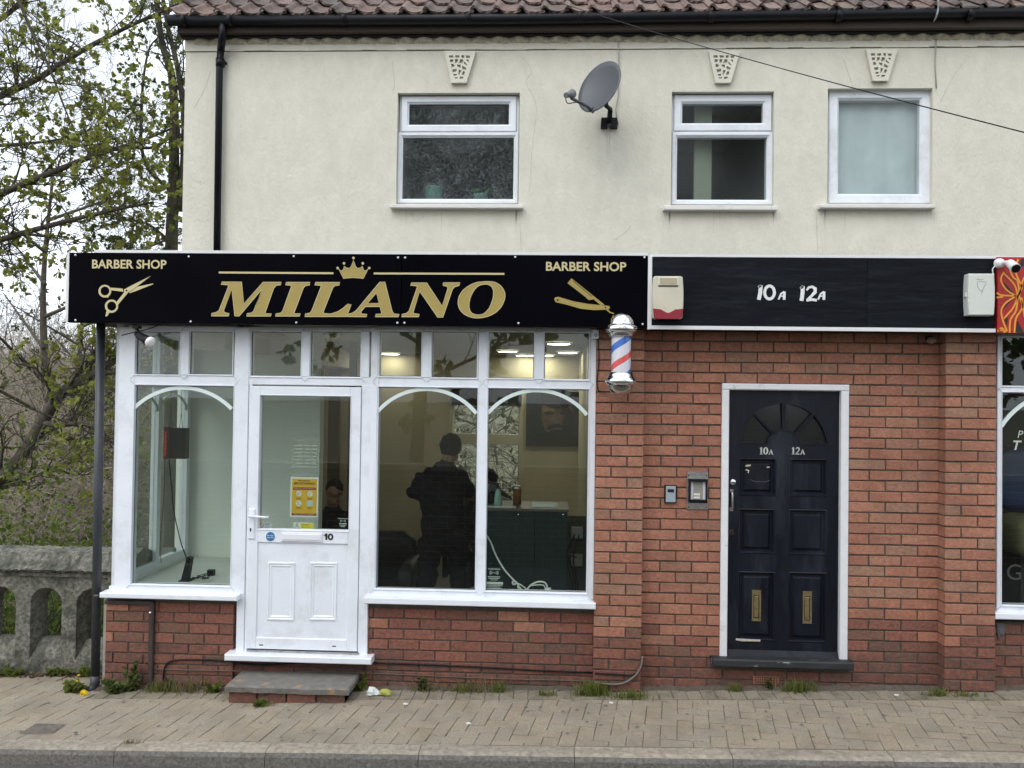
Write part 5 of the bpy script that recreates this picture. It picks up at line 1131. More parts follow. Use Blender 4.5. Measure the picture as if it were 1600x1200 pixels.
for nm in 'LR': bE += [('pelvis', 'hip'+nm), ('hip'+nm, 'kn'+nm), ('kn'+nm, 'an'+nm), ('an'+nm, 'he'+nm), ('an'+nm, 'to'+nm)]
hand(bJ, bE, 'wrL', 'l', Vector((.7, .5, -.1)), Vector((0, 0, 1)), 2); hand(bJ, bE, 'wrR', 'r', Vector((.55, .6, -.15)), Vector((0, 0, 1)), 2)
figure('person', 'standing person in black clothes seen from behind, head bowed over a customer', 'person', bJ, bE, [M_cloth, M_trou, M_skin], (J(704, 696, YB_+.03), (.092, .108, .104), M_hair, Matrix.Rotation(R(30), 3, 'X') @ Matrix.Rotation(R(8), 3, 'Y')))
# seated customer under a cape
CYs = 1.36; h0 = J(762, 756, CYs)
cJ = {'pelvis': (Vector((h0.x-.03, CYs+.02, .72)), (.17, .13), 0), 'spine': (Vector((h0.x-.03, CYs+.03, .92)), (.17, .13), 0), 'chest': (Vector((h0.x-.02, CYs+.03, 1.08)), (.17, .12), 0), 'upper': (Vector((h0.x-.01, CYs+.02, 1.18)), (.11, .08), 0), 'neck': (Vector((h0.x, CYs, 1.25)), .05, 1), 'skull0': (Vector((h0.x, CYs-.01, h0.z-.04)), (.068, .078), 1), 'skull': (Vector((h0.x, CYs, h0.z+.035)), (.074, .090), 1), 'crown': (Vector((h0.x, CYs, h0.z+.085)), (.05, .06), 1),
      'nose': (Vector((h0.x, CYs-.10, h0.z)), .014, 1), 'chin': (Vector((h0.x, CYs-.07, h0.z-.075)), .03, 1), 'earL': (Vector((h0.x-.083, CYs, h0.z+.01)), .015, 1), 'earR': (Vector((h0.x+.083, CYs, h0.z+.01)), .015, 1)}
cE = [('pelvis', 'spine'), ('spine', 'chest'), ('chest', 'upper'), ('upper', 'neck'), ('neck', 'skull0'), ('skull0', 'skull'), ('skull', 'crown'), ('skull', 'nose'), ('skull0', 'chin'), ('skull', 'earL'), ('skull', 'earR')]
for s_, nm in ((-1, 'L'), (1, 'R')):
    cJ['sh'+nm] = (Vector((h0.x+s_*.17, CYs+.02, 1.12)), .07, 0); cJ['el'+nm] = (Vector((h0.x+s_*.24, CYs-.06, .88)), .06, 0); cJ['wr'+nm] = (Vector((h0.x+s_*.17, CYs-.30, .84)), .04, 0)
    cJ['hp'+nm] = (Vector((h0.x-.03+s_*.10, CYs-.03, .70)), .10, 0); cJ['kn'+nm] = (Vector((h0.x-.03+s_*.13, CYs-.44, .70)), .075, 0); cJ['an'+nm] = (Vector((h0.x-.03+s_*.12, CYs-.50, .32)), .048, 2); cJ['to'+nm] = (Vector((h0.x-.03+s_*.12, CYs-.66, .27)), .04, 2)
    cE += [('upper', 'sh'+nm), ('sh'+nm, 'el'+nm), ('el'+nm, 'wr'+nm), ('pelvis', 'hp'+nm), ('hp'+nm, 'kn'+nm), ('kn'+nm, 'an'+nm), ('an'+nm, 'to'+nm)]
    hand(cJ, cE, 'wr'+nm, nm, Vector((-s_*.3, -.8, -.2)), Vector((1, 0, 0)), 1)
figure('person', 'seated customer under a dark cape, half hidden behind the window mullion', 'person', cJ, cE, [M_cape, M_skin, M_trou], (Vector((h0.x, CYs+.018, h0.z+.035)), (.090, .104, .105), M_hair, Matrix.Rotation(R(-30), 3, 'X')))
bc = thing('barber_chair', 'black barber chair under the seated customer', 'chair', (h0.x-.03, CYs, ZF))
b = MB(); rbox(b, (h0.x-.03, CYs, .52), (.56, .54, .16)); b.build('seat', M_sofa, bc); b = MB(); rbox(b, (h0.x-.03, CYs+.28, .92), (.50, .13, .62)); b.build('backrest', M_sofa, bc)
for s_ in (-1, 1): b = MB(); rbox(b, (h0.x-.03+s_*.33, CYs, .74), (.08, .46, .08)); b.box(h0.x-.03+s_*.33-.02, h0.x-.03+s_*.33+.02, CYs-.1, CYs+.1, .50, .72); b.build('armrest', M_sofa, bc)
b = MB(); b.lathe([(.28, ZF), (.28, ZF+.02), (.08, ZF+.05), (.05, ZF+.1), (.05, .45)], (h0.x-.03, CYs, 0), 24); b.build('pedestal', M_chrome, bc)
b = MB(); b.box(h0.x-.2, h0.x+.14, CYs-.72, CYs-.50, .20, .23); b.tube([(h0.x-.03, CYs-.55, .22), (h0.x-.03, CYs-.2, .46)], .02, 8); b.build('footrest', M_chrome, bc)
# waiting customer beyond the partition
WYp = 2.3; h1 = J(523, 770, WYp)
wJ = {'pelvis': (Vector((h1.x-.02, WYp+.12, .42)), (.17, .13), 0), 'spine': (Vector((h1.x-.02, WYp+.12, .62)), (.155, .12), 0), 'chest': (Vector((h1.x-.03, WYp+.08, .78)), (.16, .12), 0), 'upper': (Vector((h1.x-.035, WYp+.05, .875)), (.10, .08), 0), 'neck': (Vector((h1.x-.03, WYp+.03, h1.z-.12)), .052, 1), 'skull0': (Vector((h1.x-.015, WYp, h1.z-.045)), (.068, .076), 1), 'skull': (Vector((h1.x-.01, WYp, h1.z+.02)), (.075, .088), 1), 'crown': (Vector((h1.x-.01, WYp+.01, h1.z+.07)), (.05, .06), 1), 'nose': (Vector((h1.x+.02, WYp-.10, h1.z-.01)), .015, 1), 'chin': (Vector((h1.x+.01, WYp-.07, h1.z-.085)), .03, 1), 'earR': (Vector((h1.x+.07, WYp+.01, h1.z)), .015, 1), 'earL': (Vector((h1.x-.09, WYp+.01, h1.z)), .015, 1)}
wE = [('pelvis', 'spine'), ('spine', 'chest'), ('chest', 'upper'), ('upper', 'neck'), ('neck', 'skull0'), ('skull0', 'skull'), ('skull', 'crown'), ('skull', 'nose'), ('skull0', 'chin'), ('skull', 'earL'), ('skull', 'earR')]
for s_, nm in ((-1, 'L'), (1, 'R')):
    wJ['sh'+nm] = (Vector((h1.x-.03+s_*.16, WYp+.07, .82)), .065, 0); wJ['el'+nm] = (Vector((h1.x-.03+s_*.22, WYp, .58)), .05, 0); wJ['wr'+nm] = (Vector((h1.x-.03+s_*.12, WYp-.22, .53)), .032, 0)
    wJ['hp'+nm] = (Vector((h1.x-.02+s_*.10, WYp+.05, .40)), .09, 2); wJ['kn'+nm] = (Vector((h1.x-.02+s_*.13, WYp-.36, .44)), .07, 2); wJ['an'+nm] = (Vector((h1.x-.02+s_*.13, WYp-.36, .15)), .046, 2); wJ['to'+nm] = (Vector((h1.x-.02+s_*.14, WYp-.53, .10)), .038, 2)
    wE += [('upper', 'sh'+nm), ('sh'+nm, 'el'+nm), ('el'+nm, 'wr'+nm), ('pelvis', 'hp'+nm), ('hp'+nm, 'kn'+nm), ('kn'+nm, 'an'+nm), ('an'+nm, 'to'+nm)]
    hand(wJ, wE, 'wr'+nm, nm, Vector((-s_*.5, -.7, -.1)), Vector((1, 0, 0)), 1)
figure('person', 'waiting person with dark hair visible through the glass of the white door', 'person', wJ, wE, [M_cloth, M_skin, M_trou], (Vector((h1.x-.01, WYp+.03, h1.z+.035)), (.088, .10, .105), M_hair, Matrix.Rotation(R(-34), 3, 'X')))
st = thing('waiting_bench', 'dark waiting bench behind the partition', 'bench', (h1.x, WYp+.1, ZF)); b = MB(); rbox(b, (h1.x-.2, WYp+.1, .25), (1.0, .5, .14)); b.build('seat', M_sofa, st)
for s_ in (-.6, .2): MB().box(h1.x+s_, h1.x+s_+.05, WYp-.05, WYp+.25, ZF, .20).build('leg', M_dark, st)

# things in the corner window
ls = thing('led_sign', 'small black scrolling sign hanging on wires in the corner window', 'sign', J(272, 718, .42))
q = rect(263, 669, 289, 717, .42); b = MB(); b.cbox(q[0], q[1], .42, .50, q[2], q[3], .003); b.build('casing', M_black, ls)
q3 = rect(255, 667, 263, 717, .42); b = MB(); b.box(q3[0], q3[1]-.001, .425, .47, q3[2], q3[3]); b.build('display_edge', mat('led_dark', (.02, .008, .008), .4), ls)
b = MB()
for i in range(14):
    z_ = q3[2]+.02+i*(q3[3]-q3[2]-.05)/14; b.box(q3[0]+.006+.004*(i % 2), q3[0]+.018+.004*((i*7) % 3), .4235, .425, z_, z_+.006)
b.build('red_diodes', mat('red_led', (.5, .02, .02), .4, emit=(1, .05, .04, 1), estr=.25), ls)
b = MB()
for a, c in ((264, 672), (270, 672), (280, 672), (286, 672)):
    t_ = 267 if a < 275 else 283; b.tube([J(a, c, .46), J(t_, 645, .46), J(t_, 600, .46)], .002, 5)
b.build('hanging_wire', M_black, ls)
b = MB(); b.tube(spline([J(264, 718, .46), J(268, 760, .46), J(272, 800, .46), J(282, 845, .4), J(290, 868, .35), J(297, 885, .3)], 6), .004, 6); b.tube(spline([J(258, 718, .46), J(255, 790, .46), J(250, 850, .46), J(252, 880, .46)], 6), .0025, 5)
tag(b.build('sign_flex', M_black, None), 'black flex dropping from the hanging sign to the shelf', 'cable')
c = J(290, 900, .32); rt = thing('router', 'black upright router on the shelf of the corner window', 'router', (c.x, .32, zsh-.015)); b = MB(); b.add([(c.x-.03, .30, zsh-.014), (c.x+.02, .30, zsh-.014), (c.x+.045, .30, zsh+.16), (c.x+.015, .30, zsh+.17), (c.x-.03, .36, zsh-.014), (c.x+.02, .36, zsh-.014), (c.x+.045, .36, zsh+.16), (c.x+.015, .36, zsh+.17)], [(0, 1, 2, 3), (7, 6, 5, 4), (0, 4, 5, 1), (1, 5, 6, 2), (2, 6, 7, 3), (3, 7, 4, 0)]); b.build('casing', M_black, rt)
b = MB(); b.box(c.x-.04, c.x+.05, .28, .38, zsh-.015, zsh-.008); b.build('stand', M_black, rt)
b = MB(); r_ = random.Random(4)
for i in range(4):
    pts = [Vector((c.x+.04+r_.uniform(0, .16), .25+r_.uniform(0, .12), zsh-.005+r_.uniform(0, .05))) for _ in range(5)]; b.tube(spline(pts, 5), .003, 5)
tag(b.build('tangled_leads', M_black, None), 'tangle of thin black leads beside the router on the shelf', 'leads')
c2_ = J(328, 889, .5); b = MB(); b.cbox(c2_.x-.025, c2_.x+.025, .5, .55, zsh-.014, zsh+.03, .004); b.tube(spline([(c2_.x, .52, zsh), (c2_.x-.03, .45, zsh+.01), (c2_.x-.06, .4, zsh)], 4), .003, 5); tag(b.build('power_adapter', M_black, None), 'small black power adapter on the shelf right of the leads', 'adapter')
c3_ = J(258, 888, .95); b = MB(); b.add([(c3_.x-.06, .95, zsh-.014), (c3_.x+.06, .95, zsh-.014), (c3_.x+.07, 1.0, zsh+.11), (c3_.x-.05, 1.0, zsh+.11), (c3_.x-.06, 1.02, zsh-.014), (c3_.x+.06, 1.02, zsh-.014)], [(0, 1, 2, 3), (4, 3, 2, 5), (0, 3, 4), (1, 5, 2), (0, 4, 5, 1)]); tag(b.build('desk_phone', mat('phone_grey', (.06, .06, .06), .5), None), 'dark grey wedge shaped phone at the back of the shelf', 'phone')

# notices on the glass
GYi = DY+.034
def flat(name, loops, m, parent=None, y=GYi, d=.001): return MB().poly(loops, y, y+d).build(name, m, parent)
po = thing('notice_poster', 'yellow covid style notice with white border on the door glass', 'poster', J(475, 808, GYi))
po['label'] = 'yellow safety notice with white border stuck to the door glass'
q = rect(453.5, 745.5, 497, 808, GYi); flat('sheet', [rl(q)], mat('poster_white', (.74, .76, .70), .6), po)
q2 = (q[0]+.012, q[1]-.010, q[2]+.012, q[3]-.012); M_py = mat('poster_yellow', (.70, .42, .03), .5); flat('print', [rl(q2)], M_py, po, GYi-.0006, .0005)
cxp = (q2[0]+q2[1])/2; W_ = q2[1]-q2[0]; H_ = q2[3]-q2[2]; M_ink = mat('poster_ink', (.10, .04, .02), .7); M_pred = mat('poster_red', (.30, .015, .012), .6)
text_mb('#PROTECTNORWICH', cxp, q2[3]-H_*.165, .018, GYi-.0012, 0, bold=.03, center=True, width=W_*.86).build('lettering', M_ink, po)
MB().box(cxp-W_*.26, cxp+W_*.22, GYi-.0012, GYi-.0006, q2[3]-H_*.065, q2[3]-H_*.045).build('lettering', M_ink, po)
for f0, f1 in ((.235, .30), (.945, 1.0)):
    MB().box(q2[0]+W_*.05*(f0 < .5), q2[1]-W_*.04*(f0 < .5), GYi-.0012, GYi-.0006, q2[3]-H_*f1, q2[3]-H_*f0).build('red_bar', M_pred, po)
    text_mb('HELP STOP THE SPREAD', cxp, q2[3]-H_*(f1-.02), .006, GYi-.0017, 0, center=True, width=W_*.80).build('lettering', MATS['poster_white'], po)
for i, (fx, fz) in enumerate(((.28, .41), (.73, .41), (.28, .67), (.73, .67))):
    c = (q2[0]+W_*fx, q2[3]-H_*fz)
    sh_ = arc(c[0], c[1], .020, .020, 0, 340, 17) if i < 3 else [(c[0]-.022, c[1]-.02), (c[0]+.022, c[1]-.02), (c[0]+.022, c[1]+.02), (c[0]-.022, c[1]+.02)]
    o = flat('pictogram', [sh_], MATS['poster_white'] if i < 3 else mat('poster_pale', (.50, .58, .58), .6), po, GYi-.0012, .0005)
    if i < 3: MB().stroke(arc(c[0], c[1], .009, .009, 20, 300, 8), .004, GYi-.0018, GYi-.0012).build('glyph', mat('glyph_grey', (.20, .26, .26), .6), o)
    for dz in (.032, .040): MB().box(c[0]-.022+.006*(dz > .035), c[0]+.022-.006*(dz > .035), GYi-.0012, GYi-.0006, c[1]-dz, c[1]-dz+.003).build('caption', M_ink, po)
hr = thing('opening_hours', 'faint frosted opening hours table on the door glass above the poster', 'notice', J(477, 742, GYi)); q = rect(457, 684, 498, 741, GYi)
mb = MB(); M_fr = mat('frosted_vinyl', (.50, .52, .45), .7); mb.stroke([(q[0], q[2]), (q[1], q[2]), (q[1], q[3]), (q[0], q[3])], .003, GYi, GYi+.0008, True); mb.build('border', M_fr, hr)
text_mb('Opening Hours', (q[0]+q[1])/2, q[3]-.025, .014, GYi, 0, center=True, width=(q[1]-q[0])*.8).build('lettering', M_fr, hr)
for i in range(7):
    z_ = q[3]-.06-i*.026; mb = MB()
    for a, b_ in ((.1, .38), (.5, .66), (.74, .92)): mb.box(q[0]+(q[1]-q[0])*a, q[0]+(q[1]-q[0])*b_, GYi, GYi+.0008, z_, z_+.008)
    mb.build('table_row', M_fr, hr)
ns = thing('no_smoking_sticker', 'small white no smoking sticker at the lower left of the door glass', 'sticker', J(414, 826, GYi)); q = rect(403.5, 816, 424, 826.5, GYi)
flat('sheet', [rl(q)], MATS['poster_white'], ns); c = (q[0]+.022, (q[2]+q[3])/2); mb = MB(); mb.stroke(arc(c[0], c[1], .016, .016, 0, 342, 18), .005, GYi-.0008, GYi, True); mb.stroke([(c[0]-.011, c[1]+.011), (c[0]+.011, c[1]-.011)], .004, GYi-.0010, GYi); mb.build('symbol', mat('sticker_red', (.55, .05, .05), .6), ns)
mb = MB()
for i in range(4): mb.box(q[0]+.046, q[1]-.005-.006*(i % 2), GYi-.0006, GYi, q[3]-.010-i*.0095, q[3]-.006-i*.0095)
mb.build('lettering', mat('sticker_blue_ink', (.12, .14, .35), .6), ns)
cs = thing('caution_sticker', 'white and yellow caution sticker at the bottom of the door glass', 'sticker', J(474, 827, GYi)); q = rect(458.5, 816.5, 490, 827, GYi)
flat('sheet', [rl(q)], MATS['poster_white'], cs); flat('print', [[(q[0]+.052, q[2]+.005), (q[1]-.004, q[2]+.005), (q[1]-.004, q[3]-.005), (q[0]+.052, q[3]-.005)]], mat('caution_yellow', (.72, .60, .03), .6), cs, GYi-.0006, .0005)
mb = MB(); c = (q[0]+.026, q[2]+.008); mb.stroke([(c[0]-.019, c[1]), (c[0]+.019, c[1]), (c[0], c[1]+.033)], .005, GYi-.0008, GYi, True); mb.box(c[0]-.003, c[0]+.003, GYi-.0008, GYi, c[1]+.007, c[1]+.02); mb.build('symbol', M_ink, cs)
text_mb('Caution', q[0]+.060, q[3]-.021, .012, GYi-.0012, 0, width=.055).build('lettering', M_ink, cs); text_mb('Mind the step', q[0]+.058, q[2]+.010, .010, GYi-.0012, 0, width=.068).build('lettering', M_ink, cs)
bs = thing('round_blue_sticker', 'round blue sticker with white words on the door rail', 'sticker', J(423, 838, DY)); c = at(422.7, 838.3, DY)
flat('disc', [arc(c[0], c[1], .036, .036, 0, 350, 30)], mat('sticker_white', (.74, .76, .78), .5), bs, DY-.002, .002); flat('print', [arc(c[0], c[1], .033, .033, 0, 350, 30)], mat('sticker_blue', (.015, .15, .36), .45), bs, DY-.0026, .0005)
for t_, dz in (('Fire door', .004), ('keep shut', -.012)): text_mb(t_, c[0], c[1]+dz, .010, DY-.0032, 0, bold=.02, center=True, width=.050).build('lettering', MATS['sticker_white'], bs)
M_wp = mat('white_print', (.55, .60, .57), .7)
def warning(name, label, a, b, c_, d, y_):
    q = rect(a, b, c_, d, y_); o = thing(name, label, 'sticker', (q[0], y_, q[2])); W_, H_ = q[1]-q[0], q[3]-q[2]; cx = (q[0]+q[1])/2
    big = H_ > .12; u = W_/.13
    text_mb('WARNING', cx, q[3]-.016*u, .013*u, y_, 0, bold=.02, center=True, width=W_*(.68 if big else .95)).build('lettering', M_wp, o)
    zc = q[3]-.036*u; mb = MB()
    for s_ in (-1, 1):
        for r_ in (.010, .018, .026): mb.stroke(arc(cx+s_*.004*u, zc, r_*u, r_*u*.9, 90-90*s_-38, 90-90*s_+38, 6), .004*u, y_, y_+.001)
    mb.poly([arc(cx, zc, .004*u, .004*u, 0, 330, 10)], y_, y_+.001); mb.build('symbol', M_wp, o); mb = MB()
    z_ = q[3]-.062*u
    rows = [(.68, .006), (.6, .005), (.4, .004)]+([(0, 0), (1, .018), (.95, .004), (.7, .004), (.9, .006), (1, .008), (.3, .0), (1, .006)] if big else [])
    for f_, h_ in rows:
        if h_: mb.box(cx-W_*f_/2, cx+W_*f_/2, y_, y_+.001, z_-h_, z_)
        z_ -= h_+.006
    mb.build('print_line', M_wp, o); return o
warning('warning_sticker', 'white alarm warning print at the lower left of the wide window', 757.5, 887, 786, 927, GYF+.032)
warning('warning_sticker', 'small white alarm warning print at the lower right of the door glass', 527, 809, 544.5, 827, GYi)

# upstairs window things
q = rect(1303, 150, 1446, 312, .11); bl_ = MB(); n = 26
xs = [q[0]+(q[1]-q[0])*i/n for i in range(n+1)]
bl_.add([(x_, .13+.0035*math.sin(i*.9)+.002*math.sin(i*2.1), z_) for z_ in (q[2], q[3]) for i, x_ in enumerate(xs)], [(i, i+1, n+2+i, n+1+i) for i in range(n)], True)
tag(bl_.build('net_curtain', mat('net_white', (.50, .575, .64), .8, var=.08, scale=5), None), 'pale net curtain filling the rightmost upper window', 'curtain')
for nm, (a, b, c_, d), lab in (('plant_pot', (661, 288, 689, 309), 'pale green pot behind the patterned upper window'), ('plant_pot', (738, 300, 762, 309), 'small green plant pot with leaves behind the patterned upper window')):
    q = rect(a, b, c_, d, .065); cx = (q[0]+q[1])/2; hw = (q[1]-q[0])/2; t_ = thing(nm, lab, 'plant pot', (cx, .14, q[2]-.02)); yb_ = .085+hw
    MB().lathe([(0, q[2]-.025), (hw*.82, q[2]-.025), (hw*.9, q[2]+.01), (hw, q[3]), (hw*.9, q[3]), (hw*.85, q[3]-.02), (0, q[3]-.025)], (cx, yb_, 0), 20).build('pot', mat('mint_pot', (.34, .62, .47), .5), t_)
    if a > 700:
        mb = MB(); r_ = random.Random(2)
        for i in range(9):
            an = r_.uniform(0, 6.28); L2 = r_.uniform(.06, .13); tip = Vector((cx+L2*math.cos(an), yb_+.3*L2*math.sin(an), q[3]+r_.uniform(.0, .05))); base = Vector((cx, yb_, q[3]-.01)); mid = (tip+base)/2+Vector((0, 0, .03)); s2 = Vector((0, .012, .012))
            mb.add([base, mid+s2, tip, mid-s2], [(0, 1, 2, 3)])
        mb.build('leaf', mat('pot_leaf', (.14, .24, .10), .5), t_)
    MB().box(q[0]-.02, q[1]+.02, .06, yb_+hw+.02, q[2]-.05, q[2]-.026).build('saucer', M_white, t_)

# ---------------------------------------------------------------- ground, road, kerb, pavement
KY = -1.1; KW = .125
M_road = mat('asphalt', (.085, .083, .080), .95, var=.5, scale=120, bump=.9, bscale=140, dirt=(.13, .125, .12), dscale=3)
def sheet(mb, x0, x1, y0, y1, zf, nx=40, ny=4):
    vs = [(x0+(x1-x0)*i/nx, y0+(y1-y0)*j/ny, zf(x0+(x1-x0)*i/nx, y0+(y1-y0)*j/ny)) for j in range(ny+1) for i in range(nx+1)]
    return mb.add(vs, [(j*(nx+1)+i, j*(nx+1)+i+1, (j+1)*(nx+1)+i+1, (j+1)*(nx+1)+i) for j in range(ny) for i in range(nx)], True)
g = MB(); g.add([(-600, -600, -1.3), (600, -600, -1.3), (600, 900, -1.3), (-600, 900, -1.3)], [(0, 1, 2, 3)]); struct(g.build('ground', mat('earth', (.10, .085, .05), .95, var=.4, scale=.8, dirt=(.07, .09, .03), dscale=.3)))
rz0 = lambda x, y: gz(x, KY)-.095
struct(sheet(MB(), -14, 14, -4.9, KY+.02, rz0, 60, 3).build('road', M_road))
ym = MB(); sheet(ym, -9, -1.9, KY-.34, KY-.25, lambda x, y: rz0(x, y)+.004, 30, 1); struct(ym.build('road_marking', mat('yellow_line', (.50, .37, .06), .8, var=.35, scale=40)))
kb = MB(); kb.box(-.01, .01, KY+.01, KY+.02, -.4, -.3); kb = kb.build('kerb', M_mortar); struct(kb)
M_kerb = [mat('kerb_%d' % i, c, .92, var=.3, scale=30, bump=.5, bscale=60, dirt=tuple(q*.6 for q in c), dscale=4) for i, c in enumerate([(.315, .275, .222), (.33, .287, .228), (.30, .265, .215)])]
M_kface = mat('kerb_face_dark', (.155, .145, .13), .95, var=.4, scale=50, bump=.5, bscale=70)  # darker than the kerb top, used on the side towards the road
x = -1.385-.915*5; i = 0
while x < 6.5:
    b = MB(); a, c = x+.002, x+.915-.002; n = 6; vs = []
    secs = [(KY+KW, -.12), (KY+KW, 0.0), (KY+.030, .001), (KY+.008, -.012), (KY-.006, -.035), (KY-.018, -.20)]
    for k in range(n+1):
        xx = a+(c-a)*k/n
        for y_, dz in secs: vs.append((xx, y_+random.uniform(-.002, .002), gz(xx, KY)+dz+random.uniform(-.0015, .0015)))
    m = len(secs); fs = [(k*m+j, k*m+j+1, (k+1)*m+j+1, (k+1)*m+j) for k in range(n) for j in range(m-1)]+[tuple(range(m))[::-1], tuple(n*m+j for j in range(m))]
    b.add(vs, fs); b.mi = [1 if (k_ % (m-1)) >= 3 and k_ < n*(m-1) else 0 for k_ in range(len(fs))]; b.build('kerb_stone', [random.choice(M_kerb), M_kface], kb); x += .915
pv = MB(); sheet(pv, -14, 14, KY+KW, .05, lambda x, y: gz(x, y)-.010, 60, 6); sheet(pv, -14, sA[0]-.01, .05, .62, lambda x, y: gz(x, y)-.010, 30, 4)
pave = struct(pv.build('pavement', mat('paving_joint', (.23, .198, .148), .95, var=.3, scale=40, bump=.5, bscale=80)))
PC = [(.335, .287, .218), (.348, .298, .226), (.322, .278, .213), (.34, .283, .210), (.328, .286, .222)]
M_pav = [mat('paver_%d' % i, c, .92, var=.42, scale=150, bump=.7, bscale=170, dirt=tuple(q*.74 for q in c), dscale=2.6, dlo=.44, dhi=.70, world=True) for i, c in enumerate(PC)]+[mat('paver_red', (.26, .17, .135), .92, var=.25, scale=75, bump=.6, bscale=110)]+[mat('paver_mossy_%d' % i, c, .95, var=.4, scale=120, bump=.7, bscale=150, dirt=(.13, .12, .08), dscale=6, dlo=.45, dhi=.7, world=True) for i, c in enumerate([(.25, .218, .165), (.27, .232, .178)])]
def paver_mesh(v, mi, hx, hy):
    r_ = random.Random(v); j = lambda: r_.uniform(-.0012, .0012); c = .0022; t = MB(); g_ = .0016
    hx -= g_; hy -= g_
    t.add([(-hx, -hy, -.03), (hx, -hy, -.03), (hx, hy, -.03), (-hx, hy, -.03), (-hx+j(), -hy+j(), -c), (hx+j(), -hy+j(), -c), (hx+j(), hy+j(), -c), (-hx+j(), hy+j(), -c), (-hx+c, -hy+c, j()), (hx-c, -hy+c, j()), (hx-c, hy-c, j()), (-hx+c, hy-c, j())],
          [f for i in range(4) for f in ((i, (i+1) % 4, (i+1) % 4+4, i+4), (i+4, (i+1) % 4+4, (i+1) % 4+8, i+8))]+[(8, 9, 10, 11)])
    return t.mesh('paver', M_pav[mi])
PM = {(o_, v, mi): paver_mesh(v, mi, *((.1, .05) if o_ == 0 else (.05, .1))) for o_ in (0, 1) for v in range(3) for mi in range(8)}
cut = []; pang = R(-9); cs_, sn_ = math.cos(pang), math.sin(pang); cand = []
U = .1
def inside(x, y):
    return KY+KW+.012 < y < -.235 or (x < sA[0]-.30 and -.3 < y < .30)
for i in range(-70, 70):
    for j in range(-30, 30):
        k = (i-j) % 4
        if k == 0: u, v, o_ = (i+1)*U, (j+.5)*U, 0
        elif k == 2: u, v, o_ = (i+.5)*U, j*U, 1
        else: continue
        x, y = u*cs_-v*sn_, u*sn_+v*cs_ - .6
        hu, hv = (.1, .05) if o_ == 0 else (.05, .1)
        if not -5.2 < x < 5.0: continue
        ymax = .31 if x < sA[0]-.06 else -.235; ymin = KY+KW+.006
        cor = [(x+a*hu*cs_-b_*hv*sn_, y+a*hu*sn_+b_*hv*cs_) for a, b_ in ((-1, -1), (1, -1), (1, 1), (-1, 1))]
        if all(ymin < c[1] < ymax for c in cor): cand.append((x, y, o_, pang)); continue
        for lim, sg_ in ((ymin, 1), (ymax, -1)):   # cut the block where it meets the kerb or the wall course
            out_ = []
            for a, b_ in zip(cor, cor[1:]+cor[:1]):
                ia, ib = (a[1]-lim)*sg_ > 0, (b_[1]-lim)*sg_ > 0
                if ia: out_.append(a)
                if ia != ib: t = (lim-a[1])/(b_[1]-a[1]); out_.append((a[0]+t*(b_[0]-a[0]), lim))
            cor = out_
            if len(cor) < 3: break
        if len(cor) >= 3:
            mx_, my_ = sum(c[0] for c in cor)/len(cor), sum(c[1] for c in cor)/len(cor)
            cut.append([(mx_+(c[0]-mx_)*.96, my_+(c[1]-my_)*.96) for c in cor])
x = sA[0]+.05
while x < 4.8:                                    # soldier course along the wall
    cand.append((x, -.125, 1, 0)); x += .1
def fr_(x, y):
    d = Vector((x, y, gz(x, y)))-CAMP; zf_ = d.dot(_f); return abs(d.dot(CR)/zf_) < 800/FPX+.02 and abs(d.dot(CU)/zf_) < 600/FPX+.02
seen = [c for c in cand if fr_(c[0], c[1])]
# drop the herringbone blocks that would run into the two straight courses
seen.sort(key=lambda c: -abs(c[3]) * 0 - (1/(c[1]+6))); restp = MB(); big = set(id(c) for c in seen[:300])
vis = {id(c) for c in seen}
for c in cand:
    x, y, o_, an = c
    mi = 5 if random.random() < .004 else random.randrange(5)
    if an == 0: mi = 6+random.randrange(2)
    me = PM[(o_, random.randrange(3), mi)]; z_ = gz(x, y)+random.uniform(-.0022, .0015)-(.003 if an == 0 and o_ == 0 else 0)
    rx, ry = random.uniform(-.012, .012)+.02, random.uniform(-.012, .012)-.031*(1+.33*y)
    if id(c) in big:
        o = bpy.data.objects.new('paver', me); COL.objects.link(o); o.parent = pave; o.location = (x, y, z_); o.rotation_euler = (rx-.012, ry, an+random.uniform(-.012, .012))
    else:
        M_ = Matrix.Translation((x, y, z_)) @ Matrix.Rotation(an+random.uniform(-.012, .012), 4, 'Z') @ Matrix.Rotation(ry, 4, 'Y'); restp.cur = mi
        restp.add([M_ @ v.co for v in me.vertices], [tuple(p.vertices) for p in me.polygons])
for pl_ in cut:
    restp.cur = random.randrange(5); N = len(pl_); dz = random.uniform(-.003, 0)
    restp.add([(a, b_, gz(a, b_)+dz) for a, b_ in pl_]+[(a, b_, gz(a, b_)-.02) for a, b_ in pl_], [tuple(range(N))]+[(i, i+N, (i+1) % N+N, (i+1) % N) for i in range(N)])
stuff(restp.build('paving_blocks', M_pav, pave))
gm = MB(); rg = random.Random(31)
for i in range(70):
    x_, y_ = rg.uniform(-4.3, 4.2), rg.uniform(-.95, -.25); r_ = rg.uniform(.006, .016); a0 = rg.random(); gm.add([(x_+r_*math.cos(a0+k*.785)*rg.uniform(.8, 1.1), y_+r_*math.sin(a0+k*.785)*rg.uniform(.8, 1.1), gz(x_, y_)+.0035) for k in range(8)], [tuple(range(8))])
stuff(gm.build('chewing_gum', mat('old_gum', (.17, .155, .13), .9, var=.3, scale=40), pave))
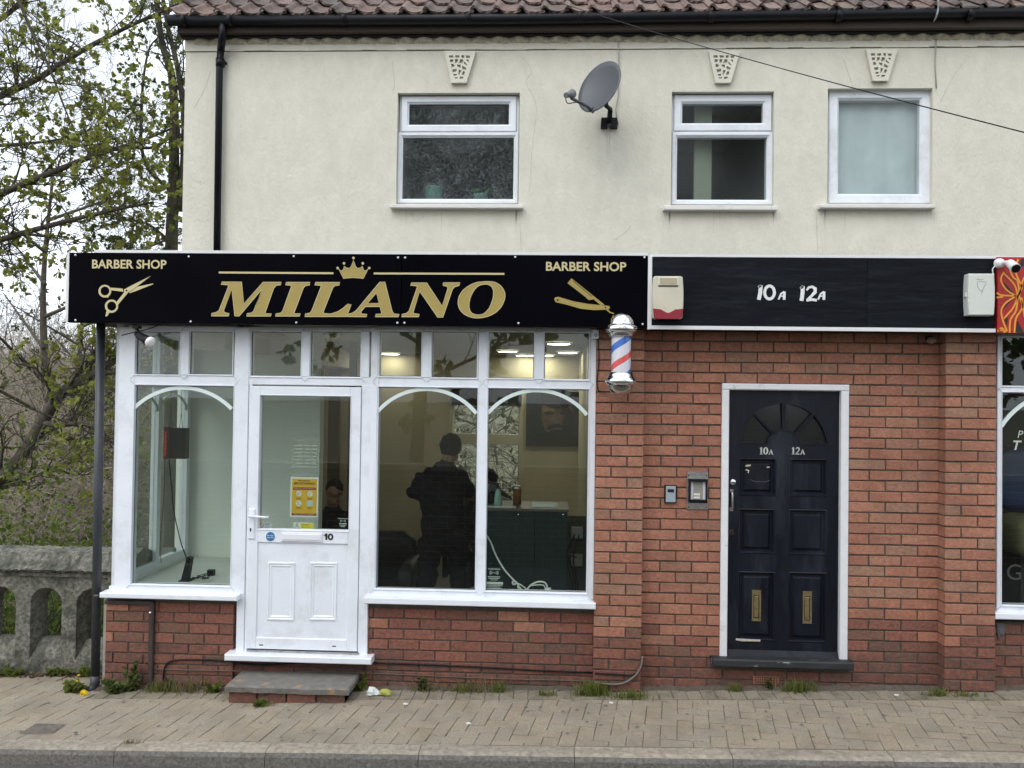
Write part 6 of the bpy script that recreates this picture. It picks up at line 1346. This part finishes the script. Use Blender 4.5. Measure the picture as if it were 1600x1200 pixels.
# gritty mortar fillet where paving meets the wall, iron cover
q = MB(); r_ = random.Random(5); x = sA[0]-.05
fil = MB()
while x < 4.6:
    fil.add([(x, -.02, gz(x, 0)+.012+r_.uniform(0, .012)), (x+.12, -.02, gz(x, 0)+.012+r_.uniform(0, .012)), (x+.12, -.055-r_.random()*.03, gz(x, 0)-.004), (x, -.055-r_.random()*.03, gz(x, 0)-.004)], [(3, 2, 1, 0)]); x += .12
fil.build('wall_fillet', M_mortar, pave)
c = at(90, 1150, -.85); cx, cy = -2.92, -.80; mb = MB()
for i in range(8): mb.box(cx-.10, cx+.10, cy-.08+i*.02, cy-.068+i*.02, gz(cx, cy)+.001, gz(cx, cy)+.005)
mb.box(cx-.10, cx+.10, cy-.085, cy+.085, gz(cx, cy)-.004, gz(cx, cy)+.001); tag(mb.build('drain_cover', mat('iron', (.17, .145, .125), .7, var=.3, scale=30), None), 'small rusty iron grating set in the pavement near the kerb', 'drain cover')

# ---------------------------------------------------------------- stone parapet at the left
PYf = .34
pp = thing('stone_parapet', 'weathered stone bridge parapet with round arched openings', 'parapet', (-3.8, PYf, gz(-3.6, .3)))
P_ = lambda px_, py_: at(px_, py_, PYf)
xr_ = X(172, 950, PYf); xl_ = -7.6
zb = gz(-3.6, .3)-.08; ztop = P_(100, 893)[1]
cxs = [P_(x_, 950)[0] for x_ in (72, )][0]; pitch = P_(144, 950)[0]-P_(72, 950)[0]
hw0 = (P_(95, 950)[0]-P_(46, 950)[0])/2; zc0 = P_(70, 942)[1]; zb0_ = P_(70, 1030)[1]; zc1 = P_(75, 945)[1]; zb1_ = P_(75, 1003)[1]; hw1 = hw0*.80
openf, openb = [], []
k = -14
while True:
    cx = cxs+k*pitch
    if cx+hw0 > xr_+.16: break
    if cx-hw0 > xl_:
        f_ = [(cx-hw0, zb0_), (cx+hw0, zb0_)]+arc(cx, zc0, hw0, hw0*.95, 0, 180, 12); b_ = [(cx-hw1+.01, zb1_), (cx+hw1+.01, zb1_)]+arc(cx+.01, zc1, hw1, hw1, 0, 180, 12)
        openf.append(f_); openb.append(b_)
    k += 1
mb = MB(); outl = [(xl_, zb), (xr_+.2, zb), (xr_+.2, ztop), (xl_, ztop)]
def faces2d(loops, y, flip):
    tr = tessellate_polygon([[Vector((a, b, 0)) for a, b in l] for l in loops]); al_ = [p for l in loops for p in l]
    fs = []
    for t in tr:
        a, b, c = (al_[i] for i in t); ccw = (b[0]-a[0])*(c[1]-a[1])-(b[1]-a[1])*(c[0]-a[0]) > 0
        fs.append(tuple(t) if ccw != flip else tuple(t[::-1]))
    mb.add([(a, y, b) for a, b in al_], fs)
TH = .17
faces2d([outl]+[o_[::-1] for o_ in openf], PYf, False); faces2d([outl]+[o_[::-1] for o_ in openb], PYf+TH, True)
for f_, b_ in zip(openf, openb):
    N = len(f_); mid = [((a[0]+c[0])/2+(a[0]-c[0])*.30, (a[1]+c[1])/2+(a[1]-c[1])*.30) for a, c in zip(f_, b_)]
    vs = [(a, PYf, c) for a, c in f_]+[(a, PYf+.02, c) for a, c in mid]+[(a, PYf+.09, c) for a, c in b_]+[(a, PYf+TH, c) for a, c in b_]
    mb.add(vs, [(r_*N+i, (r_+1)*N+i, (r_+1)*N+(i+1) % N, r_*N+(i+1) % N) for r_ in range(3) for i in range(N)])
mb.add([(xl_, PYf, zb), (xl_, PYf+TH, zb), (xl_, PYf+TH, ztop), (xl_, PYf, ztop)], [(0, 3, 2, 1)])
mb.build('pierced_panel', M_stone, pp)
# coping: rough, weathered to a slope
cz0, cz1, cz2 = P_(80, 891)[1], P_(80, 879)[1], P_(80, 861)[1]
mb = MB(); n = 260; prof_ = [(PYf+.01, cz0-.012), (PYf-.055, cz0-.004), (PYf-.075, cz0+.016), (PYf-.055, cz0+.034), (PYf+.02, cz2-.012), (PYf+.13, cz2+.015), (PYf+.26, cz2-.02), (PYf+.30, cz0)]
vs = []; r_ = random.Random(8); m = len(prof_)
for i in range(n+1):
    xx = xl_+(xr_+.2-xl_)*i/n; w_ = .006*math.sin(i*.7)+.004*math.sin(i*1.9)
    for y_, z_ in prof_: vs.append((xx, y_+r_.uniform(-.004, .004)+w_, z_+r_.uniform(-.004, .004)))
mb.add(vs, [(i*m+j, i*m+j+1, (i+1)*m+j+1, (i+1)*m+j) for i in range(n) for j in range(m-1)]+[tuple(n*m+j for j in range(m))]); mb.build('coping', M_stone, pp, fix=True)
mb = MB(); mb.box(xl_, xr_+.2, PYf-.02, PYf+.02, cz0-.045, cz0-.014); mb.build('string_course', M_stone, pp)
# small dark brick stub wall behind the downpipe
q = rect(161, 862, 178, 1040, .30); MB().box(q[0]+.03, q[1]+.05, .31, .33, zb, q[3]).build('end_block', M_stone, pp)

# ---------------------------------------------------------------- trees and undergrowth
M_bark = mat('bark', (.070, .060, .046), .95, var=.45, scale=14, bump=.6, bscale=30, dirt=(.075, .08, .05), dscale=4, dlo=.5, dhi=.75)
M_twig = mat('twig', (.33, .29, .225), .9, var=.3, scale=6)
def leafmat(name, c, c2):
    m = bpy.data.materials.new(name); m.use_nodes = True; n = m.node_tree; p = n.nodes['Principled BSDF']; p.inputs['Roughness'].default_value = .5; p.inputs['Specular IOR Level'].default_value = .3
    ge = n.nodes.new('ShaderNodeNewGeometry'); rp = n.nodes.new('ShaderNodeValToRGB'); rp.color_ramp.elements[0].color = (*c, 1); rp.color_ramp.elements[1].color = (*c2, 1)
    n.links.new(ge.outputs['Random Per Island'], rp.inputs['Fac']); n.links.new(rp.outputs[0], p.inputs['Base Color'])
    tl = n.nodes.new('ShaderNodeBsdfTranslucent'); n.links.new(rp.outputs[0], tl.inputs[0]); mx_ = n.nodes.new('ShaderNodeMixShader'); mx_.inputs[0].default_value = .6
    n.links.new(p.outputs[0], mx_.inputs[1]); n.links.new(tl.outputs[0], mx_.inputs[2]); n.links.new(mx_.outputs[0], n.nodes['Material Output'].inputs[0]); return m
M_leafY = leafmat('spring_leaf', (.19, .22, .045), (.36, .38, .10)); M_leafG = leafmat('green_leaf', (.06, .09, .02), (.16, .21, .05)); M_leafO = leafmat('olive_leaf', (.06, .075, .03), (.14, .14, .055))
rt_ = random.Random(21)
def rv(s=1.0): return Vector((rt_.gauss(0, 1), rt_.gauss(0, 1), rt_.gauss(0, 1)))*s
def leaf(mb, p, d, size):
    d = d.normalized(); s_ = d.cross(rv()).normalized(); u_ = s_.cross(d)
    a = p; t = p+d*size; l = p+d*size*.45+s_*size*.42+u_*size*.12; r_ = p+d*size*.45-s_*size*.42+u_*size*.12; l2 = p+d*size*.85+s_*size*.22; r2 = p+d*size*.85-s_*size*.22
    mb.add([a, r_, r2, t, l2, l], [(0, 1, 2, 3), (0, 3, 4, 5)])
def cluster(mb, p, d, n, size):
    for _ in range(n): leaf(mb, p+rv(size*.25), (d+rv(.8)+Vector((0, 0, -.25))), size*rt_.uniform(.6, 1.15))
def grow(tw, lf, p, d, length, r, level, leafp, lsize, droop=.0):
    n = 4 if level < 3 else 3; pts = [p.copy()]; d = d.normalized()
    for i in range(n):
        d = (d+rv(.20)+Vector((0, 0, .05-droop))).normalized(); p = p+d*length/n; pts.append(p.copy())
        if level < 4 and i > 0:
            for _ in range(1 if level >= 2 else 2):
                if rt_.random() < .85: grow(tw, lf, p, d+rv(.62), length*rt_.uniform(.42, .68), max(.0018, r*.55), level+1, leafp, lsize, droop)
    tw.tube(pts, [max(.0014, r*(1-.7*i/n)) for i in range(n+1)], 5 if level < 2 else 3, cap=False)
    if level >= 3 and rt_.random() < leafp: cluster(lf, pts[-1], d, rt_.randint(5, 10), lsize)
def tree(name, label, trunk, limbs, leafp, lsize, lm, side_n=7, side_len=.7, group=None, droop=0., extra=None, lvl=1):
    root = thing(name, label, 'tree', trunk[0][0] if trunk else limbs[0][0][0], group); tk = MB(); lf = MB()
    for path in ([trunk] if trunk else [])+limbs:
        pts = spline([q[0] for q in path], 5); rs = []
        for i in range(len(path)-1):
            for k in range(5): rs.append(path[i][1]+(path[i+1][1]-path[i][1])*k/5)
        rs.append(path[-1][1]); tk.tube(pts, rs, 8)
        if path is trunk: continue
        L = len(pts)
        for i in range(2, L):
            if rt_.random() < side_n/10:
                d = (pts[i]-pts[i-1]).normalized()
                for _ in range(rt_.randint(1, 2)): grow(tk, lf, pts[i], d*.7+rv(.62), side_len*rt_.uniform(.5, 1.2)*(1.1-.4*i/L), max(.004, rs[i]*.38), lvl, leafp, lsize, droop)
    if extra: extra(tk, lf)
    tk.build('trunk', M_bark, root)
    if lf.v: lf.build('crown', lm, root)
    return root
def V(px_, py_, Y): x, z = at(px_, py_, Y); return Vector((x, Y, z))
Yt = 3.2
tree('sycamore_tree', 'large sycamore with long low limbs and young leaves beyond the parapet', [(V(-330, 1150, Yt), .22), (V(-300, 800, Yt), .19), (V(-270, 450, Yt), .16), (V(-230, 150, Yt), .13), (V(-200, -150, Yt), .10)],
     [[(V(-300, 860, Yt), .11), (V(-100, 800, Yt-.2), .085), (V(15, 735, Yt-.3), .075), (V(90, 622, Yt-.3), .062), (V(140, 588, Yt-.2), .05), (V(190, 556, Yt-.1), .036), (V(270, 500, Yt), .022)],
      [(V(60, 660, Yt-.3), .035), (V(90, 664, Yt-.4), .03), (V(115, 661, Yt-.45), .028), (V(150, 668, Yt-.5), .022), (V(190, 695, Yt-.55), .012)],
      [(V(-270, 430, Yt), .07), (V(-100, 345, Yt), .055), (V(0, 303, Yt), .043), (V(75, 272, Yt), .036), (V(150, 242, Yt), .030), (V(215, 222, Yt+.1), .02), (V(275, 198, Yt+.2), .012)],
      [(V(-270, 480, Yt), .06), (V(-100, 410, Yt-.3), .045), (V(0, 375, Yt-.3), .034), (V(80, 352, Yt-.3), .03), (V(160, 332, Yt-.3), .022), (V(240, 316, Yt-.3), .012)],
      [(V(-240, 260, Yt), .07), (V(-100, 190, Yt+.2), .055), (V(0, 150, Yt+.2), .042), (V(60, 122, Yt+.2), .036), (V(130, 78, Yt+.2), .03), (V(200, 42, Yt+.2), .022), (V(290, 0, Yt+.2), .015), (V(350, -40, Yt+.2), .01)],
      [(V(-230, 180, Yt), .05), (V(-80, 70, Yt), .036), (V(0, 30, Yt), .028), (V(45, -10, Yt), .022), (V(90, -60, Yt), .015)],
      [(V(-250, 300, Yt), .04), (V(-60, 236, Yt+.4), .026), (V(20, 226, Yt+.4), .02), (V(80, 220, Yt+.4), .014), (V(150, 205, Yt+.4), .008)],
      [(V(25, -10, Yt-.5), .018), (V(50, 50, Yt-.5), .017), (V(78, 108, Yt-.5), .015), (V(110, 190, Yt-.5), .008), (V(150, 262, Yt-.5), .007), (V(185, 335, Yt-.5), .006), (V(215, 400, Yt-.5), .005)]],
     .18, .056, M_leafY, 9.5, .66)
Yu = 4.6
def ivy(tk, lf):
    for i in range(260):
        t = rt_.random(); p = V(268+rt_.gauss(0, 9), 180+t*330, Yu+rt_.uniform(-.12, .1)); leaf(lf, p, rv()+Vector((0, -.4, -.4)), rt_.uniform(.04, .075))
tree('slender_tree', 'slender twin stemmed tree rising behind the building corner', [(V(270, 1000, Yu), .11), (V(268, 600, Yu), .095), (V(268, 390, Yu), .085), (V(272, 260, Yu), .07), (V(270, 130, Yu), .055), (V(252, 60, Yu), .042), (V(236, -80, Yu), .03)],
     [[(V(282, 330, Yu), .05), (V(288, 200, Yu), .042), (V(278, 110, Yu), .036), (V(262, 40, Yu), .03), (V(250, -30, Yu), .022)],
      [(V(268, 300, Yu), .03), (V(225, 250, Yu-.1), .022), (V(222, 150, Yu-.1), .018), (V(232, 80, Yu-.1), .013), (V(250, 55, Yu-.1), .008)],
      [(V(270, 210, Yu), .03), (V(240, 230, Yu-.3), .02), (V(200, 232, Yu-.5), .014), (V(165, 250, Yu-.6), .009)],
      [(V(268, 380, Yu), .025), (V(230, 350, Yu), .018), (V(190, 345, Yu), .012), (V(150, 360, Yu), .007)],
      [(V(268, 480, Yu), .022), (V(230, 440, Yu), .016), (V(190, 420, Yu), .01), (V(160, 425, Yu), .006)]], .12, .055, M_leafG, 8, .55, extra=ivy)
for k, (px_, Yk, hgt, lab) in enumerate(((60, 8.5, 7.4, 'bare thin tree standing farther back in front of the sky, nearest the photo edge'), (190, 10.0, 7.0, 'bare thin tree standing farther back between the sycamore and the slender tree'), (120, 13.0, 6.2, 'farthest bare tree low behind the sycamore limbs'))):
    b0 = V(px_, 900, Yk); b0.z = -1.3; tp = [(b0, .12), (b0+Vector((.1, 0, hgt*.35)), .09), (b0+Vector((-.1, .1, hgt*.7)), .05), (b0+Vector((.1, 0, hgt)), .02)]; lims = []
    for i in range(9):
        t = .25+.7*i/9; p = b0+Vector((0, 0, hgt*t)); a = rt_.uniform(0, 6.28); L = hgt*(.42-.25*t); d = Vector((math.cos(a), math.sin(a), .55)); lims.append([(p, .035), (p+d*L*.5, .022), (p+d*L, .010)])
    tree('bare_tree', lab, tp, lims, .03, .07, M_leafO, 8, .95, 'bare trees on the far bank')
# trees across the street, behind the camera: seen only mirrored in the glass
for k, (x_, y_, hgt, lab) in enumerate(((-2.4, -10.5, 10.0, 'tall leafy street tree mirrored in the patterned upper window'), (2.9, -11, 10.5, 'tallest leafy street tree mirrored in the middle upper window'), (8.0, -12.5, 6.5, 'leafy street tree mirrored in the rightmost window'))):
    b0 = Vector((x_, y_, -.2)); tp = [(b0, .16), (b0+Vector((.1, 0, hgt*.4)), .12), (b0+Vector((-.1, .1, hgt*.75)), .06), (b0+Vector((.1, 0, hgt)), .02)]; lims = []
    for i in range(8):
        t = .25+.7*i/8; p = b0+Vector((0, 0, hgt*t)); a = i*2.4; L = hgt*(.36-.2*t); d = Vector((math.cos(a), math.sin(a), .5)); lims.append([(p, .045), (p+d*L*.5, .028), (p+d*L, .010)])
    tree('street_tree', lab, tp, lims, .95, .20, M_leafG, 8, 1.3, 'trees across the street', lvl=2)
# far wooded bank
hb = MB(); nx, ny = 60, 8
sheet(hb, -60, 60, 16, 60, lambda x, y: -1.3+5.0*(1-math.exp(-(y-16)/9))*(1+.18*math.sin(x*.35)+.1*math.sin(x*.9+1)), 80, 10); struct(hb.build('hillside', mat('bank_earth', (.17, .15, .10), .95, var=.5, scale=1.2, dirt=(.075, .085, .04), dscale=.6)))
th = MB(); tl_ = MB(); rt_.seed(77)
for i in range(4600):
    Yk = rt_.uniform(5.5, 24); px_ = rt_.uniform(-40, 300); x0 = X(px_, 800, Yk); L = rt_.uniform(.8, 2.4); zt0 = -1.2+rt_.random()**1.2*5.2*(.40+.60*(Yk-5.5)/18); p = Vector((x0, Yk, zt0)); d = Vector((rt_.gauss(0, .8), rt_.gauss(0, .3), rt_.uniform(-.1, 1))).normalized()
    pts = [p]
    for s_ in range(4): d = (d+rv(.22)).normalized(); pts.append(pts[-1]+d*L/4)
    r0 = rt_.uniform(.005, .014); th.tube(pts, [r0, r0*.85, r0*.7, r0*.5, r0*.3], 3, cap=False)
    for s_ in range(3): q_ = pts[1+s_]; e_ = q_+(d+rv(.8)).normalized()*L*.3; th.tube([q_, (q_+e_)/2+rv(.03), e_], [r0*.5, r0*.4, r0*.25], 3, cap=False)
    if rt_.random() < .30: cluster(tl_, pts[rt_.randint(2, 4)], d, 4, .08)
for i in range(1500):                             # the same scrub behind the shop, seen through its back window
    Yk = rt_.uniform(6.5, 15); x0 = rt_.uniform(-1.9, 1.6)*(Yk+6)/9; L = rt_.uniform(.6, 1.8); p = Vector((x0, Yk, rt_.uniform(-.9, 2.7))); d = Vector((rt_.gauss(0, .8), rt_.gauss(0, .3), rt_.uniform(-.2, 1))).normalized(); pts = [p]
    for s_ in range(4): d = (d+rv(.22)).normalized(); pts.append(pts[-1]+d*L/4)
    r0 = rt_.uniform(.006, .02); th.tube(pts, [r0, r0*.85, r0*.7, r0*.5, r0*.3], 3, cap=False)
    if rt_.random() < .6: cluster(tl_, pts[rt_.randint(1, 4)], d, 6, .10)
for i in range(1500):                             # bare saplings along the crest of the bank
    Yk = rt_.uniform(20, 34); x0 = X(rt_.uniform(-60, 310), 700, Yk); zb_k = -1.3+5.0*(1-math.exp(-(Yk-16)/9)); L = rt_.uniform(.8, 3.4); d = Vector((rt_.gauss(0, .3), 0, 1)).normalized(); pts = [Vector((x0, Yk, zb_k-.3))]
    for s_ in range(4): d = (d+rv(.16)).normalized(); pts.append(pts[-1]+d*L/4)
    r0 = rt_.uniform(.006, .018); th.tube(pts, [r0, r0*.85, r0*.7, r0*.5, r0*.3], 3, cap=False)
    for s_ in range(4): q_ = pts[1+s_ % 4]; e_ = q_+(d+rv(.7)).normalized()*L*.3; th.tube([q_, (q_+e_)/2+rv(.03), e_], [r0*.5, r0*.4, r0*.25], 3, cap=False)
tk_ = stuff(th.build('thicket', M_twig)); stuff(tl_.build('scrub_leaves', M_leafO, tk_))
ug = MB(); 
for i in range(7000):
    Yk = rt_.uniform(.72, 4.5); px_ = rt_.uniform(-60, 215); x0 = X(px_, 950, Yk); p = Vector((x0, Yk, -.9+rt_.random()*(.95+.12*Yk))); leaf(ug, p, rv()+Vector((0, -.3, .2)), rt_.uniform(.035, .075))
for i in range(380):
    Yk = rt_.uniform(1.2, 3.2); px_ = rt_.choice((20, 60, 100, 140, 30, 95))+rt_.gauss(0, 22); py_ = rt_.choice((780, 815, 745, 690))+rt_.gauss(0, 18); p = V(px_, py_, Yk); leaf(ug, p, rv()+Vector((0, -.3, -.1)), rt_.uniform(.035, .06)) if px_ < 175 else None
us = MB()
for i in range(160):
    Yk = rt_.uniform(.9, 3.2); x0 = X(rt_.uniform(-40, 200), 950, Yk); pts = [Vector((x0, Yk, -1.2))]; d = Vector((rt_.gauss(0, .35), 0, 1))
    for s_ in range(5): d = (d+rv(.25)).normalized(); pts.append(pts[-1]+d*rt_.uniform(.25, .45))
    us.tube(pts, [.009, .008, .007, .005, .004, .002], 4, cap=False)
uo = stuff(ug.build('undergrowth', [leafmat('bramble_leaf', (.06, .10, .018), (.19, .25, .05))])); us.build('stems', M_bark, uo)['kind'] = 'stuff'
# brick boundary wall across the street, behind which the photograph was taken
bwall = thing('boundary_wall', 'low brick wall across the street mirrored in the shop glass', 'wall', (0, -4.95, -.2)); WT = 1.13
MB().box(-7, 7, -5.07, -4.865, -.4, WT-.001).build('wall_core', mat('pale_mortar', (.50, .47, .40), .9), bwall); rb = MB(); rr_ = random.Random(3); k = 0; z_ = -.15
while z_ < WT-.03:
    x = -7+(k % 2)*BP/2
    while x < 7: rb.cur = rr_.randrange(4); rb.cbox(x, x+BL, -4.86+.0, -4.95, z_, z_+BH, .002) if False else rb.box(x, x+BL, -4.95, -4.855+rr_.uniform(-.002, .002), z_, z_+BH); x += BP
    z_ += CP; k += 1
stuff(rb.build('brick_courses', [mat('boundary_brick_%d' % i, (.055+.012*i, .038+.006*i, .030+.004*i), .9, var=.2, scale=30) for i in range(4)], bwall)); x = -7
while x < 7: rb2 = MB().box(x, x+.59, -5.10, -4.83, WT, WT+.06).build('coping_stone', M_kerb[1], bwall); x += .6

# ---------------------------------------------------------------- weeds, flowers and litter along the wall
M_grassm = leafmat('weed_grass', (.12, .17, .035), (.30, .33, .09)); M_weed = leafmat('weed_leaf', (.09, .125, .045), (.21, .25, .09)); M_dry = leafmat('dry_grass', (.20, .17, .08), (.32, .28, .14))
rw = random.Random(9)
def blade(mb, p, ang, h, lean, wd):
    d = Vector((math.cos(ang), math.sin(ang), 0)); s_ = Vector((-d.y, d.x, 0))*wd; m_ = p+d*lean*.35+Vector((0, 0, h*.65)); t_ = p+d*lean+Vector((0, 0, h))
    mb.add([p-s_, p+s_, m_+s_*.7, m_-s_*.7, t_], [(0, 1, 2, 3), (3, 2, 4)])
def tuft(label, px_, py_, Y, n, h, spread, m=None, name='grass_tuft'):
    d = _f+CR*((px_-800)/FPX)-CU*((py_-600)/FPX); p = V(px_, py_, Y); p.z = gz(p.x, Y)-.004; o = thing(name, label, 'weed', p, 'weeds growing along the wall foot'); mb = MB()
    h *= 1.3; n = int(n*1.5)
    for i in range(n): blade(mb, p+Vector((rw.gauss(0, spread), rw.gauss(0, spread*.35)-.02, 0)), rw.uniform(0, 6.28), h*rw.uniform(.4, 1.1), h*rw.uniform(.1, .8), rw.uniform(.002, .0042))
    stuff(mb.build('blade', m or M_grassm, o)); return o
def leafy(label, px_, Y, h, n, spread, m=None, stems=3, name='leafy_weed', ls=.045):
    p = V(px_, 1080, Y); p.z = gz(p.x, Y)-.004; o = thing(name, label, 'weed', p, 'weeds growing along the wall foot'); mb = MB(); st = MB()
    for s_ in range(stems):
        top = p+Vector((rw.gauss(0, spread), rw.uniform(-.04, .01), h*rw.uniform(.6, 1.05))); pts = [p, (p+top)/2+Vector((rw.gauss(0, .012), -.012, 0)), top]; st.tube(pts, [.003, .0025, .0015], 4, cap=False)
        for i in range(n):
            t = rw.random(); q_ = pts[0].lerp(pts[2], t); dd = Vector((rw.gauss(0, 1), rw.gauss(-.3, .7), rw.uniform(-.1, .7))); sz_ = ls*(1.15-.6*t)*rw.uniform(.6, 1.2); leaf(mb, q_, dd, sz_)
    st.build('stem', M_weed, o); stuff(mb.build('leaf', m or M_weed, o)); return o
dn = leafy('dandelion clump with big yellow flower at the foot of the downpipe', 120, -.06, .07, 22, .05, M_grassm, 4, 'dandelion', .075); dn['group'] = ''; del dn['group']
M_yel = mat('dandelion_yellow', (.75, .52, .01), .6, var=.15, scale=90); 
for (px_, py_, r_, nm) in ((131, 1084, .033, 0), (120.5, 1064, .012, 1), (123, 1055, .013, 2)):
    c = V(px_, py_, -.17); mb = MB()
    for ring_ in range(4):
        for i in range(16):
            a = 2*math.pi*i/16+ring_*.2; rad = r_*(1-.22*ring_); d = Vector((math.cos(a)*rad, -.004*ring_-.3*r_*(ring_/3), math.sin(a)*rad*(1 if nm == 0 else .45))); s_ = Vector((-math.sin(a), 0, math.cos(a)))*rad*.22; mb.add([c, c+d*.7-s_, c+d, c+d*.7+s_], [(0, 1, 2, 3)])
    mb.lathe([(0, -.010), (r_*.5, -.008), (r_*.72, -.002), (r_*.6, .006), (0, .01)], (0, 0, 0), 14, 'y'); nV = 5*14; mb.v[-nV:] = [(c.x+a, c.y+b, c.z+d*(1 if nm == 0 else .45)) for a, b, d in mb.v[-nV:]]
    mb.build('flower', M_yel, dn); MB().tube([c, Vector((c.x-.005, c.y+.02, gz(c.x, -.1)))], .002, 5).build('stalk', M_weed, dn)
leafy('tall leafy weed against the low bricks beside the conduit', 207, -.06, .24, 30, .035, None, 5)
leafy('low spreading weed between the downpipe and the tall weed', 182, -.09, .09, 26, .09, None, 6, ls=.06)
leafy('small weed right of the dark conduit', 262, -.06, .09, 14, .03, None, 3)
tuft('yellowish tuft just right of the conduit foot', 246, 1088, -.07, 60, .06, .05)
tuft('dry straw coloured tuft left of the stone step', 296, 1088, -.07, 90, .085, .08, M_dry)
leafy('bright green weed at the left end of the stone step', 333, -.09, .09, 20, .06, M_grassm, 5)
leafy('trailing weed in front of the stone step', 405, -.36, .05, 14, .08, M_grassm, 4, ls=.04)
leafy('green weed tucked behind the right end of the step', 563, -.05, .12, 22, .03, M_grassm, 4)
leafy('brownish weed under the wide window nearest the litter', 662, -.05, .11, 16, .05, M_leafO, 4); tuft('thin grass at the foot of the brownish weed', 665, 1070, -.06, 40, .07, .05, M_dry)
tuft('grass tuft third from the step under the wide window', 720, 1070, -.06, 60, .06, .06)
tuft('dry grass with seed stalks below the middle of the wide window', 745, 1073, -.08, 30, .09, .05, M_dry)
tuft('spiky green tuft under the right half of the wide window', 778, 1074, -.07, 60, .075, .04)
tuft('small tuft in the paving joint before the pier', 856, 1080, -.14, 36, .045, .04)
tuft('dense bright green grass tuft at the brick pier', 926, 1078, -.14, 170, .085, .05)
tuft('flat grass patch in front of the pier corner', 985, 1083, -.18, 110, .05, .07)
tuft('sparse grass left of the black door', 1148, 1076, -.06, 40, .05, .03)
leafy('grey green sprig in front of the air brick', 1202, -.04, .09, 12, .02, M_leafO, 3, ls=.03)
tuft('bright fan of grass below the black door', 1245, 1080, -.06, 110, .07, .06, M_grassm)
tuft('grass tuft with white specks left of the right pier', 1463, 1086, -.14, 70, .05, .04)
tuft('low grass at the foot of the right pier', 1512, 1084, -.14, 60, .03, .06)
tuft('tiny tuft growing in the kerb joint', 210, 1170, KY+.11, 26, .025, .03, M_dry)
for px_, lab in ((20, 'moss and weeds at the parapet foot by the photo edge'), (85, 'green weeds at the parapet foot between two openings'), (133, 'bright green weeds at the parapet foot beside the downpipe')):
    o = leafy(lab, px_, .30, .08, 24, .07, M_grassm, 5); 
lv = MB()
for i in range(420):
    x_ = rw.uniform(-4.6, -3.0); y_ = .33-abs(rw.gauss(0, .05)); leaf(lv, Vector((x_, y_, gz(x_, y_)+.006)), Vector((rw.gauss(0, 1), rw.gauss(0, 1), .1)), rw.uniform(.015, .035))
stuff(lv.build('leaf_litter', leafmat('dead_leaf', (.09, .055, .03), (.22, .15, .09))))
def crumple(c, s, seed):
    r_ = random.Random(seed); bm = bmesh.new(); bmesh.ops.create_icosphere(bm, subdivisions=2, radius=1)
    for v in bm.verts: k_ = r_.uniform(.55, 1.15); v.co = Vector((c.x+v.co.x*s[0]*k_, c.y+v.co.y*s[1]*k_, max(c.z-.004, c.z+v.co.z*s[2]*k_)))
    me = bpy.data.meshes.new('crumple'); bm.to_mesh(me); bm.free(); return me
p = V(588, 1080, -.16); p.z = gz(p.x, -.16)+.012
lt = thing('litter_wrapper', 'crumpled white and yellow wrapper on the pavement right of the step', 'litter', p)
for nm, dx, s_, m, sd in (('white_paper', -.03, (.05, .035, .045), mat('litter_white', (.62, .66, .66), .7), 1), ('yellow_wrapper', .06, (.055, .03, .036), mat('litter_yellow', (.36, .38, .08), .4), 2)):
    me = crumple(p+Vector((dx, 0, 0)), s_, sd); me.materials.append(m); o = bpy.data.objects.new(nm, me); COL.objects.link(o); o.parent = lt; o.matrix_parent_inverse = Matrix.Translation(-p)
for px_, py_, Y, lab in ((634, 1093, -.33, 'scrap of white paper on the paving below the litter'), (732, 1140, -.66, 'tiny white scrap in the middle of the pavement'), (1401, 1086, -.16, 'crumpled white scrap near the right pier'), (955, 1098, -.3, 'small white scrap in front of the pier')):
    c = V(px_, py_, Y); c.z = gz(c.x, Y)+.004; me = crumple(c, (.022, .014, .007), int(px_)); me.materials.append(MATS['litter_white']); o = bpy.data.objects.new('paper_scrap', me); COL.objects.link(o); tag(o, lab, 'litter')
# broken bracket under the neighbouring sill
b = MB(); q = rect(1557, 974, 1570, 1000, -.03); b.add([(q[0], -.03, q[3]), (q[1], -.03, q[3]), (q[1]-.01, -.035, q[2]+.03), (q[0]+.03, -.04, q[2]+.05), (q[0]+.012, -.03, q[2]), (q[0], -.01, q[3]), (q[1], -.01, q[3]), (q[0]+.012, -.01, q[2])], [(0, 4, 3), (0, 3, 2, 1), (0, 1, 6, 5), (0, 5, 7, 4), (1, 2, 6)]); tag(b.build('broken_bracket', M_grey, None), 'broken grey plastic fitting under the neighbouring window sill', 'bracket')
